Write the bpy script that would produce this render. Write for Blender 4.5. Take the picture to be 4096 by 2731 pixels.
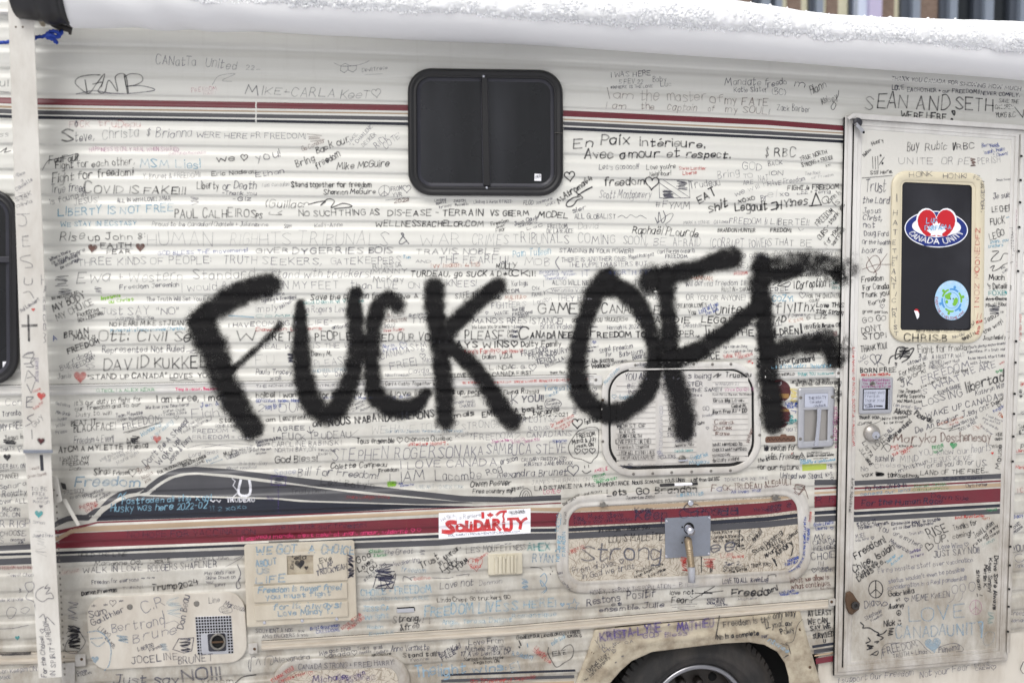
import bpy, math, random
import numpy as np
random.seed(7); RNG=np.random.default_rng(7)
for o in list(bpy.data.objects): bpy.data.objects.remove(o)
S=bpy.context.scene; COL=S.collection
# ------------------------------------------------------------ camera
D0=3.0; CZ=2.12; FPX=3100.0; PW,PH=4096.0,2731.0
YAW,PIT,ROL,K1=0.15797,0.04657,-0.00493,-0.0256
def basis():
    cy,sy=math.cos(YAW),math.sin(YAW); cp,sp=math.cos(PIT),math.sin(PIT); cr,sr=math.cos(ROL),math.sin(ROL)
    f=np.array([sy*cp,cy*cp,-sp]); r=np.array([cy,-sy,0.]); u=np.cross(r,f)
    return cr*r+sr*u,-sr*r+cr*u,f
R_,U_,F_=basis(); CAMP=np.array([0.,-D0,CZ])
import mathutils
cam=bpy.data.cameras.new('camera'); co=bpy.data.objects.new('camera',cam); COL.objects.link(co)
M=mathutils.Matrix.Identity(4)
for i in range(3):
    M[i][0]=R_[i]; M[i][1]=U_[i]; M[i][2]=-F_[i]; M[i][3]=CAMP[i]
co.matrix_world=M
cam.sensor_width=36; cam.lens=36*FPX/PW; cam.clip_start=.05; cam.clip_end=500
cam.dof.use_dof=True; cam.dof.focus_distance=3.4; cam.dof.aperture_fstop=1.4
S.camera=co
# ------------------------------------------------------------ light
w=bpy.data.worlds.new('World'); S.world=w; w.use_nodes=True; nt=w.node_tree; nt.nodes.clear()
sky=nt.nodes.new('ShaderNodeTexSky'); sky.sky_type='NISHITA'; sky.sun_disc=False
sky.sun_elevation=math.radians(52); sky.sun_rotation=math.radians(205); sky.dust_density=5; sky.ozone_density=1; sky.air_density=1.2
hsv=nt.nodes.new('ShaderNodeHueSaturation'); hsv.inputs['Saturation'].default_value=.22
bg=nt.nodes.new('ShaderNodeBackground'); bg.inputs['Strength'].default_value=.15
out=nt.nodes.new('ShaderNodeOutputWorld')
nt.links.new(sky.outputs[0],hsv.inputs['Color']); nt.links.new(hsv.outputs[0],bg.inputs[0]); nt.links.new(bg.outputs[0],out.inputs[0])
sd=bpy.data.lights.new('sun','SUN'); sd.energy=.85; sd.angle=math.radians(35); sd.color=(1,.985,.965)
so=bpy.data.objects.new('sun',sd); COL.objects.link(so)
# sun direction follows the sky's sun (behind the photographer, high)
el,az=math.radians(52),math.radians(205)
dv=mathutils.Vector((math.sin(az)*math.cos(el),math.cos(az)*math.cos(el),math.sin(el)))
so.rotation_euler=dv.to_track_quat('Z','Y').to_euler()
S.view_settings.view_transform='Standard'; S.view_settings.look='None'; S.view_settings.gamma=1; S.view_settings.use_curve_mapping=False
S.view_settings.exposure=0.02
S.cycles.transparent_max_bounces=24; S.cycles.max_bounces=6; S.cycles.diffuse_bounces=3; S.cycles.caustics_reflective=False; S.cycles.caustics_refractive=False
# ------------------------------------------------------------ measuring: photograph pixel -> point on a plane parallel to the wall
def P(px,py,d=0.):
    px=np.asarray(px,float); py=np.asarray(py,float); d=np.asarray(d,float)
    x=(px-PW/2)/FPX; y=-(py-PH/2)/FPX
    dr=x[...,None]*R_+y[...,None]*U_+F_
    t=(D0-d)/dr[...,1]
    q=CAMP+dr*t[...,None]
    return q
def Y0(px,py):                       # siding coordinates (X,Z) with the lens curvature removed
    px=np.asarray(px,float); py=np.asarray(py,float)
    x=(px-PW/2)/2048; y=-(py-PH/2)/2048; a,b=x.copy(),y.copy()
    for _ in range(6):
        r2=a*a+b*b; a=x/(1+K1*r2); b=y/(1+K1*r2)
    dr=(a*2048/FPX)[...,None]*R_+(b*2048/FPX)[...,None]*U_+F_
    t=D0/dr[...,1]; return dr[...,0]*t,CZ+dr[...,2]*t
def warp(X,Z,d=0.):
    v=np.stack([X,np.full_like(X,D0),Z-CZ],-1); f=v@F_; x=v@R_/f*FPX/2048; y=v@U_/f*FPX/2048
    r2=np.minimum(x*x+y*y,2.5); x=x*(1+K1*r2); y=y*(1+K1*r2)
    return P(x*2048+PW/2,PH/2-y*2048,d)
PITCH=.03045*D0; ZK0=CZ+.3203*D0
# ribbed siding profile: depth towards the street as a function of height
_t=np.linspace(0,1,401)
def _b(c,wd): return np.exp(-((_t-c)/wd)**2)
_s=-1.0*_b(0.0,.05)-1.0*_b(1.0,.05)+.50*_b(.30,.075)-.10*_b(.48,.09)+.06*_b(.72,.08)-.13*_b(.86,.05)
_s-=_s.mean(); _h=np.concatenate([[0],np.cumsum((_s[1:]+_s[:-1])/2)/400]); _h-=_h.min(); RIB_AMP=.088
def prof(Z):
    t=np.mod((ZK0-Z)/PITCH,1.0); return .001+np.interp(t,_t,_h)*RIB_AMP
# ------------------------------------------------------------ materials
def lin(h):
    h=h.lstrip('#'); c=[int(h[i:i+2],16)/255 for i in (0,2,4)]
    return tuple((v/12.92 if v<=.04045 else ((v+.055)/1.055)**2.4) for v in c)+(1,)
MATS={}
def mat(name,col,rough=.5,metal=0,var=.08,vs=8,bump=0,bs=60,dirt=0,dcol='#5d4a35',spec=.5,coat=0,sub=0,dscale=(3,3,1.2),extra=None):
    m=bpy.data.materials.new(name); m.use_nodes=True; n=m.node_tree.nodes; L=m.node_tree.links; b=n['Principled BSDF']
    c=lin(col) if isinstance(col,str) else tuple(col)+(1,)*(4-len(col))
    tc=n.new('ShaderNodeTexCoord'); src=tc.outputs['Object']
    nz=n.new('ShaderNodeTexNoise'); nz.inputs['Scale'].default_value=vs; nz.inputs['Detail'].default_value=6; L.new(src,nz.inputs['Vector'])
    mx=n.new('ShaderNodeMix'); mx.data_type='RGBA'; mx.inputs[6].default_value=tuple(max(0,v*(1-var)) for v in c[:3])+(1,); mx.inputs[7].default_value=tuple(min(1,v*(1+var)) for v in c[:3])+(1,)
    L.new(nz.outputs[0],mx.inputs[0]); cur=mx.outputs[2]
    if dirt:
        mp=n.new('ShaderNodeMapping'); mp.inputs['Scale'].default_value=dscale; L.new(src,mp.inputs[0])
        d=n.new('ShaderNodeTexNoise'); d.inputs['Scale'].default_value=3; d.inputs['Detail'].default_value=9; d.inputs['Roughness'].default_value=.65; L.new(mp.outputs[0],d.inputs['Vector'])
        r=n.new('ShaderNodeMapRange'); r.inputs[1].default_value=.42; r.inputs[2].default_value=.78; r.inputs[4].default_value=dirt; L.new(d.outputs[0],r.inputs[0])
        m2=n.new('ShaderNodeMix'); m2.data_type='RGBA'; m2.inputs[7].default_value=lin(dcol); L.new(r.outputs[0],m2.inputs[0]); L.new(cur,m2.inputs[6]); cur=m2.outputs[2]
    if extra: cur=extra(n,L,src,cur)
    L.new(cur,b.inputs['Base Color'])
    rr=n.new('ShaderNodeMapRange'); rr.inputs[3].default_value=max(0,rough-.08); rr.inputs[4].default_value=min(1,rough+.08); L.new(nz.outputs[0],rr.inputs[0]); L.new(rr.outputs[0],b.inputs['Roughness'])
    b.inputs['Metallic'].default_value=metal; b.inputs['Specular IOR Level'].default_value=spec; b.inputs['Coat Weight'].default_value=coat
    if name=='snow': b.inputs['Specular IOR Level'].default_value=.1
    if sub: b.inputs['Subsurface Weight'].default_value=sub; b.inputs['Subsurface Radius'].default_value=(.02,.02,.025); b.inputs['Subsurface Scale'].default_value=.5
    if bump:
        bn=n.new('ShaderNodeTexNoise'); bn.inputs['Scale'].default_value=bs; bn.inputs['Detail'].default_value=5; L.new(src,bn.inputs['Vector'])
        bp=n.new('ShaderNodeBump'); bp.inputs['Strength'].default_value=bump; bp.inputs['Distance'].default_value=.004; L.new(bn.outputs[0],bp.inputs['Height']); L.new(bp.outputs[0],b.inputs['Normal'])
    MATS[name]=m; return m
def grime(n,L,src,cur):              # road dirt: more of it low on the body, in streaks and clouds, collecting in patches
    sep=n.new('ShaderNodeSeparateXYZ'); L.new(src,sep.inputs[0])
    zr=n.new('ShaderNodeMapRange'); zr.inputs[1].default_value=2.2; zr.inputs[2].default_value=.7; zr.inputs[3].default_value=.0; zr.inputs[4].default_value=1; L.new(sep.outputs[2],zr.inputs[0])
    mp=n.new('ShaderNodeMapping'); mp.inputs['Scale'].default_value=(5,5,2.4); L.new(src,mp.inputs[0])
    a=n.new('ShaderNodeTexNoise'); a.inputs['Scale'].default_value=1.6; a.inputs['Detail'].default_value=10; a.inputs['Roughness'].default_value=.7; L.new(mp.outputs[0],a.inputs['Vector'])
    ar=n.new('ShaderNodeMapRange'); ar.inputs[1].default_value=.3; ar.inputs[2].default_value=.8; L.new(a.outputs[0],ar.inputs[0])
    mu=n.new('ShaderNodeMath'); mu.operation='MULTIPLY'; L.new(ar.outputs[0],mu.inputs[0]); L.new(zr.outputs[0],mu.inputs[1])
    m3=n.new('ShaderNodeMath'); m3.operation='MULTIPLY_ADD'; m3.inputs[1].default_value=.9; L.new(mu.outputs[0],m3.inputs[0])
    z2=n.new('ShaderNodeMath'); z2.operation='MULTIPLY'; z2.inputs[1].default_value=.30; L.new(zr.outputs[0],z2.inputs[0]); L.new(z2.outputs[0],m3.inputs[2])
    m2=n.new('ShaderNodeMix'); m2.data_type='RGBA'; m2.inputs[7].default_value=lin('#7b7060'); L.new(m3.outputs[0],m2.inputs[0]); L.new(cur,m2.inputs[6])
    # faint long run marks
    mp2=n.new('ShaderNodeMapping'); mp2.inputs['Scale'].default_value=(30,30,.7); L.new(src,mp2.inputs[0])
    s=n.new('ShaderNodeTexNoise'); s.inputs['Scale'].default_value=1.6; s.inputs['Detail'].default_value=4; L.new(mp2.outputs[0],s.inputs['Vector'])
    sr=n.new('ShaderNodeMapRange'); sr.inputs[1].default_value=.58; sr.inputs[2].default_value=.75; sr.inputs[4].default_value=.05; L.new(s.outputs[0],sr.inputs[0])
    m4=n.new('ShaderNodeMix'); m4.data_type='RGBA'; m4.inputs[7].default_value=lin('#8d8272'); L.new(sr.outputs[0],m4.inputs[0]); L.new(m2.outputs[2],m4.inputs[6])
    return m4.outputs[2]
WALLC='#d8d7d0'
mat('siding',WALLC,.33,var=.025,vs=3,bump=.05,bs=90,extra=grime,spec=.45)
mat('white_trim','#d5d4d1',.4,var=.04,bump=.05,bs=120,extra=grime)
mat('aluminium_white','#d9d7d3',.32,var=.04,dirt=.30,dcol='#6d6256',bump=.03,bs=80,extra=grime)
mat('cream_plastic','#bfb7a7',.5,var=.06,dirt=.4,dcol='#75624a',bump=.15,bs=140)
mat('yellow_plastic','#d2c9b0',.42,var=.03,bump=.05,bs=90)
mat('outlet_cream','#cbc4b0',.4,var=.05,dirt=.4,dcol='#54432f')
mat('dirty_cream','#aea490',.5,var=.1,vs=14,dirt=.9,dcol='#5e4c38',bump=.35,bs=90,dscale=(5,5,5))
mat('heater_cover','#c4beb3',.5,var=.06,dirt=.45,dcol='#7b6750',bump=.1,bs=110)
mat('moulding','#bdb4a6',.45,var=.08,dirt=.45,dcol='#6a5945',bump=.1,bs=100,dscale=(2,2,12))
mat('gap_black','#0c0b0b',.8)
mat('rubber','#1e1d1d',.75,var=.3,vs=20,dirt=.6,dcol='#57504a',bump=.3,bs=50)
mat('frame_black','#131215',.36,var=.25,vs=10,bump=.04,bs=200,spec=.5)
mat('frame_grey','#2e2e36',.45,var=.25,vs=16)
mat('red_vinyl','#681826',.42,var=.15,vs=14,dirt=.35,dcol='#5a3036')
mat('tan_vinyl','#a8937a',.45,var=.08,vs=14,dirt=.2)
mat('slate_vinyl','#454549',.42,var=.2,vs=14,dirt=.15,dcol='#221f1f')
mat('navy_vinyl','#171b28',.38,var=.2,vs=14)
mat('chrome','#c6c8d0',.25,.85,var=.1,vs=20,dirt=.15,dcol='#3b342c')
mat('satin_metal','#b4b5ba',.36,.55,var=.08,vs=30)
mat('zinc_plate','#858a94',.42,.4,var=.22,vs=18,dirt=.35,dcol='#3a2f28',dscale=(6,6,6))
mat('brass_pipe','#9f8f78',.4,.6,var=.2,vs=40,dirt=.3,dcol='#4b3a27')
mat('dark_hole','#060606',.9)
mat('screw','#85827c',.4,.7,var=.3,vs=200,dirt=.4,dcol='#3b2b1e')
mat('rusty','#54402f',.8,.2,var=.35,vs=200)
mat('nickel','#a39f9a',.35,.6,var=.08)
mat('bronze_plaque','#6e5142',.45,.3,var=.2,vs=80)
mat('brown_sticker','#4b1e22',.35,var=.1)
mat('gold_sticker','#8b6a3c',.4,var=.1)
mat('black_vinyl','#1a191c',.42,var=.3,vs=9,bump=.1,bs=30)
mat('pale_grey','#b4b8c6',.4,var=.05)
mat('awning_vinyl','#dededf',.6,var=.02,vs=5,bump=.06,bs=40)
mat('arm_white','#cfccc5',.4,var=.03,dirt=.5,dcol='#8c7f70',bump=.03,bs=60)
mat('rope_blue','#1c3fa0',.6,var=.3,vs=90,bump=.4,bs=200)
mat('paper_white','#eeeef2',.5,var=.02)
mat('lime_sticker','#a3b04a',.4,var=.03)
mat('sticker_blue','#1c2f78',.35,var=.03); mat('sticker_red','#c01f2b',.35,var=.03); mat('sticker_sky','#a5cdea',.4,var=.12,vs=40)
mat('sticker_mid','#4f93d0',.4,var=.06); mat('sticker_green','#77b63a',.4,var=.06); mat('sticker_white','#eceef4',.35,var=.01)
mat('wheel_paint','#38332f',.5,.3,var=.3,vs=30,dirt=.5,dcol='#17120f')
mat('rim_metal','#8f8f93',.3,.9,var=.15,vs=30,dirt=.35,dcol='#3c342c')
mat('asphalt_slush','#dcdde3',.7,var=.08,vs=2,bump=.5,bs=14,dirt=.3,dcol='#66615d')
mat('building_metal','#7f8895',.45,.0,var=.06); mat('building_dark','#474d57',.4,.1,var=.1); mat('building_pale','#c2cbdc',.45,var=.05)
mat('lavender_column','#b4adc8',.6,var=.05); mat('reflected_cream','#c3bfa6',.6,var=.08)
def bricks(n,L,src,cur):
    mp=n.new('ShaderNodeMapping'); mp.inputs['Rotation'].default_value=(math.pi/2,0,0); L.new(src,mp.inputs[0])
    b=n.new('ShaderNodeTexBrick'); b.inputs['Scale'].default_value=5; b.inputs['Color1'].default_value=lin('#7c695c'); b.inputs['Color2'].default_value=lin('#6b594e'); b.inputs['Mortar'].default_value=lin('#8d7d72')
    b.inputs['Mortar Size'].default_value=.012; L.new(mp.outputs[0],b.inputs['Vector']); return b.outputs[0]
mat('brick','#7d5a49',.8,extra=bricks,bump=.1)
def glassmat(name,col,rough,streak=0,sc=(14,14,.6)):
    def ex(n,L,src,cur):
        mp=n.new('ShaderNodeMapping'); mp.inputs['Scale'].default_value=sc; L.new(src,mp.inputs[0])
        a=n.new('ShaderNodeTexNoise'); a.inputs['Scale'].default_value=1; a.inputs['Detail'].default_value=5; L.new(mp.outputs[0],a.inputs['Vector'])
        r=n.new('ShaderNodeMapRange'); r.inputs[1].default_value=.45; r.inputs[2].default_value=.8; r.inputs[4].default_value=streak; L.new(a.outputs[0],r.inputs[0])
        m=n.new('ShaderNodeMix'); m.data_type='RGBA'; m.inputs[7].default_value=lin('#8a8c96'); L.new(r.outputs[0],m.inputs[0]); L.new(cur,m.inputs[6]); return m.outputs[2]
    return mat(name,col,rough,var=.1,vs=4,extra=ex if streak else None,spec=.3)
glassmat('window_glass','#1b1c1f',.28,.12,(5,5,.8)); glassmat('door_glass','#232328',.42,.10,(3,3,3)); glassmat('far_glass','#1e2226',.12)
# furnace door: crazed fibreglass skin
def fibres(n,L,src,cur):
    acc=None
    for k,(ang,sc) in enumerate([(0.5,1),(-.6,1.1),(1.3,.9),(-1.15,1.2),(0.9,1),(-.25,1),(1.57,.9)]):
        m0=n.new('ShaderNodeMapping'); m0.inputs['Rotation'].default_value=(0,ang,0); L.new(src,m0.inputs[0]); mp=n.new('ShaderNodeMapping'); mp.inputs['Location'].default_value=(k*7,0,k*3); mp.inputs['Scale'].default_value=(16*sc,1,190*sc); L.new(m0.outputs[0],mp.inputs[0])
        a=n.new('ShaderNodeTexNoise'); a.inputs['Scale'].default_value=1; a.inputs['Detail'].default_value=2; L.new(mp.outputs[0],a.inputs['Vector'])
        r=n.new('ShaderNodeMapRange'); r.inputs[1].default_value=.60; r.inputs[2].default_value=.66; L.new(a.outputs[0],r.inputs[0])
        if acc is None: acc=r.outputs[0]
        else:
            mxx=n.new('ShaderNodeMath'); mxx.operation='MAXIMUM'; L.new(acc,mxx.inputs[0]); L.new(r.outputs[0],mxx.inputs[1]); acc=mxx.outputs[0]
    mu=n.new('ShaderNodeMath'); mu.operation='MULTIPLY'; mu.inputs[1].default_value=.6; L.new(acc,mu.inputs[0])
    m=n.new('ShaderNodeMix'); m.data_type='RGBA'; m.inputs[7].default_value=lin('#5a4833'); L.new(mu.outputs[0],m.inputs[0]); L.new(cur,m.inputs[6]); return m.outputs[2]
mat('fibre_panel','#bcb4a6',.5,var=.08,extra=fibres,dirt=.15,bump=.3,bs=120)
mat('door_skin','#d3d1ca',.42,var=.03,bump=.22,bs=70,extra=grime)
# marker ink / spray paint: colour and density come from the pen (mesh attributes)
def inkmat(name,spray):
    m=bpy.data.materials.new(name); m.use_nodes=True; n=m.node_tree.nodes; L=m.node_tree.links; n.clear()
    o=n.new('ShaderNodeOutputMaterial'); b=n.new('ShaderNodeBsdfPrincipled'); t=n.new('ShaderNodeBsdfTransparent'); x=n.new('ShaderNodeMixShader')
    at=n.new('ShaderNodeAttribute'); at.attribute_name='ink'; tc=n.new('ShaderNodeTexCoord')
    nz=n.new('ShaderNodeTexNoise'); L.new(tc.outputs['Object'],nz.inputs['Vector'])
    L.new(at.outputs['Color'],b.inputs['Base Color'])
    if spray:
        b.inputs['Roughness'].default_value=.75; b.inputs['Specular IOR Level'].default_value=.25
        nz.inputs['Scale'].default_value=330; nz.inputs['Detail'].default_value=3; nz.inputs['Roughness'].default_value=.75
        n2=n.new('ShaderNodeTexNoise'); n2.inputs['Scale'].default_value=26; n2.inputs['Detail'].default_value=4; L.new(tc.outputs['Object'],n2.inputs['Vector'])
        s=n.new('ShaderNodeMath'); s.operation='SUBTRACT'; s.inputs[1].default_value=.5; L.new(nz.outputs[0],s.inputs[0])
        s2=n.new('ShaderNodeMath'); s2.operation='SUBTRACT'; s2.inputs[1].default_value=.5; L.new(n2.outputs[0],s2.inputs[0])
        a=n.new('ShaderNodeMath'); a.operation='MULTIPLY_ADD'; a.inputs[1].default_value=1.5; L.new(s.outputs[0],a.inputs[0]); L.new(at.outputs['Alpha'],a.inputs[2])
        a2=n.new('ShaderNodeMath'); a2.operation='MULTIPLY_ADD'; a2.inputs[1].default_value=.8; L.new(s2.outputs[0],a2.inputs[0]); L.new(a.outputs[0],a2.inputs[2])
        r=n.new('ShaderNodeMapRange'); r.inputs[1].default_value=.16; r.inputs[2].default_value=.74; r.inputs[4].default_value=.985; L.new(a2.outputs[0],r.inputs[0]); L.new(r.outputs[0],x.inputs[0])
        # edge of nothing stays nothing
        g=n.new('ShaderNodeMath'); g.operation='GREATER_THAN'; g.inputs[1].default_value=.03; L.new(at.outputs['Alpha'],g.inputs[0])
        mu=n.new('ShaderNodeMath'); mu.operation='MULTIPLY'; L.new(g.outputs[0],mu.inputs[0]); L.new(r.outputs[0],mu.inputs[1]); L.new(mu.outputs[0],x.inputs[0])
    else:
        b.inputs['Roughness'].default_value=.45
        nz.inputs['Scale'].default_value=38; nz.inputs['Detail'].default_value=6; nz.inputs['Roughness'].default_value=.7
        r=n.new('ShaderNodeMapRange'); r.inputs[1].default_value=.3; r.inputs[2].default_value=.68; r.inputs[3].default_value=.42; r.inputs[4].default_value=1.12; r.clamp=False; L.new(nz.outputs[0],r.inputs[0])
        mu=n.new('ShaderNodeMath'); mu.operation='MULTIPLY'; mu.use_clamp=True; L.new(r.outputs[0],mu.inputs[0]); L.new(at.outputs['Alpha'],mu.inputs[1]); L.new(mu.outputs[0],x.inputs[0])
    L.new(t.outputs[0],x.inputs[1]); L.new(b.outputs[0],x.inputs[2]); L.new(x.outputs[0],o.inputs[0]); MATS[name]=m
inkmat('marker_ink',False); inkmat('spray_paint',True)
# ------------------------------------------------------------ object helpers
def obj(name,V,Fc,m,parent=None,smooth=False,label=None,kind=None,ink=None,loc=None):
    V=np.asarray(V,float).reshape(-1,3)
    if loc is not None: V=V-np.array(loc)
    me=bpy.data.meshes.new(name); me.from_pydata(V.tolist(),[],Fc if isinstance(Fc,list) else Fc.tolist())
    if m: me.materials.append(MATS[m])
    if smooth: me.polygons.foreach_set('use_smooth',[True]*len(me.polygons))
    if ink is not None:
        a=me.attributes.new('ink','FLOAT_COLOR','POINT'); a.data.foreach_set('color',np.asarray(ink,float).ravel())
    me.update(); o=bpy.data.objects.new(name,me); COL.objects.link(o)
    if parent: o.parent=parent
    if loc is not None and parent is None: o.location=loc
    if label: o['label']=label
    if kind: o['kind']=kind
    return o
def thing(name,label,cat,loc=(0,0,0),group=None):
    o=bpy.data.objects.new(name,None); COL.objects.link(o); o.location=loc; o.empty_display_size=.2
    o['label']=label; o['category']=cat
    if group: o['group']=group
    return o
def tag(o,label,cat,group=None):
    o['label']=label; o['category']=cat
    if group: o['group']=group
    return o
def gridf(n,m,close=False):
    a=np.arange((n-1)*m).reshape(n-1,m); a=a if close else a[:,:-1]
    j=a%m; i=a//m; k=(j+1)%m
    return np.stack([i*m+j,i*m+k,(i+1)*m+k,(i+1)*m+j],-1).reshape(-1,4)
def bil(q,u,v):
    q=np.asarray(q,float); u=np.asarray(u)[...,None]; v=np.asarray(v)[...,None]
    return (q[0]*(1-u)+q[1]*u)*(1-v)+(q[3]*(1-u)+q[2]*u)*v
def qsize(q):
    q=np.asarray(q,float); return (np.linalg.norm(q[1]-q[0])+np.linalg.norm(q[2]-q[3]))/2,(np.linalg.norm(q[3]-q[0])+np.linalg.norm(q[2]-q[1]))/2
def rr(q,e,r,n=6,sub=8):               # rounded quadrilateral outline in photo pixels, inset by e
    W,H=qsize(q); r=max(r-e,.6); pts=[]
    C=[(e+r,e+r,180),(W-e-r,e+r,270),(W-e-r,H-e-r,0),(e+r,H-e-r,90)]
    arcs=[[(cx+r*math.cos(math.radians(a0+90*k/n)),cy+r*math.sin(math.radians(a0+90*k/n))) for k in range(n+1)] for cx,cy,a0 in C]
    for i in range(4):
        pts+=arcs[i]; a=arcs[i][-1]; b=arcs[(i+1)%4][0]
        for k in range(1,sub): pts.append((a[0]+(b[0]-a[0])*k/sub,a[1]+(b[1]-a[1])*k/sub))
    p=np.array(pts); return bil(q,p[:,0]/W,p[:,1]/H)
def loft(loops,cap0=False,cap1=True):   # loops: list of (Nx2 px outline, depth)
    N=len(loops[0][0]); V=np.concatenate([P(l[:,0],l[:,1],np.full(N,d)) for l,d in loops])
    F=gridf(len(loops),N,True).tolist()
    if cap1: F.append([(len(loops)-1)*N+i for i in range(N)])
    if cap0: F.append(list(range(N))[::-1])
    return V,F
def plate(name,q,r,d0,d1,m,parent,bev=3,label=None,n=6,cap0=False):
    L=[(rr(q,0,r,n),d0),(rr(q,0,r,n),d1-.0015),(rr(q,bev*.3,r,n),d1-.0004),(rr(q,bev,r,n),d1)]
    V,F=loft(L,cap0); return obj(name,V,F,m,parent,label=label)
def ring(name,q,r,prof_,m,parent,label=None,n=8,smooth=True):  # prof_: list of (inset px, depth)
    V,F=loft([(rr(q,e,r,n),d) for e,d in prof_],False,False); return obj(name,V,F,m,parent,smooth=smooth,label=label)
def circ(cx,cy,r,n=20,sx=1.,sy=1.):
    a=np.linspace(0,2*math.pi,n,endpoint=False); return np.stack([cx+r*sx*np.cos(a),cy+r*sy*np.sin(a)],-1)
def dome(name,cx,cy,r,d0,prof_,m,parent,n=16,label=None,smooth=True): # prof_: (radius factor, depth)
    V,F=loft([(circ(cx,cy,r*f,n),d0+d) for f,d in prof_],False,True); return obj(name,V,F,m,parent,smooth=smooth,label=label)
def screw(cx,cy,r,d,parent,m='screw',name='screw'):
    o=dome(name,cx,cy,r,d,[(1,-.002),(1,.0008),(.7,.002),(.35,.0014)],m,parent,10); return o
def box(name,x0,x1,y0,y1,z0,z1,m,parent=None,label=None,kind=None,loc=None):
    V=[(x,y,z) for z in (z0,z1) for y in (y0,y1) for x in (x0,x1)]
    F=[[0,2,3,1],[4,5,7,6],[0,1,5,4],[2,6,7,3],[0,4,6,2],[1,3,7,5]]
    return obj(name,V,F,m,parent,label=label,kind=kind,loc=loc)
def xbox(name,q,d0,d1,m,parent,bev=1.2,label=None):
    return plate(name,q,1.2,d0,d1,m,parent,bev,label,n=1)
# ------------------------------------------------------------ relief map: how far each spot of the camper stands out
REG=[]
def inside(q,e,r,px,py):
    q=np.asarray(q,float); W,H=qsize(q)
    u=np.full(px.shape,.5); v=np.full(px.shape,.5); t=np.stack([px,py],-1)
    for _ in range(4):
        f=bil(q,u,v)-t; a=(q[1]-q[0])*(1-v[...,None])+(q[2]-q[3])*v[...,None]; b=(q[3]-q[0])*(1-u[...,None])+(q[2]-q[1])*u[...,None]
        det=a[...,0]*b[...,1]-a[...,1]*b[...,0]; u=u-(f[...,0]*b[...,1]-f[...,1]*b[...,0])/det; v=v-(a[...,0]*f[...,1]-a[...,1]*f[...,0])/det
    X=np.abs(u*W-W/2)-(W/2-e-r); Y=np.abs(v*H-H/2)-(H/2-e-r)
    dd=np.hypot(np.maximum(X,0),np.maximum(Y,0))+np.minimum(np.maximum(X,Y),0)
    return dd<r
def relief(px,py):
    px=np.asarray(px,float); py=np.asarray(py,float)
    X,Z=Y0(px,py); d=prof(Z)
    for f,dep in REG:
        m=f(px,py)
        if m.any(): d=np.where(m,dep(px,py) if callable(dep) else dep,d)
    return d
def reg(q,e,r,dep): REG.append((lambda px,py,q=q,e=e,r=r: inside(q,e,r,px,py),dep))
def poly(pts):
    xs=[p[0] for p in pts]; ys=[p[1] for p in pts]
    return lambda x: np.interp(x,xs,ys)
# ============================================================ SETTING
box('road',-60,60,-40,40,-.3,0,'asphalt_slush',kind='structure')
# ============================================================ MOTORHOME
HOME=thing('motorhome','white ribbed motorhome covered in marker writing with big black spray paint','motorhome')
GZ=.40
# boundary lines on the body (photo pixels)
belt_t=poly([(-300,1546),(200,1541),(1024,1527),(1650,1516),(2401,1498),(3333,1472),(4200,1445)])
low_t=poly([(-300,2630),(0,2612),(345,2604),(1024,2566),(2048,2503),(2876,2432),(3345,2395),(4096,2330),(4400,2300)])
# --- ribbed siding sheet
Xs=np.linspace(-3.4,3.6,71); zt=CZ+1.13; zb=CZ-1.52
Zs=np.arange(zb,zt,PITCH/40)
XX,ZZ=np.meshgrid(Xs,Zs); V=warp(XX.ravel(),ZZ.ravel(),prof(ZZ.ravel())+0)
px_u=None
F=gridf(len(Zs),len(Xs))
# the sheet stops at the wheel opening
cx=(Xs[F[:,0]%len(Xs)]+Xs[F[:,1]%len(Xs)])/2; cz=Zs[F[:,0]//len(Xs)]
keep=~((cx>.90)&(cx<1.75)&(cz<CZ-1.32))
SID=obj('siding',V,F[keep],'siding',HOME,smooth=True)
# --- body shell behind the sheet
box('body_shell',-3.4,3.6,.03,2.35,.98,3.22,'siding',HOME)
box('roof',-3.42,3.62,.02,2.38,3.222,3.262,'white_trim',HOME)
box('chassis',-3.2,3.4,.25,2.2,.42,.94,'gap_black',HOME)
box('wheel_well',.75,1.95,.32,.36,.0+.3,.98,'gap_black',HOME)
box('skirt_panel',-3.4,.86,.004,.02,.22,.98,'heater_cover',HOME)
box('skirt_panel',1.80,3.6,.004,.02,.22,.98,'heater_cover',HOME)
# --- vinyl bands (thin sheets that follow the ribs)
LAY=[0]
def sheet(name,x0,x1,top,bot,m,parent,d=None,rag=0,off=.0005,xs=None,nv=None,label=None):
    LAY[0]+=1; o_=off+LAY[0]*.0000015
    n=max(2,int(abs(x1-x0)/9)); X=np.linspace(x0,x1,n) if xs is None else np.asarray(xs,float); n=len(X)
    T=top(X); B=bot(X); h=np.max(np.abs(B-T)); k=nv or max(2,int(h/3)+1)
    v=np.linspace(0,1,k)[:,None]; px=np.broadcast_to(X[None],(k,n)); py=T[None]*(1-v)+B[None]*v
    if rag:
        px=px.copy(); px[:,-1]+=RNG.uniform(-rag,rag,k); px[:,0]+=RNG.uniform(-rag,rag,k)
    dep=(relief(px,py) if d is None else np.full(px.shape,d))+o_
    return obj(name,P(px,py,dep).reshape(-1,3),gridf(k,n),m,parent,label=label)

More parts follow.
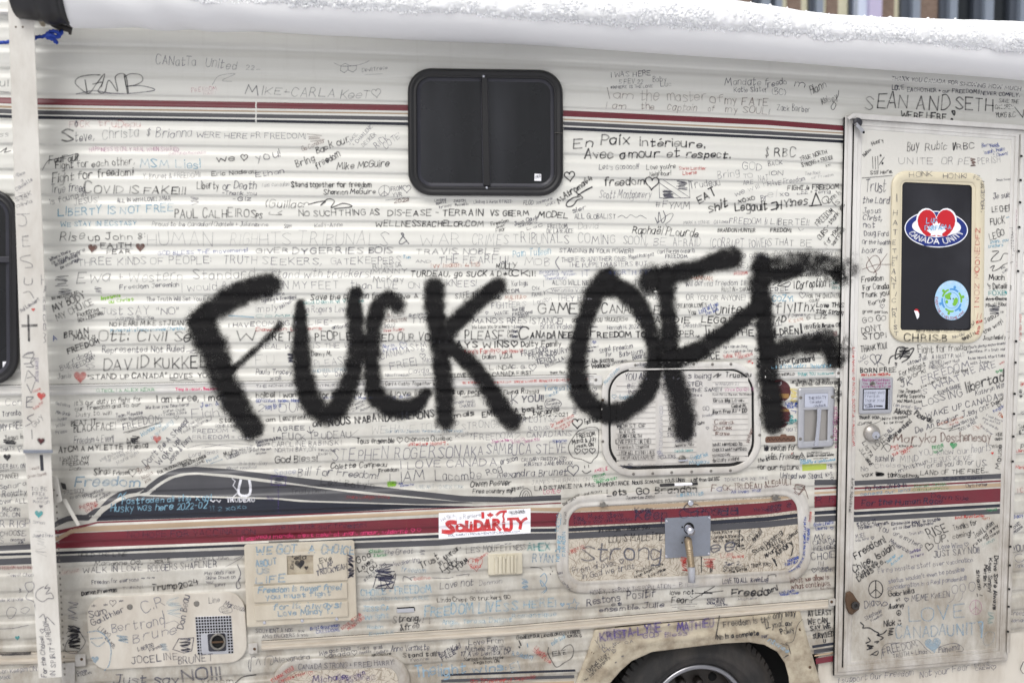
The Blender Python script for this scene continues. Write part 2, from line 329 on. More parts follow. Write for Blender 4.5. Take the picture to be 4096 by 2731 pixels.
UP=[('red_vinyl',[(-50,388),(0,390),(161,394),(1024,409),(1628,420),(2255,442),(3072,480),(3376,503)],[(-50,412),(0,414),(161,420),(1024,434),(1628,444),(2255,466),(3072,501),(3376,524)]),
('tan_vinyl',[(-50,420),(161,430),(1024,443),(1628,452),(2255,475),(3072,513),(3376,531)],[(-50,430),(161,437),(1024,449),(1628,458),(2255,481),(3072,519),(3376,536)]),
('slate_vinyl',[(-50,434),(161,442),(1024,457),(1628,467),(2255,487),(3072,525),(3376,542)],[(-50,452),(161,459),(1024,472),(1628,482),(2255,502),(3072,540),(3376,556)]),
('navy_vinyl',[(-50,458),(161,464),(1024,479),(1628,490),(2255,508),(3072,545),(3376,561)],[(-50,470),(161,477),(1024,490),(1627,502),(2257,521),(3072,556),(3376,573)])]
for m,t,b in UP:
    T=poly(t);B=poly(b)
    sheet('stripe',-700,1021,T,B,m,HOME,rag=1); sheet('stripe',1027,1640,T,B,m,HOME,rag=1); sheet('stripe',2252,3374,T,B,m,HOME,rag=3)
LOW=[('slate_vinyl',[(2048,1987),(2253,1978),(3258,1918),(3345,1917),(3422,1922),(4017,1893),(4200,1884)],[(2048,2008),(2253,1999),(3258,1940),(3345,1938),(3422,1941),(4017,1912),(4200,1903)],2048),
('red_vinyl',[(140,2120),(240,2118),(390,2085),(1024,2062),(2048,2018),(2253,2008),(3258,1950),(3345,1946),(3422,1949),(4017,1919),(4200,1910)],[(140,2142),(240,2134),(390,2092),(1024,2068),(2048,2022),(2253,2013),(3258,1957),(3345,1953),(3422,1956),(4017,1925),(4200,1916)],140),
('tan_vinyl',[(140,2156),(233,2144),(300,2107),(1024,2075),(2048,2028),(2272,2030),(2700,2012),(3072,1993),(3258,1967),(3345,1962),(3422,1963),(4017,1930),(4200,1921)],[(140,2180),(233,2160),(300,2128),(1024,2093),(2048,2040),(2272,2046),(2700,2027),(3072,2004),(3258,1976),(3345,1971),(3422,1977),(4017,1945),(4200,1936)],140),
('red_vinyl',[(140,2196),(225,2168),(283,2131),(1024,2102),(1756,2068),(2048,2049),(2272,2050),(2700,2033),(3072,2009),(3258,1984),(3345,1979),(3422,1984),(4017,1951),(4200,1941)],[(140,2200),(229,2193),(1024,2163),(1756,2129),(2048,2107),(2272,2104),(2700,2084),(3072,2055),(3258,2030),(3345,2025),(3422,2037),(4017,2004),(4200,1994)],140),
('navy_vinyl',[(140,2212),(233,2205),(1024,2173),(1425,2151),(1756,2137),(2048,2114),(2272,2111),(2700,2090),(3072,2066),(3258,2044),(3345,2038),(3422,2046),(4017,2014),(4200,2004)],[(140,2220),(233,2216),(1024,2183),(1425,2162),(1756,2150),(2048,2127),(2272,2125),(2700,2106),(3072,2082),(3258,2058),(3345,2053),(3422,2059),(4017,2026),(4200,2016)],140),
('slate_vinyl',[(140,2228),(233,2222),(973,2197),(1425,2170),(1756,2158),(2048,2133),(2272,2130),(2700,2106),(3072,2083),(3258,2064),(3345,2059),(3422,2067),(4017,2033),(4200,2022)],[(140,2254),(233,2250),(973,2220),(1425,2193),(1756,2181),(2048,2161),(2272,2155),(2700,2132),(3072,2108),(3258,2088),(3345,2083),(3422,2086),(4017,2052),(4200,2041)],140)]
def lowstripes(x0,x1,parent,d=None,rag=1):
    for m,t,b,xm in LOW:
        a=max(x0,xm)
        if a<x1-5 and not (x0<2500<x1 and x0>2250 and m=='slate_vinyl' and t[0][1]<2000) and not (x0>2250 and x1<3230 and t[0][0]==140 and t[0][1]==2120):
            sheet('stripe',a,x1,poly(t),poly(b),m,parent,d=d,rag=rag)
lowstripes(140,2244,HOME)
for t,b,m in [((2181,2174),(2203,2196),'slate_vinyl'),((2212,2208),(2222,2218),'navy_vinyl'),((2234,2228),(2259,2254),'slate_vinyl')]:
    sheet('stripe',-200,130,poly([(-200,t[0]+8),(0,t[0]),(130,t[1])]),poly([(-200,b[0]+8),(0,b[0]),(130,b[1])]),m,HOME)
def cc(x,y): return (150+x/2.4758,1850+y/2.475)
def c9(x,y): return (1024+x*.43557,1366+y*.43557)
# dark swoosh fills
tN=poly([cc(580,572),cc(640,500),cc(700,455),cc(800,385),cc(900,345),cc(1000,327),cc(1100,332),cc(2352,362),c9(400,1470),c9(1500,1500),c9(2100,1513)])
bN=poly([cc(580,575),cc(2352,518),c9(700,1568),c9(1400,1530),c9(2100,1515)])
sheet('swoosh_decal',cc(585,0)[0],1938,tN,bN,'navy_vinyl',HOME)
tG=poly([cc(1105,314),cc(1180,250),cc(1260,195),cc(1350,150),cc(1480,122),cc(1600,118),cc(1900,145),cc(2352,205),c9(300,1310),c9(1000,1400),c9(2000,1478)])
bG=poly([cc(1105,316),cc(2352,345),c9(500,1457),c9(1500,1490),c9(2000,1480)])
sheet('swoosh_decal',cc(1110,0)[0],1890,tG,bG,'slate_vinyl',HOME)
for t,b in [([cc(1010,305),cc(1100,215),cc(1200,140),cc(1300,85),cc(1400,52),cc(1560,38),cc(1900,62),cc(2352,118),c9(600,1270),c9(1500,1372),c9(1900,1415),c9(2351,1425)],
             [cc(1010,307),cc(1080,290),cc(1120,260),cc(1200,200),cc(1300,140),cc(1420,105),cc(1560,95),cc(1900,115),cc(2352,175),c9(600,1335),c9(1500,1425),c9(1900,1468),c9(2351,1474)]),
            ([cc(620,435),cc(700,350),cc(800,290),cc(900,258),cc(1000,246),cc(1075,246)],[cc(620,437),cc(690,415),cc(800,345),cc(900,308),cc(980,296),cc(1075,255)]),
            ([cc(130,625),cc(200,565),cc(300,525),cc(380,513),cc(480,515),cc(560,455),cc(625,440)],[cc(130,665),cc(200,625),cc(300,580),cc(400,570),cc(505,572),cc(575,500),cc(625,445)])]:
    sheet('swoosh_decal',t[0][0],t[-1][0],poly(t),poly(b),'slate_vinyl',HOME)
# ---------------------------------------------------------- mouldings
def moulding(x0,x1,top,h,m,parent,name='moulding',ends=(0,0)):
    n=max(4,int((x1-x0)/40)); X=np.linspace(x0,x1,n); T=top(X)
    pr=[(-2,.0),(-2,.009),(1.5,.013),(4,.013),(6,.0095),(h*.55,.0095),(h*.6,.013),(h*.8,.0145),(h-1,.012),(h+1,.0)]
    V=np.concatenate([P(X,T+a,np.full(n,d)) for a,d in pr]); o=obj(name,V,gridf(len(pr),n),m,parent)
    sheet('moulding_shade_dirt',x0,x1,lambda x:top(x)-4,lambda x:top(x)-.5,'gap_black',parent,nv=3)
    REG.append((lambda px,py:(px>x0)&(px<x1)&(py>top(px)-5)&(py<top(px)+h+5),.0148))
    return o
# black line above each moulding: gap shade and caulk dirt painted on
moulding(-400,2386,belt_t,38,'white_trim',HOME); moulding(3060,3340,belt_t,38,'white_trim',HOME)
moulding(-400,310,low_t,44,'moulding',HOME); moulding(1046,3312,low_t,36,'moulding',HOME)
for q,sc in [([(2374,1500),(2408,1500),(2408,1540),(2374,1541)],(2384,1519)),([(3341,1473),(3372,1472),(3372,1511),(3341,1512)],(3354,1492)),
             ([(994,2572),(1030,2569),(1030,2613),(994,2614)],(1018,2594)),([(3316,2394),(3343,2391),(3343,2420),(3317,2424)],(3327,2406)),
             ([(300,2615),(343,2612),(343,2662),(300,2664)],(326,2635)),([(245,2672),(298,2668),(300,2716),(246,2718)],(286,2690))]:
    o=plate('end_cap',q,6,.0,.017,'white_trim',HOME); screw(sc[0],sc[1],6,.017,o,'rusty' if sc[1]>2000 else 'screw'); reg(q,0,6,.0172)
# ---------------------------------------------------------- black slider window
def slider(q,parent,r=95):
    fr=ring('window_frame',q,r,[(0,.001),(1,.022),(6,.030),(14,.032),(22,.027),(28,.027),(33,.030),(37,.026),(38,.014)],'frame_black',parent)
    ring('window_gasket',q,r,[(36,.0245),(38,.022),(44,.018),(54,.0125)],'frame_grey',fr)
    V,F=loft([(rr(q,48,r,8),.010),(rr(q,49,r,8),.0142)]); g=obj('glass_pane',V,F,'window_glass',parent); return fr,g
W1=[(1630,272),(2252,281),(2254,786),(1633,783)]
fr,gp=slider(W1,HOME)
reg(W1,0,95,.032); reg(W1,40,95,.0144)
mull=plate('window_mullion',[(1927,303),(1949,304),(1961,744),(1935,742)],2,.012,.029,'frame_black',fr,bev=2)
for a in ([(1949,308),(1952,308),(1963,742),(1959,742)],[(1922,330),(1926,330),(1936,740),(1931,740)]): xbox('sash_edge',a,.014,.021,'frame_grey',fr,.6)
screw(1934,306,5,.029,fr,'chrome'); screw(1947,751,5,.030,fr,'chrome')
lb=plate('glass_label',[(2138,695),(2165,697),(2165,725),(2137,724)],1.5,.0142,.0148,'paper_white',gp,bev=.5)
xbox('frame_joint',[(2217,531),(2251,532),(2251,534),(2217,533)],.030,.0335,'screw',fr,.4)
W0=[(-560,752),(72,757),(78,1538),(-560,1545)]
fr0,gp0=slider(W0,HOME,110); reg(W0,0,110,.032)
xbox('window_mullion',[(-560,1030),(40,1026),(40,1050),(-560,1054)],.012,.024,'frame_grey',fr0,2)
plate('glass_label',[(10,1446),(48,1444),(52,1478),(11,1480)],2,.0142,.0148,'paper_white',gp0,bev=.5)
# ---------------------------------------------------------- fridge vent
V1=[(2403,1447),(3042,1446),(3045,1888),(2408,1910)]
vf=ring('vent_frame',V1,128,[(0,.004),(1,.014),(4,.0165),(22,.0165),(26,.0135),(28,.0113)],'aluminium_white',HOME)
ring('vent_gap',V1,128,[(26,.0112),(50,.0112)],'gap_black',vf)
vd_q=bil(V1,np.array([37/639,1-37/639,1-37/639,37/639]),np.array([36/450,36/450,1-41/450,1-41/450]))
vd=plate('vent_door',vd_q,90,.0095,.0132,'aluminium_white',HOME,bev=3,n=9)
reg(V1,0,128,.0168); reg(vd_q,0,98,.0128)
for (xa,xb),(ya,yb) in [((2466,2622),(1521,1530)),((2651,2786),(1517,1522)),((2849,2992),(1512,1515))]:
    n=16
    for i in range(n):
        u=i/(n-1); y=(ya+yb)/2+u*318-(0 if xa<2600 else 4)
        if i==0 : pass
        sl=-3*(u)
        q1=np.array([(xa,y),(xb,y+sl*.6-.5),(xb,y+17+sl*.6-.5),(xa,y+17)])
        a=P(q1[:,0],q1[:,1],np.array([.0124,.0124,.0160,.0160])); b=P(q1[[3,2],0],q1[[3,2],1]+2.5,np.array([.0124,.0124]))
        obj('louvre',np.concatenate([a,b]),[[0,1,2,3],[3,2,5,4],[0,3,4],[1,5,2]],'aluminium_white',vd)
    reg([(xa,ya-4),(xb,ya-4),(xb,yb+350),(xa,yb+340)],0,2,.0172)
xbox('hinge_rail',[(2515,1474),(2938,1468),(2938,1475),(2515,1481)],.0125,.019,'aluminium_white',vd,1.5)
for x,y in [(2542,1460),(2775,1456),(2850,1457),(2924,1456),(2411,1600),(2410,1686),(2411,1765),(3043,1580),(3041,1659),(3039,1739),(2534,1895),(2611,1893),(2687,1889),(2767,1886),(2844,1883),(2922,1881)]:
    screw(x,y,6,.0165,vf,'rusty' if (x,y)==(2411,1600) else 'screw')
lt=dome('vent_latch',2729,1835,15,.0128,[(1,0),(1,.006),(.75,.010),(.3,.011)],'screw',vd)
xbox('latch_tab',[(2714,1838),(2754,1836),(2754,1843),(2714,1845)],.019,.024,'chrome',lt,1)
# ---------------------------------------------------------- furnace door
V2=[(2224,1972),(3206,1918),(3248,2303),(2222,2378)]
V2=[(2226,1985),(3232,1925),(3252,2322),(2224,2378)]
ff=ring('hatch_frame',V2,112,[(0,.003),(1,.014),(5,.017),(24,.017),(27,.0145),(36,.0145),(39,.0165),(47,.016),(50,.010)],'aluminium_white',HOME)
fd=[ (2268,2033),(3207,1975),(3211,2282),(2272,2336)]
fp=plate('hatch_door',fd,74,.006,.0110,'fibre_panel',HOME,bev=3,n=9)
reg(V2,0,112,.0172); reg(fd,0,76,.0112)
lowstripes(2272,3200,fp,d=.0112)
for x,y,c,tabx in [(2411,2016,'screw',1),(2763,2011,'chrome',0),(3102,1988,'screw',1)]:
    k=dome('turn_button' if tabx else 'lock_cylinder',x,y,12,.017,[(1,-.004),(1,.004),(.85,.007),(.4,.0075)],c,ff,14)
    if tabx: xbox('button_tab',[(x-14,y+3),(x+22,y+1),(x+22,y+8),(x-14,y+10)],.020,.027,'screw',k,1.5)
ep=plate('exhaust_plate',[(2659,2071),(2843,2061),(2841,2220),(2661,2232)],5,.0112,.0150,'zinc_plate',HOME,bev=1.5)
reg([(2659,2071),(2843,2061),(2841,2220),(2661,2232)],0,5,.0152)
for x,y in [(2667,2083),(2838,2070),(2836,2213),(2666,2224)]: screw(x,y,5.5,.015,ep,'chrome')
for x,y in [(2729,2107),(2741,2148),(2729,2169)]:
    V,F=loft([(circ(x,y,3.6,12),.0152),(circ(x,y,3.6,12),.0154)]); obj('bolt_hole',V,F,'dark_hole',ep)
# intake tube: short round pipe, flange dark inside
def tube(name,pts,rads,m,parent,n=18,inner=None,cap=True):
    pts=[np.array(p,float) for p in pts]; Vv=[]; 
    for i,p in enumerate(pts):
        t=pts[min(i+1,len(pts)-1)]-pts[max(i-1,0)]; t/=np.linalg.norm(t)
        a=np.cross(t,[1,0,0]) if abs(t[0])<.9 else np.cross(t,[0,0,1]); a/=np.linalg.norm(a); b=np.cross(t,a)
        th=np.linspace(0,2*math.pi,n,endpoint=False); Vv.append(p+rads[i]*(np.cos(th)[:,None]*a+np.sin(th)[:,None]*b))
    Fv=gridf(len(pts),n,True).tolist()
    if cap: Fv+= [list(range(n)),[(len(pts)-1)*n+i for i in range(n)]]
    return obj(name,np.concatenate(Vv),Fv,m,parent,smooth=True)
mmpx=D0/FPX*1.02
c0=P(2752,2112,.015); c1=P(2767,2128,.060)
V,F=loft([(circ(2756,2112,23,20,.92,1.05),.0152),(circ(2756,2112,22,20,.92,1.05),.0158)]); obj('intake_hole',V,F,'dark_hole',ep)
tube('intake_pipe',[c0,P(2757,2118,.04),c1],[.0155,.0155,.0155],'chrome',ep,cap=True)
# corrugated exhaust hose, hangs out and down
pp=[];rd=[]
path=[(2752,2160,.017),(2753,2166,.04),(2757,2195,.062),(2762,2235,.074),(2766,2268,.082)]
kx=np.array(path); u=np.linspace(0,1,88); kk=np.linspace(0,1,len(path))
for i,t in enumerate(u):
    x=np.interp(t,kk,kx[:,0]);y=np.interp(t,kk,kx[:,1]);d=np.interp(t,kk,kx[:,2]); pp.append(P(x,y,d)); rd.append(.0138+.0016*math.sin(i*math.pi/2))
tube('flexible_hose',pp,rd,'brass_pipe',ep,cap=False)
ep0=P(2766,2266,.082); ep1=P(2767,2328,.092)
tube('exhaust_tip',[ep0,ep0*.9+ep1*.1,ep1,ep1,ep0*.3+ep1*.7],[.0140,.0145,.0145,.0133,.0130],'satin_metal',ep,cap=True)
# ---------------------------------------------------------- water heater cover
HC=[(345,2388),(975,2362),(992,2645),(362,2680)]
hc=plate('heater_cover',HC,75,.001,.016,'heater_cover',HOME,bev=7,n=8); reg(HC,0,75,.0162)
for x,y in [(519,2426),(786,2413)]: screw(x,y,12,.016,hc,'screw')
GQ=[(780,2465),(925,2460),(935,2612),(790,2618)]
gr=plate('heater_grille',GQ,6,.0162,.0168,'satin_metal',hc,bev=1)
for j in range(13):
    for i in range(13):
        u=(i+.5)/13;v=(j+.5)/13
        if v>.45 and .16<u<.84: continue
        c=bil(GQ,u,v); s=4.0; V,F=loft([(np.array([c+(-s,-s),c+(s,-s),c+(s,s),c+(-s,s)]),.01685),(np.array([c+(-s,-s),c+(s,-s),c+(s,s),c+(-s,s)]),.01695)])
        obj('grille_hole',V,F,'dark_hole',gr)
KQ=[(802,2532),(905,2527),(909,2606),(806,2612)]
kp=plate('knob_plate',KQ,3,.0168,.0195,'satin_metal',hc,bev=1.5)
plate('knob_recess',[(829,2533),(902,2530),(906,2602),(834,2605)],8,.0195,.0200,'frame_grey',kp,bev=1)
kn=ring('heater_knob',[(838,2533),(902,2530),(904,2598),(840,2601)],33,[(0,.020),(0,.030),(3,.034),(7,.034),(9,.028)],'screw',hc)
V,F=loft([(circ(871,2566,24,20),.0275),(circ(871,2566,24,20),.0285)]); obj('knob_cavity',V,F,'dark_hole',kn)
xbox('knob_bar',[(846,2564),(896,2561),(896,2569),(846,2572)],.028,.034,'rusty',kn,2)
# ---------------------------------------------------------- power cord hatch
EH=[(976,2176),(1417,2158),(1428,2478),(988,2508)]
eh=plate('cord_hatch',EH,12,.001,.028,'cream_plastic',HOME,bev=6); reg(EH,0,12,.0282)
for q,d in [([(1012,2211),(1386,2196),(1389,2318),(1015,2336)],.0335),([(1012,2344),(1388,2326),(1391,2392),(1016,2410)],.0335),([(1016,2421),(1391,2403),(1394,2465),(1020,2482)],.0335)]:
    if d and q[0][1]==2211:
        # raised field with a square recess
        o=ring('hatch_panel',q,5,[(0,.0278),(1,.032),(4,.0335),(6,.0335)],'cream_plastic',eh,smooth=False)
        R=[(1146,2224),(1252,2219),(1254,2296),(1148,2302)]
        for k,(a,b,c,d_) in enumerate([(0,.36,0,1),(.645,1,0,1),(.36,.645,0,.13),(.36,.645,.74,1)]):
            qq=bil(q,np.array([a,b,b,a]),np.array([c,c,d_,d_])); 
            qq=np.array(qq); V,F=loft([(qq,.0280),(qq,.0332+.00002*k)]); obj('hatch_face',V,F,'cream_plastic',o)
        plate('finger_recess',R,3,.0279,.0284,'dirty_cream',eh,bev=1)
    else: plate('hatch_panel',q,6,.0278,d,'cream_plastic',eh,bev=4)
    reg(q,0,5,d+.0002)
reg([(1146,2224),(1252,2219),(1254,2296),(1148,2302)],0,3,.0286)
for x,y in [(1058,2489),(1209,2481),(1347,2474)]: screw(x,y,7,.0282,eh,'chrome')
xbox('hinge_strip',[(1075,2163),(1195,2157),(1195,2165),(1075,2171)],.016,.024,'screw',eh,1)
# ---------------------------------------------------------- small outlet cover
OC=[(1952,2214),(2089,2209),(2090,2294),(1953,2300)]
oc=plate('outlet_cover',OC,5,.001,.020,'outlet_cream',HOME,bev=4); reg(OC,0,5,.021)
for a,b,c,d_ in [(1979,1992,2224,2297),(1994,2008,2226,2298),(2010,2021,2226,2297),(2026,2040,2224,2296),(2042,2054,2224,2295),(2058,2067,2224,2294)]:
    plate('cover_rib',[(a,c-2),(b,c-2.5),(b,d_-3),(a,d_-2.5)],3,.020,.026,'outlet_cream',oc,bev=3)
for x in (1980,2022,2063): plate('cover_clip',[(x-4,2216),(x+5,2216),(x+5,2234),(x-4,2234)],3,.020,.029,'outlet_cream',oc,bev=2)
lk=plate('latch_pocket',[(1588,2428),(1658,2424),(1662,2441),(1590,2446)],2,.003,.0085,'dark_hole',HOME)
plate('latch_lip',[(1586,2434),(1656,2430),(1658,2447),(1588,2450)],2,.004,.012,'satin_metal',lk,bev=2)
# ---------------------------------------------------------- storage door bottom left of centre
SD=[(1085,2637),(1640,2614),(1650,2990),(1090,3010)]
sf=ring('storage_frame',SD,105,[(0,.002),(2,.014),(8,.017),(26,.017),(30,.014),(44,.015),(50,.0100)],'aluminium_white',HOME); reg(SD,0,105,.0175)
plate('storage_door',bil(SD,np.array([.09,.91,.91,.09]),np.array([.12,.12,.88,.88])),60,.004,.0105,'fibre_panel',HOME); reg(SD,50,105,.0107)
# black trims low on the skirt
for t in [(2048,2238,2682,2676,10),(2048,2300,2672,2668,9),(3248,3335,2578,2570,12)]: pass
def seg(x0,x1,y0,y1,h,m,rag=2): sheet('stripe',x0,x1,poly([(x0,y0),(x1,y1)]),poly([(x0,y0+h),(x1,y1+h)]),m,HOME,rag=rag)
seg(1765,2300,2694,2675,9,'navy_vinyl'); seg(1765,2298,2716,2698,12,'slate_vinyl'); seg(1765,2296,2738,2722,12,'tan_vinyl')
seg(3249,3334,2580,2567,11,'navy_vinyl'); seg(3254,3334,2598,2585,16,'slate_vinyl'); seg(3258,3334,2618,2606,6,'tan_vinyl'); seg(3262,3334,2632,2620,23,'red_vinyl',4)
# ---------------------------------------------------------- wheel opening and wheel
def resample(pts,n):
    p=np.array(pts,float); s=np.concatenate([[0],np.cumsum(np.linalg.norm(np.diff(p,axis=0),axis=1))]); t=np.linspace(0,s[-1],n)
    return np.stack([np.interp(t,s,p[:,0]),np.interp(t,s,p[:,1])],-1)
def lerpkeys(pts,n): # n points spread evenly by key
    p=np.array(pts,float); t=np.linspace(0,len(p)-1,n); i=np.minimum(t.astype(int),len(p)-2); f=(t-i)[:,None]; return p[i]*(1-f)+p[i+1]*f
inn=[(2392,3080),(2440,2731),(2482,2682),(2527,2642),(2608,2606),(2761,2587),(2889,2572),(2996,2567),(3057,2577),(3108,2605),(3139,2650),(3154,2706),(3160,2780),(3168,3080)]
outr=[(2245,3080),(2302,2731),(2330,2655),(2352,2600),(2379,2517),(2560,2499),(2760,2481),(2980,2462),(3120,2450),(3200,2441),(3235,2570),(3282,2731),(3292,2790),(3345,3080)]
N=105; A=lerpkeys(outr,N); B=lerpkeys(inn,N)
pf=[(0,.003),(.012,.012),(.08,.013),(.12,.017),(.16,.013),(.42,.0135),(.55,.020),(.66,.023),(.76,.020),(.84,.0145),(.96,.015),(.99,.013),(1.0,.008),(1.0,-.05)]
V=np.concatenate([P(*(A*(1-t)+B*t).T,np.full(N,d)) for t,d in pf]); fender=obj('wheel_arch_trim',V,gridf(len(pf),N),'dirty_cream',HOME,smooth=True)
OUTP=np.array(outr)
def inpoly(px,py,Q):
    r=np.zeros(px.shape,bool); j=len(Q)-1
    for i in range(len(Q)):
        xi,yi=Q[i];xj,yj=Q[j]
        r^=((yi>py)!=(yj>py))&(px<(xj-xi)*(py-yi)/(yj-yi+1e-9)+xi); j=i
    return r
REG.append((lambda px,py: inpoly(px,py,OUTP),.0235))
for x,y in [(3201,2516),(3240,2667),(2371,2609)]: screw(x,y,6,.0135,fender,'rusty')
WC=P(2790,2861,-.06); WC=WC[0],.06,WC[2]
def lathe(name,prof_,c,m,parent,n=64,smooth=True):
    th=np.linspace(0,2*math.pi,n,endpoint=False); V=np.concatenate([np.stack([c[0]+r*np.cos(th),np.full(n,c[1]+y),c[2]+r*np.sin(th)],-1) for r,y in prof_])
    return obj(name,V,gridf(len(prof_),n,True),m,parent,smooth=smooth)
wh=lathe('wheel',[(.222,.005),(.222,.03),(.205,.045),(.195,.10),(.17,.125),(.10,.125),(.085,.115),(.06,.11),(.055,.08),(.0,.078)],WC,'wheel_paint',HOME)
lathe('tyre',[(.222,.02),(.228,-.004),(.245,-.018),(.262,-.024),(.264,-.027),(.285,-.03),(.288,-.027),(.315,-.026),(.335,-.016),(.345,-.006),(.352,.0),(.366,.012),(.370,.04),(.370,.20),(.35,.24),(.222,.24)],WC,'rubber',wh,96)
lathe('rim',[(.196,.04),(.200,.006),(.205,-.006),(.212,-.010),(.220,-.009),(.226,-.001),(.226,.02)],WC,'rim_metal',wh,96)
for k in range(72):
    a=2*math.pi*k/72; r0,r1=.350,.376; V=[];wd=.011
    for (r,y) in ((r0,-.001),(r1,.014),(r1,.10),(r0,.10)):
        for s in (-1,1):
            V.append((WC[0]+r*math.cos(a)-s*wd*math.sin(a),WC[1]+y,WC[2]+r*math.sin(a)+s*wd*math.cos(a)))
    obj('tread_block',V,[[0,1,3,2],[2,3,5,4],[0,2,4,6],[1,7,5,3]],'rubber',wh)
for k in range(8):
    a=2*math.pi*k/8+.32; c=(WC[0]+.105*math.cos(a),WC[1],WC[2]+.105*math.sin(a)); lathe('lug_nut',[(.019,.125),(.019,.095),(.015,.085),(.006,.082),(0,.082)],c,'wheel_paint',wh,12)
for k in range(8):
    a=2*math.pi*k/8+.7; c=(WC[0]+.158*math.cos(a),WC[1],WC[2]+.158*math.sin(a)); lathe('hand_hole',[(.021,.124),(.017,.119),(.0,.119)],c,'dark_hole',wh,16)
# ---------------------------------------------------------- entry door
FQ=[(3380,462),(4112,512),(4030,2640),(3337,2702)]
DQ=[(3413,479),(4082,527),(4017,2626),(3368,2690)]
SQ=[(3416,482),(4079,531),(4013,2619),(3371,2681)]
KQd=[(3447,519),(4055,556),(3997,2596),(3401,2650)]
df=ring('door_frame',FQ,4,[(0,.001),(.5,.020),(4,.022),(13,.022),(14,.026),(28,.026),(31,.022)],'aluminium_white',HOME,smooth=False,n=2)
g0=plate('door_gap',DQ,4,.010,.0125,'gap_black',df,bev=1)
door=ring('door',SQ,5,[(1,.010),(1,.022),(3,.025),(16,.025),(18,.0215),(30,.0215),(33,.019)],'aluminium_white',HOME,smooth=False,n=2)
V,F=loft([(rr(KQd,-4,4),.0185),(rr(KQd,-4,4),.0190)]); obj('door_skin',V,F,'door_skin',door)
reg(FQ,0,4,.0265); reg(DQ,0,4,.0130); reg(SQ,0,4,.0255); reg(KQd,-4,4,.0193)
dr=plate('drip_rail',[(3408,452),(4120,503),(4118,521),(3392,474)],3,.012,.040,'aluminium_white',df,bev=4)
xbox('drip_lip',[(3388,472),(3414,452),(3424,463),(3398,480)],.012,.046,'aluminium_white',dr,1)
lowstripes(3404,4008,door,d=.0192)
lowstripes(3258,3346,HOME)
# right of the door: hinge leaf and bolt heads, wall beyond
hg=plate('door_hinge',[(4084,540),(4098,541),(4040,2610),(4026,2611)],1,.02,.030,'aluminium_white',df,bev=2)
for y in (620,716,805,904,1000,1080,1360,1445,1570,1650,1740,1840,2100,2180,2255,2350,2420,2520):
    x=4086-(y-540)*.0285; xbox('hinge_knuckle',[(x-3,y),(x+7,y+1),(x+7,y+9),(x-3,y+8)],.028,.034,'gap_black',hg,1)
# door window
DW=[(3566,682),(3940,694),(3934,1372),(3557,1368)]
dwf=ring('door_window_frame',DW,62,[(0,.019),(1,.026),(7,.031),(20,.033),(34,.031),(39,.028),(41,.0215)],'yellow_plastic',door)
GQd=[(3603,728),(3888,741),(3883,1322),(3597,1320)]
V,F=loft([(rr(GQd,-8,12),.0200),(rr(GQd,-8,12),.0215)]); o=obj('door_glass',V,F,'door_glass',dwf)
# flat inner fill between the oval frame and the square glass
ring('window_surround',DW,62,[(38,.0280),(44,.0270)],'yellow_plastic',dwf)
def frameq(name,qo,qi,d,m,parent):
    V=P(*np.array(list(qo)+list(qi),float).T,np.array([d]*4+[d-.006]*4)); obj(name,V,[[0,1,5,4],[1,2,6,5],[2,3,7,6],[3,0,4,7]],m,parent)
V1o=rr(DW,40,62,8); V1i=rr(GQd,0,14,8)
V,F=loft([(V1o,.0275),(V1i,.0262),(V1i,.0210)],False,False); obj('window_bezel',V,F,'yellow_plastic',dwf)
reg(DW,0,62,.0335); reg(GQd,0,14,.0218)
# ---- flat shapes helper (stickers)
def flat(name,pts,d,m,parent,label=None,cell=None):
    pts=np.array(pts,float); V,F=loft([(pts,d-.0002),(pts,d)]); return obj(name,V,F,m,parent,label=label)
def ell(cx,cy,rx,ry,rot=0,n=48):
    a=np.linspace(0,2*math.pi,n,endpoint=False); x=rx*np.cos(a);y=ry*np.sin(a);c,s=math.cos(rot),math.sin(rot); return np.stack([cx+x*c-y*s,cy+x*s+y*c],-1)
def heartpts(cx,cy,wd,ht,n=40):
    t=np.linspace(0,2*math.pi,n,endpoint=False); x=16*np.sin(t)**3; y=13*np.cos(t)-5*np.cos(2*t)-2*np.cos(3*t)-np.cos(4*t)
    return np.stack([cx+x/32*wd,cy-(y+2.5)/29*ht],-1)
LEAF=[(0,-1),(.17,-.66),(.36,-.76),(.28,-.28),(.5,-.52),(.56,-.38),(.86,-.44),(.76,-.16),(.92,-.06),(.5,.28),(.56,.46),(.08,.38),(.1,.9),(-.1,.9),(-.08,.38),(-.56,.46),(-.5,.28),(-.92,-.06),(-.76,-.16),(-.86,-.44),(-.56,-.38),(-.5,-.52),(-.28,-.28),(-.36,-.76),(-.17,-.66)]
def leaf(cx,cy,s,rot=0):
    c,q=math.cos(rot),math.sin(rot); return [(cx+s*(x*c-y*q),cy+s*(x*q+y*c)) for x,y in LEAF]
st=flat('oval_sticker',ell(3745,917,127,73,.045),.0222,'sticker_white',o,label='oval blue and white sticker with a red heart')
flat('sticker_band',ell(3745,917,123,69,.045),.0224,'sticker_blue',st)
flat('sticker_field',ell(3746,907,98,40,.04),.0226,'sticker_white',st)
he_=heartpts(3746,921,163,178); he_[:,1]=np.minimum(he_[:,1],950); flat('heart_edge',he_,.0228,'sticker_white',st)
hp=heartpts(3746,921,151,165)
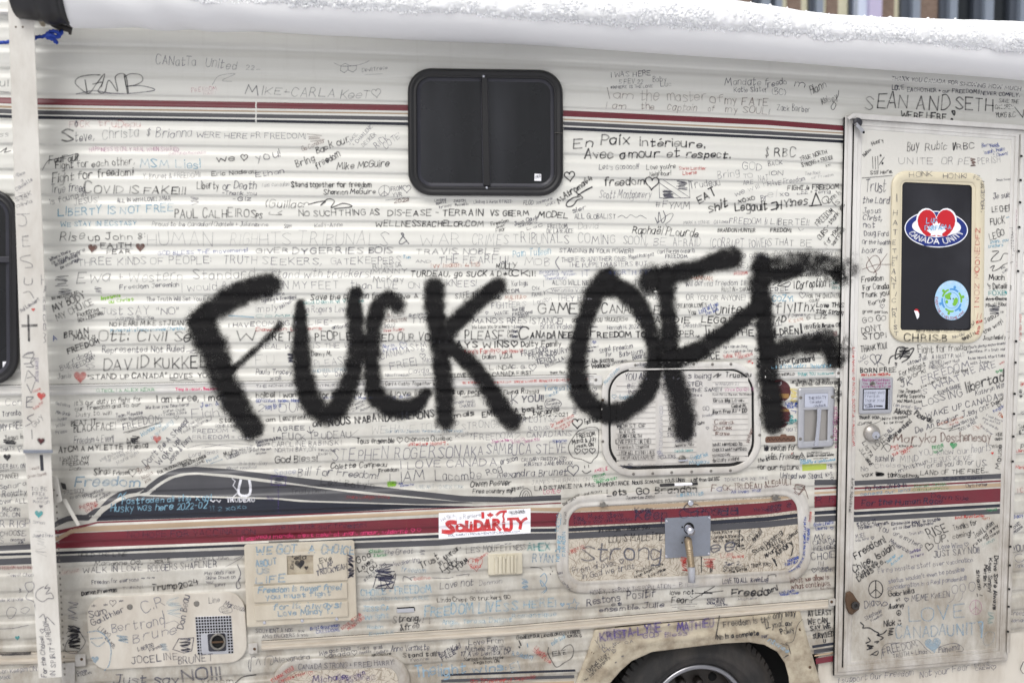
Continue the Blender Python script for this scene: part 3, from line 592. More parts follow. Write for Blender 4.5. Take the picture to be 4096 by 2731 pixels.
# heart ends where the blue band starts
hp[:,1]=np.minimum(hp[:,1],945); flat('sticker_heart',hp,.0230,'sticker_red',st)
he=np.array([(3672,935),(3700,944),(3745,950),(3790,944),(3826,932),(3818,968),(3780,985),(3700,984),(3672,966)]); flat('band_front',he,.0232,'sticker_blue',st)
lf=np.array(leaf(3746,924,43)); lf[:,1]=np.minimum(lf[:,1],946); flat('maple_leaf',lf,.0234,'sticker_white',st)
RX,RY=3807,1201
s2=flat('round_sticker',ell(RX,RY,68,79),.0222,'sticker_sky',o,label='round pale blue sticker with a ring of people round a globe')
flat('sticker_globe',ell(RX,RY,29,33),.0226,'sticker_mid',s2)
flat('globe_face',ell(RX,RY,27,31),.0228,'sticker_sky',s2)
for k,(dx,dy,rx,ry,r) in enumerate([(-16,-14,13,10,.6),(-10,-24,10,6,-.4),(16,4,9,15,.2),(10,16,8,6,.5),(-20,6,6,7,0)]): flat('globe_land',ell(RX+dx,RY+dy,rx,ry,r,14),.0230+k*.00004,'sticker_green',s2)
for k in range(6):
    a=math.radians(60*k-75); c='sticker_green' if k in (1,3,5) else 'sticker_mid'
    flat('figure_head',ell(RX+47*math.cos(a),RY+54*math.sin(a),5.5,6,0,14),.0226,c,s2)
    ang=np.radians(np.linspace(60*k-75-27,60*k-75+27,12)); w_=5+1.5*np.cos(np.linspace(-1.5,1.5,12))
    ou=np.stack([RX+(36+w_)*np.cos(ang),RY+(42+w_)*np.sin(ang)],-1); it=np.stack([RX+(36-w_*.2)*np.cos(ang),RY+(42-w_*.2)*np.sin(ang)],-1)[::-1]
    flat('figure_arms',np.concatenate([ou,it]),.0226,c,s2)
for dx in (-5,6): flat('globe_eye',ell(RX+dx,RY-6,2.2,3.2,0,10),.0236,'navy_vinyl',s2)
flat('torn_sticker',[(3656,1242),(3664,1238),(3672,1243),(3677,1256),(3676,1268),(3669,1277),(3664,1264)],.0240,'sticker_white',o)
flat('torn_edge',[(3656,1242),(3664,1234),(3673,1238),(3678,1252),(3670,1243)],.0242,'sticker_red',o)
# latch, deadbolt, bumper, hold-back
LQ=[(3439,1509),(3573,1507),(3567,1652),(3434,1656)]
la=ring('door_latch',LQ,10,[(0,.019),(1,.027),(4,.029),(11,.029)],'satin_metal',door)
lp=[(3451,1556),(3565,1553),(3562,1637),(3450,1640)]
for k,q in enumerate([[(3446,1516),(3567,1514),(3564,1552),(3449,1555)],[(3443,1640),(3562,1637),(3561,1646),(3443,1649)],[(3441,1550),(3452,1550),(3450,1645),(3440,1645)],[(3560,1550),(3568,1550),(3563,1645),(3558,1645)]]):
    xbox('latch_face',q,.020,.0292+.0002*k,'satin_metal',la,.5)
xbox('latch_cavity',lp,.0195,.0205,'dark_hole',la,.5)
xbox('latch_paddle',[(3455,1558),(3543,1556),(3540,1634),(3454,1636)],.020,.0262,'pale_grey',la,2)
xbox('latch_roller',[(3553,1556),(3562,1556),(3559,1636),(3551,1636)],.020,.0285,'chrome',la,2)
ky=dome('key_cylinder',3491,1535,10,.0292,[(1,0),(1,.003),(.8,.004),(.75,.0025),(.2,.0025)],'screw',la,18)
xbox('keyhole',[(3487,1533),(3496,1533),(3496,1536),(3487,1536)],.031,.0322,'dark_hole',ky,.3)
reg(LQ,0,10,.0300); reg([(3455,1558),(3543,1556),(3540,1634),(3454,1636)],0,1,.0265); REG.append((lambda px,py:np.hypot(px-3491,py-1535)<11,.034))
db=[(34,3488,1732,.0195),(34,3488,1732,.022),(30,3491,1734,.032),(19,3502,1739,.040),(18,3504,1740,.041)]
V,F=loft([(circ(cx,cy,r,28,1,1.03),d) for r,cx,cy,d in db]); dbo=obj('deadbolt',V,F,'nickel',door,smooth=True)
V,F=loft([(circ(3504,1740,16,24),.0412),(circ(3504,1740,15,24),.0425)]); obj('bolt_face',V,F,'chrome',dbo)
V,F=loft([(circ(3504,1746,7,16),.0426),(circ(3504,1746,6,16),.0435)]); kb=obj('bolt_plug',V,F,'satin_metal',dbo)
xbox('keyway',[(3502,1742),(3506,1742),(3507,1752),(3503,1752)],.0434,.0438,'dark_hole',dbo,.2)
REG.append((lambda px,py:np.hypot(px-3492,py-1734)<35,.044))
bq=np.array([(3382,2368),(3398,2362),(3412,2372),(3426,2395),(3440,2412),(3436,2436),(3420,2448),(3408,2458),(3394,2450),(3384,2428),(3379,2398)])
V,F=loft([(bq,.022),(bq*.96+np.array([3410,2410])*.04,.034),(bq*.8+np.array([3412,2412])*.2,.040)]); bp_=obj('door_bumper',V,F,'rusty',door)
V,F=loft([(circ(3421,2420,17,20),.038),(circ(3423,2421,15,20),.052),(circ(3423,2421,8,20),.052),(circ(3423,2421,7,20),.046)]); obj('rubber_tip',V,F,'rubber',bp_)
REG.append((lambda px,py:np.hypot((px-3410),(py-2410)*.7)<36,.054))
xbox('door_seal',[(3374,470),(3381,470),(3338,2700),(3331,2700)],.004,.0135,'gap_black',df,.5)
hb=dome('hold_back',3431,490,19,.026,[(1,-.004),(1,.018),(.85,.022)],'frame_grey',door,20)
xbox('hold_back_lever',[(3416,498),(3428,490),(3460,524),(3452,537)],.040,.050,'satin_metal',hb,3); screw(3455,530,5,.050,hb,'dark_hole'); screw(3423,498,4,.050,hb,'screw')
REG.append((lambda px,py:(px>3410)&(px<3464)&(py>470)&(py<540),.051))
# ---------------------------------------------------------- grab handle beside the door
GH=[(3191,1549),(3340,1544),(3335,1785),(3189,1794)]
gh=ring('grab_handle',GH,14,[(0,.004),(1,.014),(5,.018),(12,.020),(24,.020),(27,.018),(28,.0102)],'satin_metal',HOME)
plate('handle_dish',[(3214,1566),(3325,1563),(3321,1772),(3212,1778)],5,.0045,.0103,'nickel',gh)
xbox('handle_plate',[(3219,1572),(3323,1570),(3322,1629),(3218,1631)],.006,.0175,'pale_grey',gh,1.5)
xbox('handle_bridge',[(3212,1629),(3323,1627),(3323,1637),(3212,1639)],.006,.0215,'satin_metal',gh,2)
V,F=loft([(np.array([(3268,1632),(3285,1632),(3283,1660),(3280,1700),(3276,1740),(3272,1782),(3256,1782),(3262,1740),(3266,1700),(3268,1660)])+np.array([dx,0]),d) for dx,d in ((0,.006),(0,.021),(1,.0235))]); obj('handle_bar',V,F,'chrome',gh)
for x,y in [(3203,1590),(3330,1587),(3202,1755),(3327,1747)]: screw(x,y,7,.019,gh,'screw')
reg(GH,0,14,.0215); 
sheet('seal_gap',3371,3378,poly([(3371,520),(3378,520)]),poly([(3371,1470),(3378,1470)]),'gap_black',HOME,nv=160) if False else None
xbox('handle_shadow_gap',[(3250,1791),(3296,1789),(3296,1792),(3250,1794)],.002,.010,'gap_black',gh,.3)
# round approval stickers, plaque, lime sticker
for k,(cx_,cy_,m) in enumerate([(3118,1564,'brown_sticker'),(3118,1666,'brown_sticker')]):
    a=np.linspace(0,2*math.pi,40,endpoint=False); nr=8
    R=np.linspace(0,45,nr); X=cx_+R[:,None]*np.cos(a); Y=cy_+R[:,None]*np.sin(a); d=relief(X,Y)+.0007
    sk=obj('round_label',P(X,Y,d).reshape(-1,3),gridf(nr,40,True),m,HOME)
    yy=(10,28) if k==0 else (-30,-20)
    sheet('label_band',cx_-38,cx_+38,lambda x,c=cy_,q=yy:np.full_like(x,c+q[0]),lambda x,c=cy_,q=yy:np.full_like(x,c+q[1]),'gold_sticker',HOME,off=.0010)
pl=plate('bronze_plaque',[(3062,1745),(3180,1741),(3184,1766),(3060,1771)],9,.002,.0105,'bronze_plaque',HOME,bev=3)
reg([(3062,1745),(3180,1741),(3184,1766),(3060,1771)],0,9,.0108)
plate('plaque_crest',[(3122,1736),(3146,1735),(3148,1748),(3120,1749)],6,.002,.0100,'bronze_plaque',pl,bev=2)
sheet('lime_label',3209,3306,poly([(3209,1857),(3306,1853)]),poly([(3209,1883),(3306,1876)]),'lime_sticker',HOME)
# paper bumper sticker
sheet('paper_sticker',1755,2122,poly([(1755,2051),(2121,2032)]),poly([(1757,2154),(2122,2131)]),'paper_white',HOME,off=.0010,label='white paper sticker with red brush lettering')
# ---------------------------------------------------------- awning arm, stay, bracket
def beam(name,q,d0,d1,m,parent,bev=3):
    return plate(name,q,5,d0,d1,m,parent,bev=bev,n=3)
arm=beam('awning_arm',[(27,-120),(128,-120),(208,1809),(95,1809)],.105,.140,'arm_white',HOME)
arl=beam('arm_leg',[(99,1806),(204,1806),(249,2706),(155,2712)],.092,.126,'arm_white',arm)
reg([(27,-120),(128,-120),(208,1809),(95,1809)],0,5,.1403); reg([(99,1811),(204,1811),(249,2706),(155,2712)],0,5,.1263)
plate('arm_stop',[(92,1798),(211,1798),(212,1811),(93,1812)],3,.10,.146,'zinc_plate',arm,bev=2)
xbox('arm_slot',[(158,1818),(172,1818),(176,1882),(162,1882)],.120,.1266,'frame_grey',arl,1)
for x,y,r in [(76,8,8),(79,58,4),(63,109,4),(91,109,4)]:
    V,F=loft([(circ(x,y,r,12),.1400),(circ(x,y,r,12),.1408)]); obj('arm_hole',V,F,'rusty',arm)
for y in range(2020,2700,24):
    x=215+(y-1810)*.048; xbox('leg_notch',[(x-2,y),(x+5,y),(x+5.5,y+9),(x-1.5,y+9)],.098,.1015,'screw',arl,.5)
br=plate('stay_bracket',[(209,1900),(232,1908),(250,2004),(214,2016)],8,.02,.09,'arm_white',arm,bev=4)
screw(216,1959,4,.09,br); screw(229,1980,4,.09,br)
plate('stay_plug',[(241,1928),(262,1934),(267,1958),(250,1955)],3,.05,.085,'gap_black',br,bev=2)
plate('stay_link',[(246,1996),(264,1992),(322,2098),(308,2104)],5,.045,.066,'arm_white',br,bev=3)
plate('foot_bracket',[(246,2650),(300,2646),(300,2731),(250,2735)],5,.004,.02,'white_trim',arm,bev=2)
# awning roll
EX=[290,420,1024,1500,2048,2560,3072,3600,4096,4500]; EY=[107,113,131,152,178,209,246,284,323,356]
AR=.078; AD=.125
ex=np.array([130,160,200,250]+list(np.linspace(296,4500,90))); ey=np.interp(ex,EX,EY)
def roll(exs,R):
    b=P(exs,np.interp(exs,EX,EY),AD); n=[]
    for q in b:
        v=q-CAMP; v[0]=0; v/=np.linalg.norm(v); n.append(q+np.array([0,-v[2],v[1]])*R)
    return np.array(n)
CL=roll(np.array([296.,1024,1500,2048,2560,3072,3600,4096,4500]),AR)
def centre(x): return np.stack([x,np.interp(x,CL[:,0],CL[:,1]),np.interp(x,CL[:,0],CL[:,2])+0*x],-1)
X0=CL[0,0]; X1=CL[-1,0]
xs=np.linspace(X0,X1,260); th=np.radians(np.linspace(-150,200,70))
C_=centre(xs); w_=np.clip(1-(xs-X0)/1.0,0,1)
XX,TT=np.meshgrid(xs,th)
R=AR+w_[None]*.0055*np.sin(XX*24+TT*2.6+np.sin(XX*9)*1.6)+.0012*np.sin(XX*7+TT*3)
V=np.stack([XX,C_[:,1][None]-R*np.cos(TT),C_[:,2][None]+R*np.sin(TT)],-1).reshape(-1,3)
aw=obj('awning_roll',V,gridf(70,260),'awning_vinyl',HOME,smooth=True)
c=centre(np.array([X0]))[0]
def xtube(name,xr,rads,c,m,parent,n=40):
    th=np.linspace(0,2*math.pi,n,endpoint=False); V=np.concatenate([np.stack([np.full(n,x),c[1]-r*np.cos(th),c[2]+r*np.sin(th)],-1) for x,r in zip(xr,rads)])
    F=gridf(len(xr),n,True).tolist(); F.append(list(range(n))); F.append([(len(xr)-1)*n+i for i in range(n)]); return obj(name,V,F,m,parent,smooth=True)
xtube('roll_end',[X0-.17,X0-.165,X0-.11,X0-.085,X0-.08,X0-.05,X0-.045,X0-.015,X0-.012,X0+.003],[.05,.062,.066,.066,.076,.078,.073,.073,.081,.081],c,'black_vinyl',aw)
bb=tube('roll_clip',[P(205,98,.10),P(240,110,.10),P(282,118,.09),P(280,140,.085)],[.006,.012,.013,.004],'rubber',aw)
tube('end_bracket',[P(150,60,.10),P(165,80,.09),P(172,100,.06)],[.012,.010,.008],'dirty_cream',aw)
# gutter along the roof edge
gx=np.linspace(-400,4500,60); gt=np.interp(gx,[-400,0,4500],[44,47,260]); 
V=np.concatenate([P(gx,gt+a,np.full(60,d)) for a,d in [(-10,.0),(-10,.02),(0,.024),(7,.02),(8,.012),(12,.010),(14,.0)]]); obj('roof_gutter',V,gridf(7,60),'aluminium_white',HOME)
# ============================================================ blue rope on the awning bracket
rp=[(-120,170,.05),(0,171,.05),(40,168,.06),(120,160,.09),(152,148,.10),(175,146,.11),(200,128,.12),(222,126,.125),(240,136,.12),(246,128,.11),(228,150,.12),(205,140,.13),(190,150,.125),(215,158,.12),(222,168,.115),(228,170,.11)]
loc=tuple(P(210,140,.11))
def tubeobj(name,pts,r,m,loc=None,parent=None):
    k=np.array([P(*p) for p in pts]); n=len(k); t=np.linspace(0,n-1,n*6); i=np.clip(t.astype(int),0,n-2); f=(t-i)[:,None]
    g=lambda j:k[np.clip(j,0,n-1)]; p=.5*((2*g(i))+(-g(i-1)+g(i+1))*f+(2*g(i-1)-5*g(i)+4*g(i+1)-g(i+2))*f*f+(-g(i-1)+3*g(i)-3*g(i+1)+g(i+2))*f**3)
    Vv=[];m_=10
    for a in range(len(p)):
        tt=p[min(a+1,len(p)-1)]-p[max(a-1,0)]; tt/=np.linalg.norm(tt)+1e-9; u_=np.cross(tt,[0,1,0.2]); u_/=np.linalg.norm(u_); w2=np.cross(tt,u_)
        h=np.linspace(0,2*math.pi,m_,endpoint=False)+a*.5; rr_=r*(1+.22*np.cos(3*(h-a*.5))); Vv.append(p[a]+rr_[:,None]*(np.cos(h)[:,None]*u_+np.sin(h)[:,None]*w2))
    return obj(name,np.concatenate(Vv),gridf(len(p),m_,True),m,parent,smooth=True,loc=loc)
rope=thing('rope','blue rope knotted round the awning bracket at top left','rope',loc)
def child(o,root): o.parent=root; o.location=(0,0,0); return o
a_=tubeobj('rope_line',rp[:7],.0055,'rope_blue',loc); child(a_,rope)
b_=tubeobj('knot',rp[6:],.0065,'rope_blue',loc); child(b_,rope)
# ============================================================ marker pen resting on the furnace hatch frame
loc=tuple(P(2715,1937,.03)); pen=thing('marker_pen','black marker pen with white label lying along top edge of lower hatch frame','marker pen',loc)
def seg_(name,xa,xb,r,m):
    a=P(xa,1940-(xa-2640)*.045,.027); b=P(xb,1940-(xb-2640)*.045,.027)
    o=tube(name,[a,a*.95+b*.05,b*.95+a*.05,b],[r*.8,r,r,r*.8],m,None,14); 
    me=o.data
    for v in me.vertices: v.co-=mathutils.Vector(loc)
    o.parent=pen; return o
seg_('pen_cap',2640,2697,.0062,'black_vinyl'); seg_('pen_barrel',2697,2768,.0055,'paper_white'); seg_('pen_end',2768,2790,.0062,'black_vinyl')
# ============================================================ snow on the awning
def vhash(i,j,k):
    h=(i*374761393+j*668265263+k*2147483647//7+k*1274126177)&0x7fffffff; h=((h^(h>>13))*1274126177)&0x7fffffff; return ((h^(h>>16))&0xffff)/65535.
def vnoise(p):
    p=np.asarray(p,float)+1000; i=np.floor(p).astype(np.int64); f=p-i; f=f*f*(3-2*f); r=0
    for a in (0,1):
        for b in (0,1):
            for c in (0,1):
                r=r+vhash(i[...,0]+a,i[...,1]+b,i[...,2]+c)*np.where(a,f[...,0],1-f[...,0])*np.where(b,f[...,1],1-f[...,1])*np.where(c,f[...,2],1-f[...,2])
    return r
def fbm(p,o=4):
    s=0;a=.5
    for k in range(o): s=s+a*vnoise(p*2**k+17*k); a*=.5
    return s
def snowmat():
    m=mat('snow','#fafbfe',.6,var=.005,bump=.2,bs=110,sub=.3); return m
snowmat()
xs=np.arange(X0+.02,X1,.0052)
sy=np.interp(xs,P(np.array([150.,300,700,1024,1250,2048,2560,3072,3600,4096,4500]),np.full(11,100.),.2)[:,0],[-30,-26,-10,2,14,66,96,128,168,208,240])
# angle on the roll where the snow starts
cpx=(xs-0)  # find theta by matching pixel rows
def proj(q):
    v=q-CAMP; f=v@F_; return PW/2+FPX*(v@R_)/f, PH/2-FPX*(v@U_)/f
tg=np.radians(np.linspace(-60,80,141)); C_=centre(xs)
Y=np.stack([proj(np.stack([xs,C_[:,1]-AR*math.cos(t),C_[:,2]+AR*math.sin(t)],-1))[1] for t in tg])
t0=tg[np.argmin(np.abs(Y-sy[None]),axis=0)]; ker=np.ones(25)/25; t0=np.convolve(np.pad(t0,12,mode='edge'),ker,'valid')
nth=96; u=np.linspace(0,1,nth)[:,None]
t0j=t0+.18*(fbm(np.stack([xs*9,xs*0,xs*0],-1))-.5)+.16*(fbm(np.stack([xs*38,xs*0+3,xs*0],-1),3)-.5)
tt=t0j[None]+(np.radians(215)-t0j[None])*u**1.15
tpx,tpy=[280,1024,2048,2700,2990,3072,3150,3250,3400,3600,4096,4600],[-95,-80,-52,-30,2,14,30,47,59,66,80,96]
def topy(t):
    qx,qy=proj(np.stack([xs,C_[:,1]-(AR+t)*math.cos(1.25),C_[:,2]+(AR+t)*math.sin(1.25)],-1)); return qx,qy
lo_=np.full(len(xs),.01); hi_=np.full(len(xs),.25)
for _ in range(22):
    mid=(lo_+hi_)/2; qx,qy=topy(mid); hgh=qy<np.interp(qx,tpx,tpy)+4; hi_=np.where(hgh,mid,hi_); lo_=np.where(hgh,lo_,mid)
top_t=np.convolve(np.pad(mid,20,mode='edge'),np.ones(41)/41,'valid')
al=(tt-t0j[None]); th_=top_t[None]*(1-np.exp(-al/.42))*np.clip(1.15-.15*np.cos(tt-1.3),.6,1.3)
th_=th_*np.clip((np.radians(212)-tt)/.5,0,1)+.001
XX=np.broadcast_to(xs[None],tt.shape)
r0=AR+th_; Pq=np.stack([XX,C_[None,:,1]-r0*np.cos(tt),C_[None,:,2]+r0*np.sin(tt)],-1)
edge=np.exp(-(al/.75)**2)
n1=fbm(Pq*26,5)-.5; n2=np.abs(fbm(Pq*60+9,4)-.5)
r1=r0+np.clip(al*8,0,1)*(.020*n1*(.15+.9*edge)+.014*(vnoise(Pq*15)-.5)*edge+.004*edge)
Pq=np.stack([XX,C_[None,:,1]-r1*np.cos(tt),C_[None,:,2]+r1*np.sin(tt)],-1)
SV=[Pq.reshape(-1,3)]; SF=[gridf(nth,len(xs))]; off=Pq.size//3
# clods along the hanging edge
ico=bpy.data.meshes.new('tmp'); import bmesh; bm=bmesh.new(); bmesh.ops.create_icosphere(bm,subdivisions=2,radius=1); bm.to_mesh(ico); bm.free()
iv=np.array([v.co[:] for v in ico.vertices]); jf=np.array([p.vertices[:] for p in ico.polygons])
for k in range(8500):
    x=RNG.uniform(X0+.05,X1-.02); i=min(len(xs)-1,int((x-xs[0])/.0052)); 
    hang=k<1500
    if hang and vnoise(np.array([x*14,1.,1.]))<.45: continue
    dt=-RNG.uniform(0,.14) if hang else abs(RNG.normal(0,.34)); t=t0j[i]+dt; s=RNG.uniform(.002,.005) if hang else RNG.uniform(.003,.0065)+(.006*RNG.random() if k%6==0 else 0)
    tb=max(0,t-t0j[i]); hgt=AR+top_t[i]*(1-math.exp(-tb/.42))-s*.5*(tb>0)+(.020*(fbm(np.array([x*26,C_[i,1]*26,C_[i,2]*26]))-.5)*.6+.004)*(tb>.1)
    c=np.array([x,C_[i,1]-hgt*math.cos(t),C_[i,2]+hgt*math.sin(t)])
    v=iv*(1+.35*(vnoise(iv*2.1+k*3)[:,None]-.5)*2*.8)*s*np.array([1,1,RNG.uniform(.8,1.3)])+c; SV.append(v); SF.append(jf+off); off+=len(v)
fc=[f for a in SF for f in a.tolist()]
obj('snow',np.concatenate(SV),fc,'snow',None,smooth=True,kind='stuff')
# roof snow
rx=np.linspace(-3.4,3.6,150); ry=np.linspace(.06,2.3,50); XX,YY=np.meshgrid(rx,ry); e=np.minimum(np.minimum(YY-.06,2.3-YY)/.12,1); ZZ=3.262+.075*np.sqrt(np.clip(e,0,1))+.02*(fbm(np.stack([XX*3,YY*3,XX*0],-1))-.5)*e
obj('snow',np.stack([XX,YY,ZZ],-1).reshape(-1,3),gridf(50,150),'snow',None,smooth=True,kind='stuff')
# ============================================================ building across the lot, seen over the snow
BD=-14.0
def bx(px): return P(px,40.,BD)[0]
BL=thing('office_building','tall office building with blue grey mullions and brick reflections behind the snowy awning','building',(bx(3600),14,0))
BO=(bx(3600),14,0)
def bbox(name,xa,xb,y0,y1,z0,z1,m):
    o=box(name,xa,xb,y0,y1,z0,z1,m,loc=BO); o.parent=BL; o.location=(0,0,0); return o
EL=[(0,50,'g'),(50,110,'m'),(110,190,'c'),(190,320,'b'),(320,380,'c'),(380,420,'d'),(420,485,'m'),(485,552,'c'),(552,660,'b'),(660,752,'c'),(752,780,'d'),(780,860,'p'),(860,975,'l'),(975,1000,'m'),(1000,1065,'c'),(1065,1180,'b'),(1180,1222,'c'),(1222,1300,'d'),(1300,1370,'m'),(1370,1392,'d'),(1392,1580,'b'),(1580,1640,'d'),(1640,1710,'m'),(1710,1890,'g'),(1890,1960,'d'),(1960,2040,'m'),(2040,2220,'g'),(2220,2285,'d'),(2285,2360,'m'),(2360,2560,'g'),(2560,2620,'d'),(2620,2700,'m'),(2700,2900,'b'),(2900,2960,'d'),(2960,3040,'m')]
MM={'g':('window_pane','far_glass',.12),'m':('mullion','building_metal',-.12),'d':('mullion','building_dark',.0),'p':('mullion','building_pale',-.2),'l':('column','lavender_column',-.3),'c':('cream_reflection','reflected_cream',.10),'b':('brick_reflection','brick',.08)}  # brick and cream panels: reflections in the panes, built as coloured boxes
for rep in range(-1,1):
    for a,b,k in EL:
        nm,m,dy=MM[k]; s=rep*3040
        bbox(nm,bx(3072+(a+s)/2.2961)+.002,bx(3072+(b+s)/2.2961)-.002,14+dy,14.5,0,14,m)
bbox('facade_core',bx(3072-1*3040/2.2961)-2,bx(3072+3040/2.2961)+2,14.51,24,0,14.3,'building_dark')
for z in (3.9,7.6,11.2): bbox('spandrel',bx(3072-1*3040/2.2961),bx(3072+3040/2.2961),13.92,13.99+.09,z,z+.5,'building_metal') if z<3.0 or z>11 else None
# ============================================================ HANDWRITING
# single-line alphabet, points on a small grid (baseline 2, capitals 8, small letters 6, tails 0); "~" = curved stroke
GL={'A':'0228,2842,1434','B':'0208,~0828372605,~052534332202','C':'~4738180604123243','D':'0208,~082846442202','E':'48080242,0535','F':'480802,0535','G':'~4738180604123243,434525','H':'0208,4248,0545','I':'1218','J':'~3833221203,1848','K':'0208,4804,1542','L':'080242','M':'0218345862','N':'02084248','O':'~28070322434728','P':'0208,~082837362505','Q':'~28070322434728,3351','R':'0208,~082837362505,2542','S':'~4728071634432203','T':'0848,2822','U':'~080412324448','V':'082248','W':'0812365268','X':'0248,0842','Y':'082548,2522','Z':'08480242',
'a':'~352605031222 34,3632','b':'0802,~0526342203','c':'~351605031233','d':'3832,~351605031233','e':'~0434352605031233','f':'~38281712,0636','g':'~351605031233,~36312000','h':'0802,~0516263532','i':'0602,0807','j':'~161100,1817','k':'0802,3604,1532','l':'0802','m':'0602,~0516252 2,~2536465552','n':'0602,~0516263532','o':'~1605031232 35 16','p':'0600,~0526342203','q':'3630,~351605031233','r':'0602,~041636','s':'~351605332202','t':'~18131233,0636','u':'~0603122233,3632','v':'062236','w':'0612254256','x':'0632,0236','y':'0623,3610','z':'06360232',
'0':'~18070312333718','1':'071812','2':'~0718283602,0232','3':'~0818372615,~1535331203','4':'180444,3632','5':'380805,~052534331202','6':'~28060412233 42504','7':'083812','8':'~250718283725031223 3325','9':'~35150718373522',
'!':'0804,0203','.':'0203','\'':'0806',',':'1301','"':'0806,1816','-':'0525','+':'0535,1714','&':'~42171827031234','#':'1217,3237,0444,0646','%':'0248,0706,4342','(':'~18060412',')':'~08161402','/':'0238',':':'0304,0607','?':'~071837251413,1202','=':'0434,0636','$':'~4728071634432203,2921','*':'0446,0644,2723','<':'~2205071826,~2638474522','^':'1716,3736,~04123244','_':'0242','é':'~0434352605031233,1829','É':'48080242,0535,2939','ë':'~0434352605031233,0807,2827','à':'~35260503122234,3632,0928','@':'~28070322434728,2822,2503,2543','~':'~05162435'}
GP={}
for k_,s_ in GL.items():
    L_=[]
    for st_ in s_.split(','):
        cv=st_.startswith('~'); d_=st_.replace('~','').replace(' ',''); L_.append((cv,[(int(d_[i]),int(d_[i+1])) for i in range(0,len(d_)-1,2)]))
    GP[k_]=(max(p[0] for c,st in L_ for p in st),L_)
def cat(p,step,closed=False):
    p=np.asarray(p,float)
    if len(p)<3: n=max(2,int(np.linalg.norm(p[-1]-p[0])/step)+1); t=np.linspace(0,1,n)[:,None]; return p[0]*(1-t)+p[-1]*t
    if np.allclose(p[0],p[-1]): a=np.vstack([p[-2],p,p[1]])
    else: a=np.vstack([2*p[0]-p[1],p,2*p[-1]-p[-2]])
    o=[]
    for i in range(1,len(a)-2):
        L=np.linalg.norm(a[i+1]-a[i]); n=max(2,int(L/step)+1); f=np.linspace(0,1,n,endpoint=(i==len(a)-3))[:,None]
        o.append(.5*((2*a[i])+(-a[i-1]+a[i+1])*f+(2*a[i-1]-5*a[i]+4*a[i+1]-a[i+2])*f*f+(-a[i-1]+3*a[i]-3*a[i+1]+a[i+2])*f**3))
    return np.vstack(o)
def polish(): pass
class Ink:
    def __init__(s): s.V=[];s.F=[];s.C=[];s.n=0;s.lay=[];s.k=0
    def rib(s,p,w,col,a):          # p: Nx2 px, w: width px (scalar / N), a: density
        p=np.asarray(p,float)
        if len(p)<2: return
        t=np.gradient(p,axis=0); l=np.linalg.norm(t,axis=1)[:,None]; l[l<1e-6]=1; t/=l; nrm=np.stack([-t[:,1],t[:,0]],-1)
        w=np.broadcast_to(np.asarray(w,float),(len(p),))[:,None]/2
        p=p.copy(); p[0]-=t[0]*w[0]*.6; p[-1]+=t[-1]*w[-1]*.6
        q=np.empty((len(p)*2,2)); q[0::2]=p+nrm*w; q[1::2]=p-nrm*w
        i=np.arange(len(p)-1)*2+s.n; s.F.append(np.stack([i,i+1,i+3,i+2],-1)); s.V.append(q); s.n+=len(q)
        c=np.empty((len(q),4)); c[:,:3]=col[:3]; c[:,3]=np.repeat(np.broadcast_to(a,(len(p),)),2) if not np.isscalar(a) else a; s.C.append(c)
        s.k+=1; s.lay.append(np.full(len(q),(s.k%40)*.0000035))
    def fill(s,pts,col,a):         # star-shaped filled outline
        p=np.asarray(pts,float); c=p.mean(0); q=[c+(p-c)*f for f in (1,.66,.33,.02)]; n=len(p)
        F=gridf(4,n,True)+s.n; s.F.append(F); v=np.vstack(q); s.V.append(v); s.n+=len(v); cc=np.empty((len(v),4)); cc[:,:3]=col[:3]; cc[:,3]=a; s.C.append(cc); s.k+=1; s.lay.append(np.full(len(v),(s.k%40)*.0000035))
    def build(s,name,parent,m='marker_ink',off=.0014,kind=None,lay=0,depth=None,label=None):
        if not s.V: return None
        v=np.vstack(s.V); d=(relief(v[:,0],v[:,1]) if depth is None else np.full(len(v),depth))+off+lay+np.concatenate(s.lay)
        return obj(name,P(v[:,0],v[:,1],d),np.vstack(s.F),m,parent,ink=np.vstack(s.C),kind=kind,label=label)
INKS={'k':'#1a1a22','n':'#2c2e48','g':'#5c5c66','G':'#86858c','b':'#2b4a9a','c':'#84b0c6','t':'#3f9a9c','s':'#8aa3b4','r':'#c43a34','p':'#d2708a','m':'#b0508f','e':'#2f9a5c','o':'#b8623a','v':'#4a3a7a','l':'#8fc63a','w':'#e8e8ee','h':'#e0457a','B':'#6a4a42','y':'#e5d48a'}
INKS={k:lin(v) for k,v in INKS.items()}
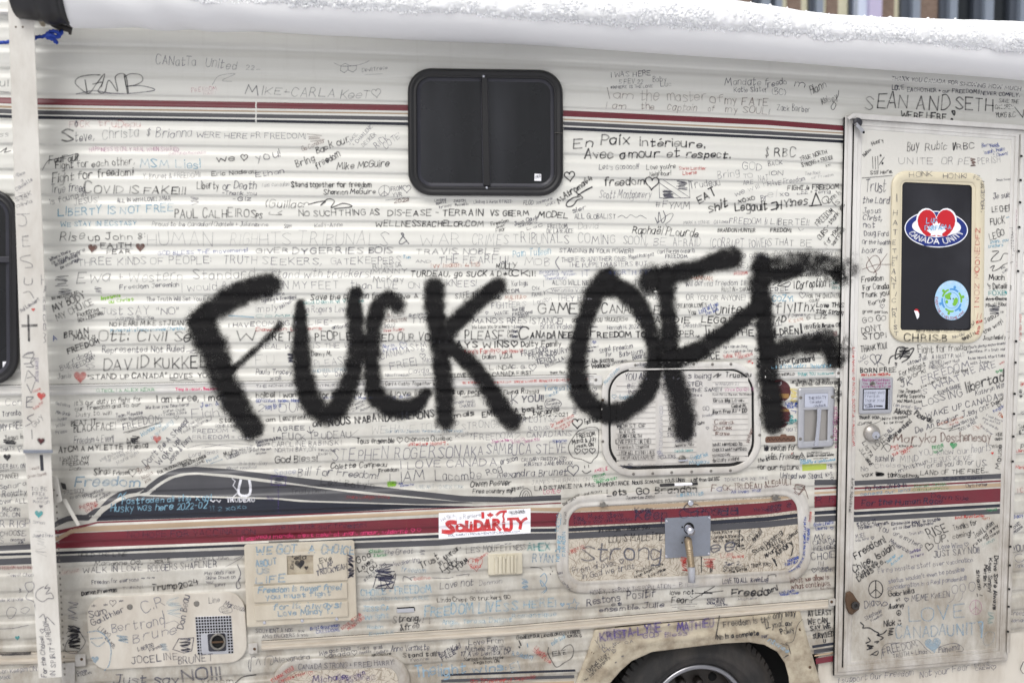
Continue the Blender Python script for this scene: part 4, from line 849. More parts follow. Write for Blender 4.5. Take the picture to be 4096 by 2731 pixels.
def write(ink,text,x0,y0,x1,y1,h,col,a=.9,w=None,R=None,arc=None,bold=False,slant=None):
    R=R or random; ln=math.hypot(x1-x0,y1-y0); w=w or h*.11
    if text.isupper()==False and slant is None: slant=R.uniform(-.05,.22)
    slant=slant if slant is not None else R.uniform(-.04,.14)
    adv=[]; 
    for ch in text: adv.append(2.6 if ch==' ' else (GP.get(ch,GP['o'])[0]+1.7)*R.uniform(.85,1.12))
    tot=sum(adv)-1.5; sx=ln/max(tot,.1); sy=h/6; ux,uy=(x1-x0)/max(ln,1e-6),(y1-y0)/max(ln,1e-6); x=0; jit=.185
    wob=R.uniform(0,6)
    for ch,ad in zip(text,adv):
        if ch!=' ':
            g=GP.get(ch)
            if g is None: g=GP['o']
            by=.35*math.sin(x*.22+wob)+R.uniform(-.25,.25); sc=R.uniform(.84,1.14)
            for cv,st in g[1]:
                pp=[]
                for gx,gy in st:
                    X=(x+gx+R.uniform(-jit,jit)*1.1)*sx; Y=((gy-2)*sc+by+R.uniform(-jit,jit)*1.2)*sy; X+=Y*slant
                    if arc:
                        cx,cy,rx,ry,a0,a1=arc; t=a0+(a1-a0)*X/ln; sg=1 if a1>a0 else -1
                        pp.append((cx+(rx+sg*Y)*math.cos(t),cy+(ry+sg*Y)*math.sin(t)))
                    else: pp.append((x0+ux*X+uy*Y,y0+uy*X-ux*Y))
                wv=w*R.uniform(.78,1.08); av=a*.95*R.uniform(.6,1.1)
                if cv and len(pp)>2: 
                    if np.allclose(st[0],st[-1]): pp[-1]=pp[0]
                    ink.rib(cat(pp,max(4,min(8,h*.14))),wv,col,min(1,av))
                else:
                    for i in range(len(pp)-1): ink.rib(cat(pp[i:i+2],9),wv,col,min(1,av))
        x+=ad
def heart(ink,cx,cy,s,col,a,w,filled=False,rot=0):
    p=heartpts(0,0,s,s*.95,26); c,q=math.cos(rot),math.sin(rot); p=np.stack([cx+p[:,0]*c-p[:,1]*q,cy+p[:,0]*q+p[:,1]*c],-1)
    if filled: ink.fill(p,col,a)
    else: ink.rib(np.vstack([p,p[:1]]),w,col,a)
def scrib(ink,cx,cy,wd,ht,col,a,w,n=14,R=random):
    pts=[(cx+R.uniform(-.5,.5)*wd,cy+(i/(n-1)-.5)*ht*(1)+R.uniform(-.15,.15)*ht) if True else 0 for i in range(n)]
    pts=[((cx+(.5 if i%2 else -.5)*wd*R.uniform(.5,1)),p[1]) for i,p in enumerate(pts)]
    ink.rib(cat(pts,7),w,col,a)
TXT='''
@0
CANatTa|1430,590,1800,610,75|G,75,6
United|1885,615,2170,640,80|G,80,6
22|2260,645,2340,645,40|G,60,5
~|700,865 860,835 1000,855 1180,860 1420,830 1300,790 1160,795|g,85,8
-|700,865 1200,862|G,70,4
~|920,690 830,690 730,710 690,750 710,790 810,860 880,780 960,680 930,800|k,80,9
~|780,735 800,850|k,85,10
~|850,775 940,760 900,840 960,850 1000,740 1080,840 1060,705 1150,690 1180,860|k,80,9
~|1140,690 1170,860|k,85,10
~|1140,710 1200,680 1290,690 1310,740 1250,780 1160,795|k,80,8
~|1950,780 2010,700 2160,680 2040,740 2130,750|G,55,5
FREEDOM|1760,850,1990,830,35|p,55,4
RAFI|1870,875,1980,865,25|p,45,3
M|2250,870,2351,880,100|n,75,9
FUCK|640,1165,820,1165,55|r,45,6
truDeau|905,1165,1285,1165,60|r,45,6
~|700,1115 712,1140 700,1165 690,1140 700,1115|g,80,12
S|570,1315,680,1305,105|k,75,14
teve,|690,1300,870,1285,80|g,80,9
Christa|940,1280,1265,1250,90|g,60,8
$|1345,1245,1380,1245,65|g,75,7
Brianna|1430,1265,1760,1255,75|G,90,7
WERE HERE F|1805,1260,2340,1275,50|G,85,7
HAPPINESS IS ONLY REAL WHEN SHARED|820,1390,1640,1390,38|m,55,6
CHRISTOPHER McCANDLESS|1550,1425,1890,1410,20|m,45,4
~|390,1560 440,1480 520,1460 600,1440 720,1415 690,1470|k,80,7
FaulFaull|450,1500,710,1475,60|k,85,10
-|100,1385 40,1400 60,1360 0,1400|k,80,8
Fight for each other,|510,1550,1240,1510,62|k,82,9
MSM Lies!|1290,1535,1840,1545,75|c,75,10
we|1995,1490,2145,1475,60|k,88,11
h|2242,1450,62|k,85,9
ul|0,795,75,795,60|k,80,9
-|0,840 80,850|k,60,6
ss|0,1255,75,1250,50|g,60,7
@1
IKE+CARLA KeeT|40,870,1040,910,72|g,60,8
h|1105,860,85|g,55,6
~|715,580 775,605 820,585 860,605 930,600 1000,580 1040,560|G,60,4
-|780,610 775,650 810,670 845,645 845,610 780,610|G,70,5
-|845,610 925,605 920,640 890,665 845,645|G,70,5
DevilTrece|975,665,1210,635,32|G,75,5
-|1000,690 1160,680|G,50,4
-|2,640 40,638|G,60,4
R FREEDOM!|5,1270,455,1275,52|G,90,6
Go Canada|425,1390,620,1310,38|B,80,6
Z|545,1270,180,60|B,50,5,8
Back our|560,1410,860,1300,62|k,90,10
JAKE|860,1330,930,1240,30|G,80,5
+ CHARLENE|905,1345,1070,1170,32|G,80,5
DECKER|985,1350,1110,1240,34|g,70,5
RICK|1110,1365,1220,1280,55|G,85,6
COTE'|1190,1370,1330,1260,55|G,85,6
you!|0,1480,230,1440,75|g,90,9
Bring|375,1535,545,1475,62|k,88,10
freedom|560,1555,775,1430,60|k,88,10
Mike McGuire|740,1560,1215,1525,62|k,90,10
@2
I WAS HERE|905,712,1275,695,42|g,90,6
5 FEV 22|985,770,1200,768,38|g,85,6
#WHERE IS THE LOVE|905,815,1295,805,24|n,90,5
Baby|1295,755,1420,750,48|g,90,5
Luc|1365,795,1465,790,42|g,90,5
I|810,918,880,915,115|B,60,7
am|930,905,1095,915,75|B,60,7
the|1180,920,1355,920,95|B,60,7
master|1430,925,1790,925,85|B,60,7
of|1820,945,1935,940,80|B,65,7
my|1955,955,2065,960,75|B,65,7
FATE|2110,970,2351,970,60|B,70,8
I am|850,995,1045,1000,60|B,65,8
the|1185,1005,1310,1005,60|B,60,7
captain|1425,1010,1690,1025,65|B,60,7
of|1800,1025,1855,1025,50|B,65,6
my SOUL|1960,1030,2351,1045,65|B,70,7
Mandate f|1955,780,2351,785,65|g,85,6
Katie Slater|2040,850,2345,845,48|g,85,6
En Paix|565,1355,1080,1325,90|k,92,13
intérieure.|1175,1340,1770,1360,75|k,92,13
Avec amour et|665,1460,1550,1440,80|k,92,13
respect.|1600,1445,2000,1455,65|k,92,13
Let's Gooooo!!!|800,1560,1160,1550,45|g,90,6
Love you're|1235,1560,1500,1548,42|k,85,7
Steve Lanthier|1535,1560,1785,1560,28|r,80,5
GOD|2115,1560,2290,1565,65|G,85,7
$|2325,1440,2351,1440,90|k,85,8
@3
reedo|0,800,165,775,55|g,85,7
m|245,790,320,800,55|g,85,7
(BC)|40,875,160,870,55|g,85,6
Hann|400,870,540,800,70|k,88,7
Kelsey|500,960,640,910,60|k,88,7
~|390,830 385,790 410,800 420,860|k,85,6
~|590,930 625,960 600,1010 580,980 640,890 650,830|k,88,6
Zack Barber|85,1015,385,1030,55|g,85,6
!|5,1055,20,1055,55|g,80,6
THANK YOU CANADA FOR|1135,735,1740,775,34|n,92,7
SHOWING HOW MUCH|1760,785,2320,835,34|n,92,7
LOVE|1140,825,1250,825,42|n,92,8
EACHOTHER + our FREEDOM!!|1280,840,1940,860,32|n,92,7
NEVER COMPLY.|1955,870,2310,890,32|n,90,7
SEAN AND|890,995,1660,1010,130|k,90,12
SETH|1725,1005,2060,1020,115|k,90,12
WERE HERE|1225,1080,1640,1105,55|k,92,12
~|1690,1025 1710,1060 1715,1020 1690,1020|k,95,14
O|1688,1100,10|k,95,8
SAVE THE|2120,940,2305,950,32|k,88,6
CHILDREN|2085,1000,2250,1000,36|k,88,6
YUKG B.C.|2090,1080,2275,1075,40|k,88,6
-|2265,985 2340,1080 2351,1010|k,88,8
RBC|60,1440,250,1440,80|k,90,10
TRUE NORTH|300,1480,540,1410,38|k,88,7
STRONG + FREE!!|315,1540,595,1460,36|k,88,7
BACK|5,1525,135,1510,40|g,80,6
km|535,1535,580,1525,25|k,80,5
NeNee|885,1440,950,1380,28|k,88,6
Henry|960,1340,1060,1300,36|k,88,7
-|960,1440 965,1550|k,80,6
-|985,1440 988,1555|k,80,6
-|1008,1435 1012,1550|k,80,6
-|1068,1445 1020,1515|k,80,7
O|1035,1428,8|k,80,5
O|1052,1500,8|k,80,5
Buy|1280,1385,1385,1380,80|k,85,8
Rubic|1445,1385,1640,1370,70|k,85,8
-|1700,1315 1705,1380 1725,1310 1710,1375|k,92,10
RBC|1735,1370,1890,1365,55|k,88,8
UNITE|1200,1510,1510,1505,62|g,55,7
OR PE|1595,1510,1850,1510,62|g,55,7
PERISH|1930,1510,2130,1490,55|G,55,6
Z|1885,1495,50,70|B,85,10,8
Bern,|1965,1355,2060,1340,35|b,85,6
Heidi,|2045,1355,2125,1345,35|b,85,6
Isaiah, Hailie|1985,1415,2175,1380,32|b,85,6
+ Owen!|2065,1435,2200,1425,32|b,85,6
@4
Mike|130,75,230,25,32|G,70,6
&|190,100,215,100,22|G,70,5
Claudette|150,185,300,90,34|G,80,6
STAK|150,285,290,225,40|g,75,6
Z|215,240,120,70|g,45,4,8
Olivia|155,340,300,290,28|g,75,6
-|130,403 270,395|g,65,6
~|200,403 235,430 240,490 200,510 170,500|g,65,6
-|205,605 260,598|g,70,8
-|200,640 260,640|g,40,6
-|205,612 210,695 275,692|g,60,6
~|280,775 200,790 190,820 280,850 295,885 230,890|g,65,7
~|225,980 225,1040 290,1040 295,990|g,65,7
~|215,1120 270,1110 310,1170|g,70,7
Thal Lambert|180,1305,365,1190,30|g,85,6
H|305,1277,34|r,80
-|258,1325 265,1560|k,90,18
-|198,1418 342,1412|k,90,8
-|200,1430 342,1424|k,90,8
F|380,1040,405,1040,85|g,70,7
REEDOM|398,1060,398,1568,22|g,75,7
Fight for|480,110,840,65,75|k,82,10
freedom!|895,55,1220,40,62|k,85,11
Y. Brunet & FREEDOM!!|1310,75,1840,60,45|G,65,6
Eric Nadeau|1945,50,2351,20,35|k,80,8
True freed|465,205,780,190,75|g,85,8
C|775,200,850,200,95|k,85,13
OVID IS FAKE!!!|865,205,1700,215,65|k,80,11
is found in|465,310,785,235,50|g,75,8
JESUS'|680,315,905,285,50|g,75,8
ALL IN WITH LOVE! JMAR|1075,290,1570,272,35|g,90,7
Z|1790,275,90,60|G,70,6,7
Liberty|1810,165,2010,170,65|k,82,9
or Death|2045,170,2351,165,62|g,90,9
-Thank you|2040,220,2351,225,35|g,90,8
-Giz|2140,280,2310,275,38|g,85,8
LIBERTY IS NOT FREE|535,415,1590,370,68|c,75,11
WE STAY IN ECSTASY|560,510,1250,500,38|c,60,10
PAUL CALHEIROS|1605,430,2351,425,75|k,72,10
Proud to be Canadian!|1395,510,1945,510,40|g,80,6
Chantelle + Julianne|1965,510,2351,510,40|g,80,6
Rise|550,640,770,630,75|k,85,9
up John 8:|815,640,1330,625,58|k,80,9
HUMAN|1355,680,1940,680,115|G,55,6
RIGH|2115,680,2351,680,100|G,50,5
FAITH|925,705,1205,705,38|k,88,12
-|925,715 1222,715|g,70,5
FEAR|980,765,1200,755,36|k,85,10
H|848,718,85|B,95
H|1287,708,85|B,95
Where there|460,830,650,745,28|g,85,8
is love there|480,860,780,735,28|g,85,8
should always|510,880,740,770,30|g,85,9
be courage|560,905,730,820,28|g,85,9
THREE KINDS OF PEOPLE:|715,870,1940,850,65|G,75,8
TRUTH|2055,850,2351,850,65|G,75,7
GOD BLESS THE movement!|1450,775,2270,745,32|b,60,8
Z|570,1010,150,90|n,60,5,12
Z|600,1110,140,60|n,60,5,12
BE RECONCILED|480,1185,720,1125,22|k,80,7
Ewa|705,1030,990,1015,110|g,65,8
+ Western|1085,1025,1670,1005,90|g,65,7
Standard|1775,1000,2340,985,85|g,62,8
Freedom Jeremiah|1100,1090,1640,1060,40|g,90,8
I would|1660,1110,1990,1095,72|G,80,6
Rather|2045,1090,2250,1070,60|G,75,6
Z|905,1090,80,50|G,55,9,8
Appartenons|930,1185,1105,1155,28|l,90,10
au Christ|1000,1215,1225,1190,26|l,85,9
The Truth Will Set You Free|1345,1195,1980,1190,40|g,70,7
MY BODY|495,1295,790,1160,65|k,82,12
MY CHOICE|530,1380,860,1220,60|k,65,10
FREEDOM!|715,1345,905,1290,32|k,85,9
GOY LEBSTHAN|720,1390,945,1320,30|k,85,8
Just SAY|920,1320,1360,1320,72|G,85,7
"NO"|1440,1315,1640,1310,60|G,80,7
Wayne Burke|1060,1370,1415,1365,35|g,75,7
NO FEAR!! MIKE STJEAN|1005,1425,1680,1415,38|k,80,9
Maman Paul La France ensemble Charlotte|1015,1480,1700,1460,30|c,70,7
BRIAN|590,1530,810,1490,48|k,85,12
MAN ^|675,1560,870,1540,45|k,85,12
A|490,1560,520,1550,50|b,80,8
Ott: Civil Se|905,1560,1740,1565,90|k,82,12
~|2100,1330 2200,1335 2330,1345|c,60,12
I HAVE|2090,1435,2340,1425,38|g,80,8
W|2175,1560,2351,1560,95|k,85,12
@5
Ethan|0,60,260,20,40|G,80,9
I am canadian|50,150,300,140,35|G,45,6
Stand together for freedom|325,150,1060,150,48|k,86,11
Shannon McGuire|620,220,1090,210,45|k,86,10
~|1175,135 1130,170 1135,220 1180,235 1225,200 1220,150 1175,135|g,80,5
-|1178,140 1178,232|g,80,5
-|1178,190 1145,225|g,80,5
-|1178,190 1215,220|g,80,5
FROM|1240,190,1340,180,40|g,80,6
YVR|1255,240,1340,235,40|g,80,6
h|1385,170,75|g,85,6
2022|1270,295,1405,280,28|B,85,8
-|1190,272 1410,245|g,70,5
(Guillacr|85,335,480,340,70|k,75,9
~|480,310 560,290 640,280 590,320 660,260 720,280 690,340 800,300 880,330 720,350|k,88,11
PS|0,435,60,435,45|k,75,9
~|130,380 120,400 240,405 200,390 240,370|k,75,6
NO SUCH THING AS|395,420,1130,405,50|k,82,10
DIS-EASE - TERRAIN|1210,415,2090,410,52|k,90,11
VS GE|2150,412,2351,412,48|k,90,11
WELLNESSBACHELOR.COM|1100,510,2090,510,48|k,86,11
anne|0,510,115,510,35|g,75,6
Sam|255,525,325,525,38|g,80,7
Kelly-Anne|540,520,795,510,38|g,65,6
United|1640,285,1740,275,22|g,85,6
against|1655,310,1745,295,22|g,85,6
tyranny|1680,345,1795,325,22|g,85,6
JASON|1815,290,1925,285,22|g,85,6
Paquette|1830,325,1950,315,22|g,85,6
Lindsay & Aaron < FREED|2000,300,2351,295,26|G,80,5
Freedom|2160,505,2320,470,30|k,80,7
over|2215,530,2290,505,25|k,80,6
Fear|2205,570,2290,545,35|k,80,7
HTS|30,680,320,670,120|G,55,6
TRIBUNALS|380,680,1220,685,115|G,55,6
&|1310,680,1410,680,115|g,90,12
WAR|1510,680,1870,685,110|G,55,6
CRIMES|1985,680,2310,680,95|G,60,6
GIVER|0,755,290,750,42|n,60,12
DYGERRIES BOIS|335,760,1260,755,48|n,62,13
TRAVIS NOBLE|1470,765,2240,765,48|n,52,12
SEEKERS,|60,860,600,860,60|G,70,8
GATEKEEPERS|690,860,1340,850,60|G,68,8
Tom|1350,805,1420,805,25|c,80,8
AND|1465,845,1610,845,25|G,55,7
THE FEARFUL|1680,850,2351,850,70|G,75,8
Ivy Isaiah 41:10|1600,890,2055,880,42|o,60,8
MOLL|2205,905,2351,900,60|k,88,9
Stand with truckers!|135,985,1050,975,72|G,85,7
RUSSIA|1075,900,1330,880,40|g,60,9
MANNY|1070,945,1380,935,40|g,60,9
McKay|1075,1020,1360,1020,55|g,60,8
TURDEAU, go SUCK A D*C|1420,970,2351,965,48|k,90,11
ON MY FEET|200,1085,750,1080,65|G,70,7
than LIVE|870,1080,1310,1080,65|G,85,7
ON|1405,1075,1500,1075,55|G,75,7
KNEES!|1750,1065,2020,1060,60|G,80,7
Dave is here|0,1170,260,1140,30|g,85,7
fighting 4 Freedom!|50,1210,370,1170,32|g,85,7
Save the children from this|500,1190,1340,1165,55|k,80,10
ive & s|1330,1175,1550,1165,45|k,80,9
SAFE TRIP|1830,1175,2090,1150,50|k,80,7
Pablo|2150,1175,2250,1180,45|k,85,8
FREI|2265,1130,2351,1125,38|k,85,7
MA|2285,1185,2351,1185,38|o,70,7
FIGHTE|2165,1265,2351,1255,55|G,85,6
imply|0,1300,195,1290,65|G,85,8
Paul Heath|225,1270,350,1190,35|G,75,6
in Rogers Leve|455,1300,840,1290,55|G,80,7
God Damn vi Vomise|440,1225,990,1205,30|t,60,9
COMPLY|0,1345,490,1340,22|t,55,9
COMING TO LIFE|5,1425,670,1410,42|G,80,8
H|690,1380,14|g,80
Dawson Lawler's|0,1470,610,1460,28|r,60,9
antonio|700,1455,850,1430,35|g,85,8
BILL|1210,1345,1330,1330,32|B,70,7
JOHNSTON|1180,1395,1380,1380,28|B,75,7
2022|1180,1440,1275,1435,30|g,70,7
three Truckers|1170,1480,1360,1465,25|r,65,6
@anonon|1405,1340,1570,1320,25|g,85,7
TYR|1425,1400,1590,1395,50|g,80,7
MANDS R|1990,1400,2351,1395,45|g,90,7
h|2118,1305,28|g,70,5
WAGE|2195,1325,2320,1315,30|g,75,6
We Love you truckers -|1985,1450,2351,1440,32|k,80,5
PEOPLE|545,1555,880,1550,75|k,88,11
RE T|150,1560,320,1555,75|k,88,11
ED OUR VOI|1155,1560,1620,1560,70|k,88,12
PLEASE.|1920,1550,2290,1550,80|k,90,12
Ont|2310,1490,2351,1485,30|k,85,6
Can|2310,1530,2351,1525,30|k,85,6
@6
h|530,55,95|k,90,12
M.Atroma64|430,300,745,80,52|k,92,14
~|620,240 560,250 500,300 510,330 560,320 600,270 650,250 590,200|k,92,12
~|600,230 660,190 735,150|k,92,14
freedom|850,135,1220,130,68|k,92,13
h|1285,120,125|k,92,12
-|1350,80 1625,90 1635,250 1355,250 1350,80|g,80,6
Z|1430,215,110,70|g,85,9,22
Z|1560,135,110,80|g,70,6,18
-|1350,110 1550,250|g,80,7
-|1390,85 1630,245|g,80,6
Neighbour!|1265,50,1460,40,38|k,80,7
Liberté|1570,40,1695,30,30|r,80,6
Trudeau|1635,165,1910,130,60|g,80,8
Scott Montgomery|800,250,1270,250,65|G,55,10
Bring|1895,75,2090,35,60|G,55,7
TO|2125,65,2200,65,35|G,75,6
ARE|2125,130,2215,120,35|G,75,6
NAT|2265,95,2351,85,50|G,75,6
we will H|2055,235,2351,130,45|G,60,7
EAT|1720,300,1880,220,70|k,92,15
shit|1810,380,1990,330,75|k,92,15
xoxo|2080,295,2230,265,42|k,88,12
Legault|2050,370,2340,355,75|k,92,14
Br|2290,285,2351,270,60|G,75,9
FLOD|105,310,190,315,38|g,75,6
Annemarie|225,310,370,265,25|G,80,5
Lirette|315,325,400,300,25|G,80,5
#FYMM|1315,335,1625,355,60|g,75,7
ERM|0,415,160,412,45|k,90,11
MODEL|240,425,520,435,52|k,90,12
sier|560,385,680,350,38|g,85,8
ALL GLOBALIST|575,440,950,440,42|g,80,7
~|970,430 1010,410 1050,435 1090,405 1140,430 1180,410 1235,440|g,75,6
~|1315,430 1340,480 1350,380 1380,480 1410,430 1390,370|g,85,8
~|1330,485 1440,400 1480,400 1450,460 1410,490 1420,515|g,80,6
Jean Claude|25,505,240,440,34|g,90,7
Simard|60,520,230,480,30|g,85,7
LaC.|140,545,300,500,22|g,75,6
FREEDOM|330,530,505,530,38|g,80,7
DE LA BEAUCE|320,575,565,570,38|g,70,7
David|610,535,790,530,55|G,50,5
Raphaël PLourde|1105,570,1700,610,70|k,92,10
MARK & CONNIE|1575,490,1815,485,28|G,60,5
Ottawa|1855,485,1980,480,32|G,70,6
FREEDOM !!|1995,485,2340,490,52|G,85,7
BRANDON HUNTER|1890,562,2235,562,34|k,88,8
TRIBUNALS|15,665,520,665,85|G,70,7
COMING|610,665,945,670,80|G,68,7
SOON,|1020,675,1240,680,80|G,68,7
BE|1300,690,1410,690,75|G,68,7
AFRAID|1480,690,1735,695,75|G,68,7
(CORRUPT|1820,695,2130,700,75|G,72,7
POWER|2180,700,2351,700,75|G,72,7
Pam Tulleen|10,790,350,765,62|c,62,9
STANDING IN YOUR POWER!!|435,750,1115,755,36|n,85,7
Carl Perron ontario|1335,760,1675,750,36|n,80,6
FREEDOM|1410,800,1605,800,30|n,85,6
Miguel Rodriguez|1075,810,1305,780,34|n,80,5
y|0,880,50,880,55|k,88,10
MOB|115,870,340,865,65|G,65,7
~|430,790 400,840 435,905|G,90,10
THERE IS ANOTHER ONE:|455,835,1045,825,38|G,85,7
THE PUPPETMASTERS BUT|520,885,1240,870,40|G,85,7
re going|2080,800,2351,790,55|g,75,6
E)|2100,890,2165,900,45|g,65,6
CK!!!|0,965,215,970,50|k,90,11
Brianna|255,945,420,930,26|b,50,6
winning|290,970,430,955,24|b,50,6
Austin|455,940,560,930,22|b,50,5
Kayden|480,965,590,955,24|b,50,6
Shenanigans|305,1000,500,990,25|b,50,6
IT|635,970,710,965,52|b,60,8
WORTH FIG|900,955,1270,950,40|b,55,8
Kurtoglu|0,1060,145,1050,45|g,75,6
OM|0,1120,65,1115,35|g,90,8
I|275,1060,292,1060,65|G,70,6
ALSO WILL NEVE|370,1045,780,1050,42|g,75,8
TO|1120,1050,1180,1050,42|G,70,7
will defend freedom til|1595,1060,2140,1050,52|g,65,7
HANNAH|1650,1000,1840,1005,35|o,75,7
FREEDOM!|2040,955,2165,950,26|r,70,6
~|760,1075 500,1070 340,1085 330,1115 500,1135 760,1110|G,75,5
Veronica Vachon|360,1110,750,1110,32|G,85,5
RUSTIN + SARAH!|1925,1110,2205,1105,35|k,75,6
CYK|190,1100,260,1090,32|g,70,6
FAMILY|185,1155,310,1140,32|g,70,6
London|200,1230,360,1190,40|G,55,6
LITA|0,1180,95,1175,36|o,60,7
h|118,1160,26|o,60,4
THEY HAVE|415,1195,760,1190,52|G,85,7
TO OV|1210,1185,1350,1180,45|G,75,7
OR YOU OR ANYONE!|1600,1185,2140,1190,48|g,65,7
ERS|0,1250,135,1240,45|G,65,6
GAME|245,1310,605,1310,85|k,88,12
CANAD|825,1310,1130,1300,80|k,80,10
E|1300,1315,1365,1315,80|k,80,10
CREATOR LOVES|1510,1260,1790,1250,36|k,78,7
You|1620,1320,1690,1320,45|k,82,8
Lots of Love|1725,1310,1895,1240,42|b,85,8
Dan Ben|1785,1325,1895,1285,30|b,85,7
Unite|1870,1310,2100,1310,80|k,92,12
!|2150,1290,2165,1290,70|k,90,12
from TOBY|0,1290,115,1280,28|g,85,7
FREEDOM!!|5,1330,185,1310,26|g,85,7
2022!|60,1345,150,1335,20|g,80,6
RESISTANCE!|0,1400,465,1405,55|g,85,8
GOD BLESS YOU TRUCKERS|550,1390,1030,1380,34|k,80,7
h|1052,1365,25|k,80,5
MARA|1140,1395,1350,1390,52|k,92,13
DIE|1480,1395,1640,1395,52|k,92,13
LEGO|1740,1390,1950,1395,52|k,92,13
IL|1985,1395,2050,1390,45|k,90,12
Brian Wake|265,1450,550,1450,55|G,85,6
Hannah H. 2022|875,1460,1160,1445,38|n,75,6
Free or Death!!!|1380,1445,1735,1435,38|g,70,6
GOD BLES|2130,1425,2260,1425,30|g,70,6
- London|0,1445,100,1440,26|n,85,5
Ontario|0,1485,50,1485,28|n,85,6
Canada|0,1530,50,1530,28|n,85,6
C|60,1540,155,1540,105|k,92,13
ANADA NEEDS|170,1535,650,1535,58|k,90,14
F|720,1530,780,1530,100|k,92,12
REEDOM TO|785,1530,1230,1525,52|k,90,13
PROSPER...|1350,1525,1720,1525,60|k,88,12
T|1740,1515,1815,1515,95|k,92,12
HINK THE|1810,1515,2215,1515,60|k,88,12
@7
ION|0,45,130,40,40|g,78,7
The Rock|340,45,480,30,28|G,65,5
our Freedom|400,75,600,50,25|G,50,5
HAVE Freedom|0,145,340,90,42|G,80,7
FIGHT 4 FREEDOM|180,180,655,165,38|k,88,11
LEE + Terria|270,215,570,210,35|n,55,10
el|0,245,80,240,70|G,60,6
xo|110,235,190,230,40|G,75,7
~|30,300 80,290 90,340 30,360|k,90,13
HYines|80,360,370,300,75|k,92,14
-|380,325 490,315 440,205 400,325|k,92,12
~|520,240 550,240 555,290 510,300 495,265 520,240|k,85,7
Lynn is|560,300,670,210,42|k,88,8
FREEDOM|460,510,615,375,50|k,88,8
IS|620,330,665,290,40|k,88,8
OURS - thank you|485,640,705,320,42|k,88,8
for your|540,690,660,520,42|k,88,8
sacrifice!|600,690,710,540,38|k,88,8
LIBERTÉ!!|25,495,375,500,55|g,78,8
FREDOM!|22,560,210,562,35|k,90,10
~|280,525 295,550 330,535|G,80,5
S THAT|0,685,235,690,62|g,70,7
BE|300,690,400,695,60|g,65,7
DOWN the Kitchen!|55,785,590,775,45|g,55,6
Candy|0,840,110,825,35|g,45,5
quantifboy|295,970,490,965,36|k,85,7
~|45,1050 120,1010 90,1060 200,1020 190,1060 110,1060|k,85,8
FREE|25,1130,200,1120,50|g,85,8
Corroption|260,1080,530,1060,72|k,88,10
-|240,1015 240,1080|k,88,8
-|570,990 565,1070|k,88,6
Ivan was|585,1040,640,1035,22|t,60,5
here 22|590,1085,660,1080,25|t,55,6
h|315,1145,60|g,80,6
FOR THE CHILDREN!|355,1165,665,1165,36|k,82,6
-COURT|370,1205,475,1200,24|k,82,6
COZY!|40,1200,230,1195,52|c,80,11
fly!|70,1320,250,1310,110|k,92,13
Thx|265,1290,420,1285,85|k,92,12
Love THIS|445,1250,690,1255,38|k,92,11
Stay Strong|440,1305,690,1320,42|k,92,11
from Felix|25,1225,90,1245,20|g,75,5
James|215,1340,345,1335,28|G,90,5
6 Liz|355,1365,545,1355,48|k,85,8
TAD|35,1380,160,1385,48|k,90,12
K SAM|195,1395,325,1380,32|o,60,5
ALL!|40,1430,125,1420,40|g,70,7
ILDREN|50,1505,285,1500,62|k,92,13
-|300,1405 310,1490|k,95,18
LARRY E|330,1435,405,1435,20|k,85,5
FEB 13|335,1455,400,1452,18|k,85,5
Eric Bruce, ON|415,1440,670,1430,36|k,90,10
Stephanie|330,1540,570,1490,48|g,75,7
my AB.|50,1535,135,1530,18|k,85,5
R R|600,1510,630,1510,35|r,60,5
Still Here.|940,38,1140,20,36|k,88,7
-|865,68 1140,45|k,80,6
Trust|895,195,1080,190,105|g,92,9
the Lord|870,295,1110,300,58|g,92,8
Jesus|870,390,1040,390,48|g,92,8
Christ,|870,450,1045,460,48|g,92,8
not|875,520,985,520,48|g,92,8
Doug Ford|885,595,1105,600,48|g,92,8
Or the health|865,670,1125,680,40|g,92,8
board!|865,750,1040,755,48|g,90,8
~|970,780 905,860 930,920 980,930 1030,880 1020,800 970,780|B,75,7
-|865,905 1000,860 1130,860|B,75,6
-|915,790 1000,950|B,75,6
-|1095,760 970,940|B,75,6
Freedom|860,1025,1055,1005,52|k,88,9
For Canada|875,1095,1110,1080,48|k,88,9
Thank you!|860,1165,1115,1140,45|k,88,9
Barbe|930,1235,1080,1200,36|k,85,7
green person|870,1300,1095,1310,28|k,85,7
h|1050,1245,42|g,85,5
GO GO|870,1395,1085,1370,45|k,80,8
DON'T|865,1490,1050,1460,55|k,82,8
STOP!|875,1550,1090,1530,50|k,82,9
HONK|1300,55,1510,50,48|g,92,7
HONK!|1610,70,1825,65,42|g,92,7
PE|1890,75,1945,85,38|g,90,7
NIS|1955,95,1955,160,25|k,85,7
I HOUSE|1985,385,1985,180,30|g,92,7
I|1155,282,1190,282,75|g,92,8
H|1150,410,1190,410,45|g,92,7
A|1150,495,1185,495,42|g,92,7
T|1150,590,1185,590,50|g,92,7
E|1145,675,1170,675,42|g,92,7
T|1145,755,1180,755,42|g,92,7
H|1142,815,1178,815,38|g,92,7
E|1140,870,1165,870,42|g,92,7
A|1135,945,1172,945,45|g,92,7
N|1135,1015,1172,1015,42|g,92,7
T|1135,1080,1170,1080,45|g,92,7
I|1135,1150,1170,1150,45|g,92,7
C|1140,1210,1180,1210,40|g,92,7
H|1140,1285,1175,1285,38|g,92,7
R|1145,1345,1175,1345,45|g,92,7
I|1145,1400,1165,1400,35|g,92,7
S|1155,1455,1180,1455,32|g,92,7
T|1160,1510,1195,1510,40|g,92,7
CHRIS.B|1255,1560,1645,1565,62|k,90,12
I NOZ MOONEDFZ|1935,1260,1945,530,38|r,70,8
//|1920,1360,1970,1345,45|r,65,7
Mike|1920,1410,1970,1380,28|r,80,7
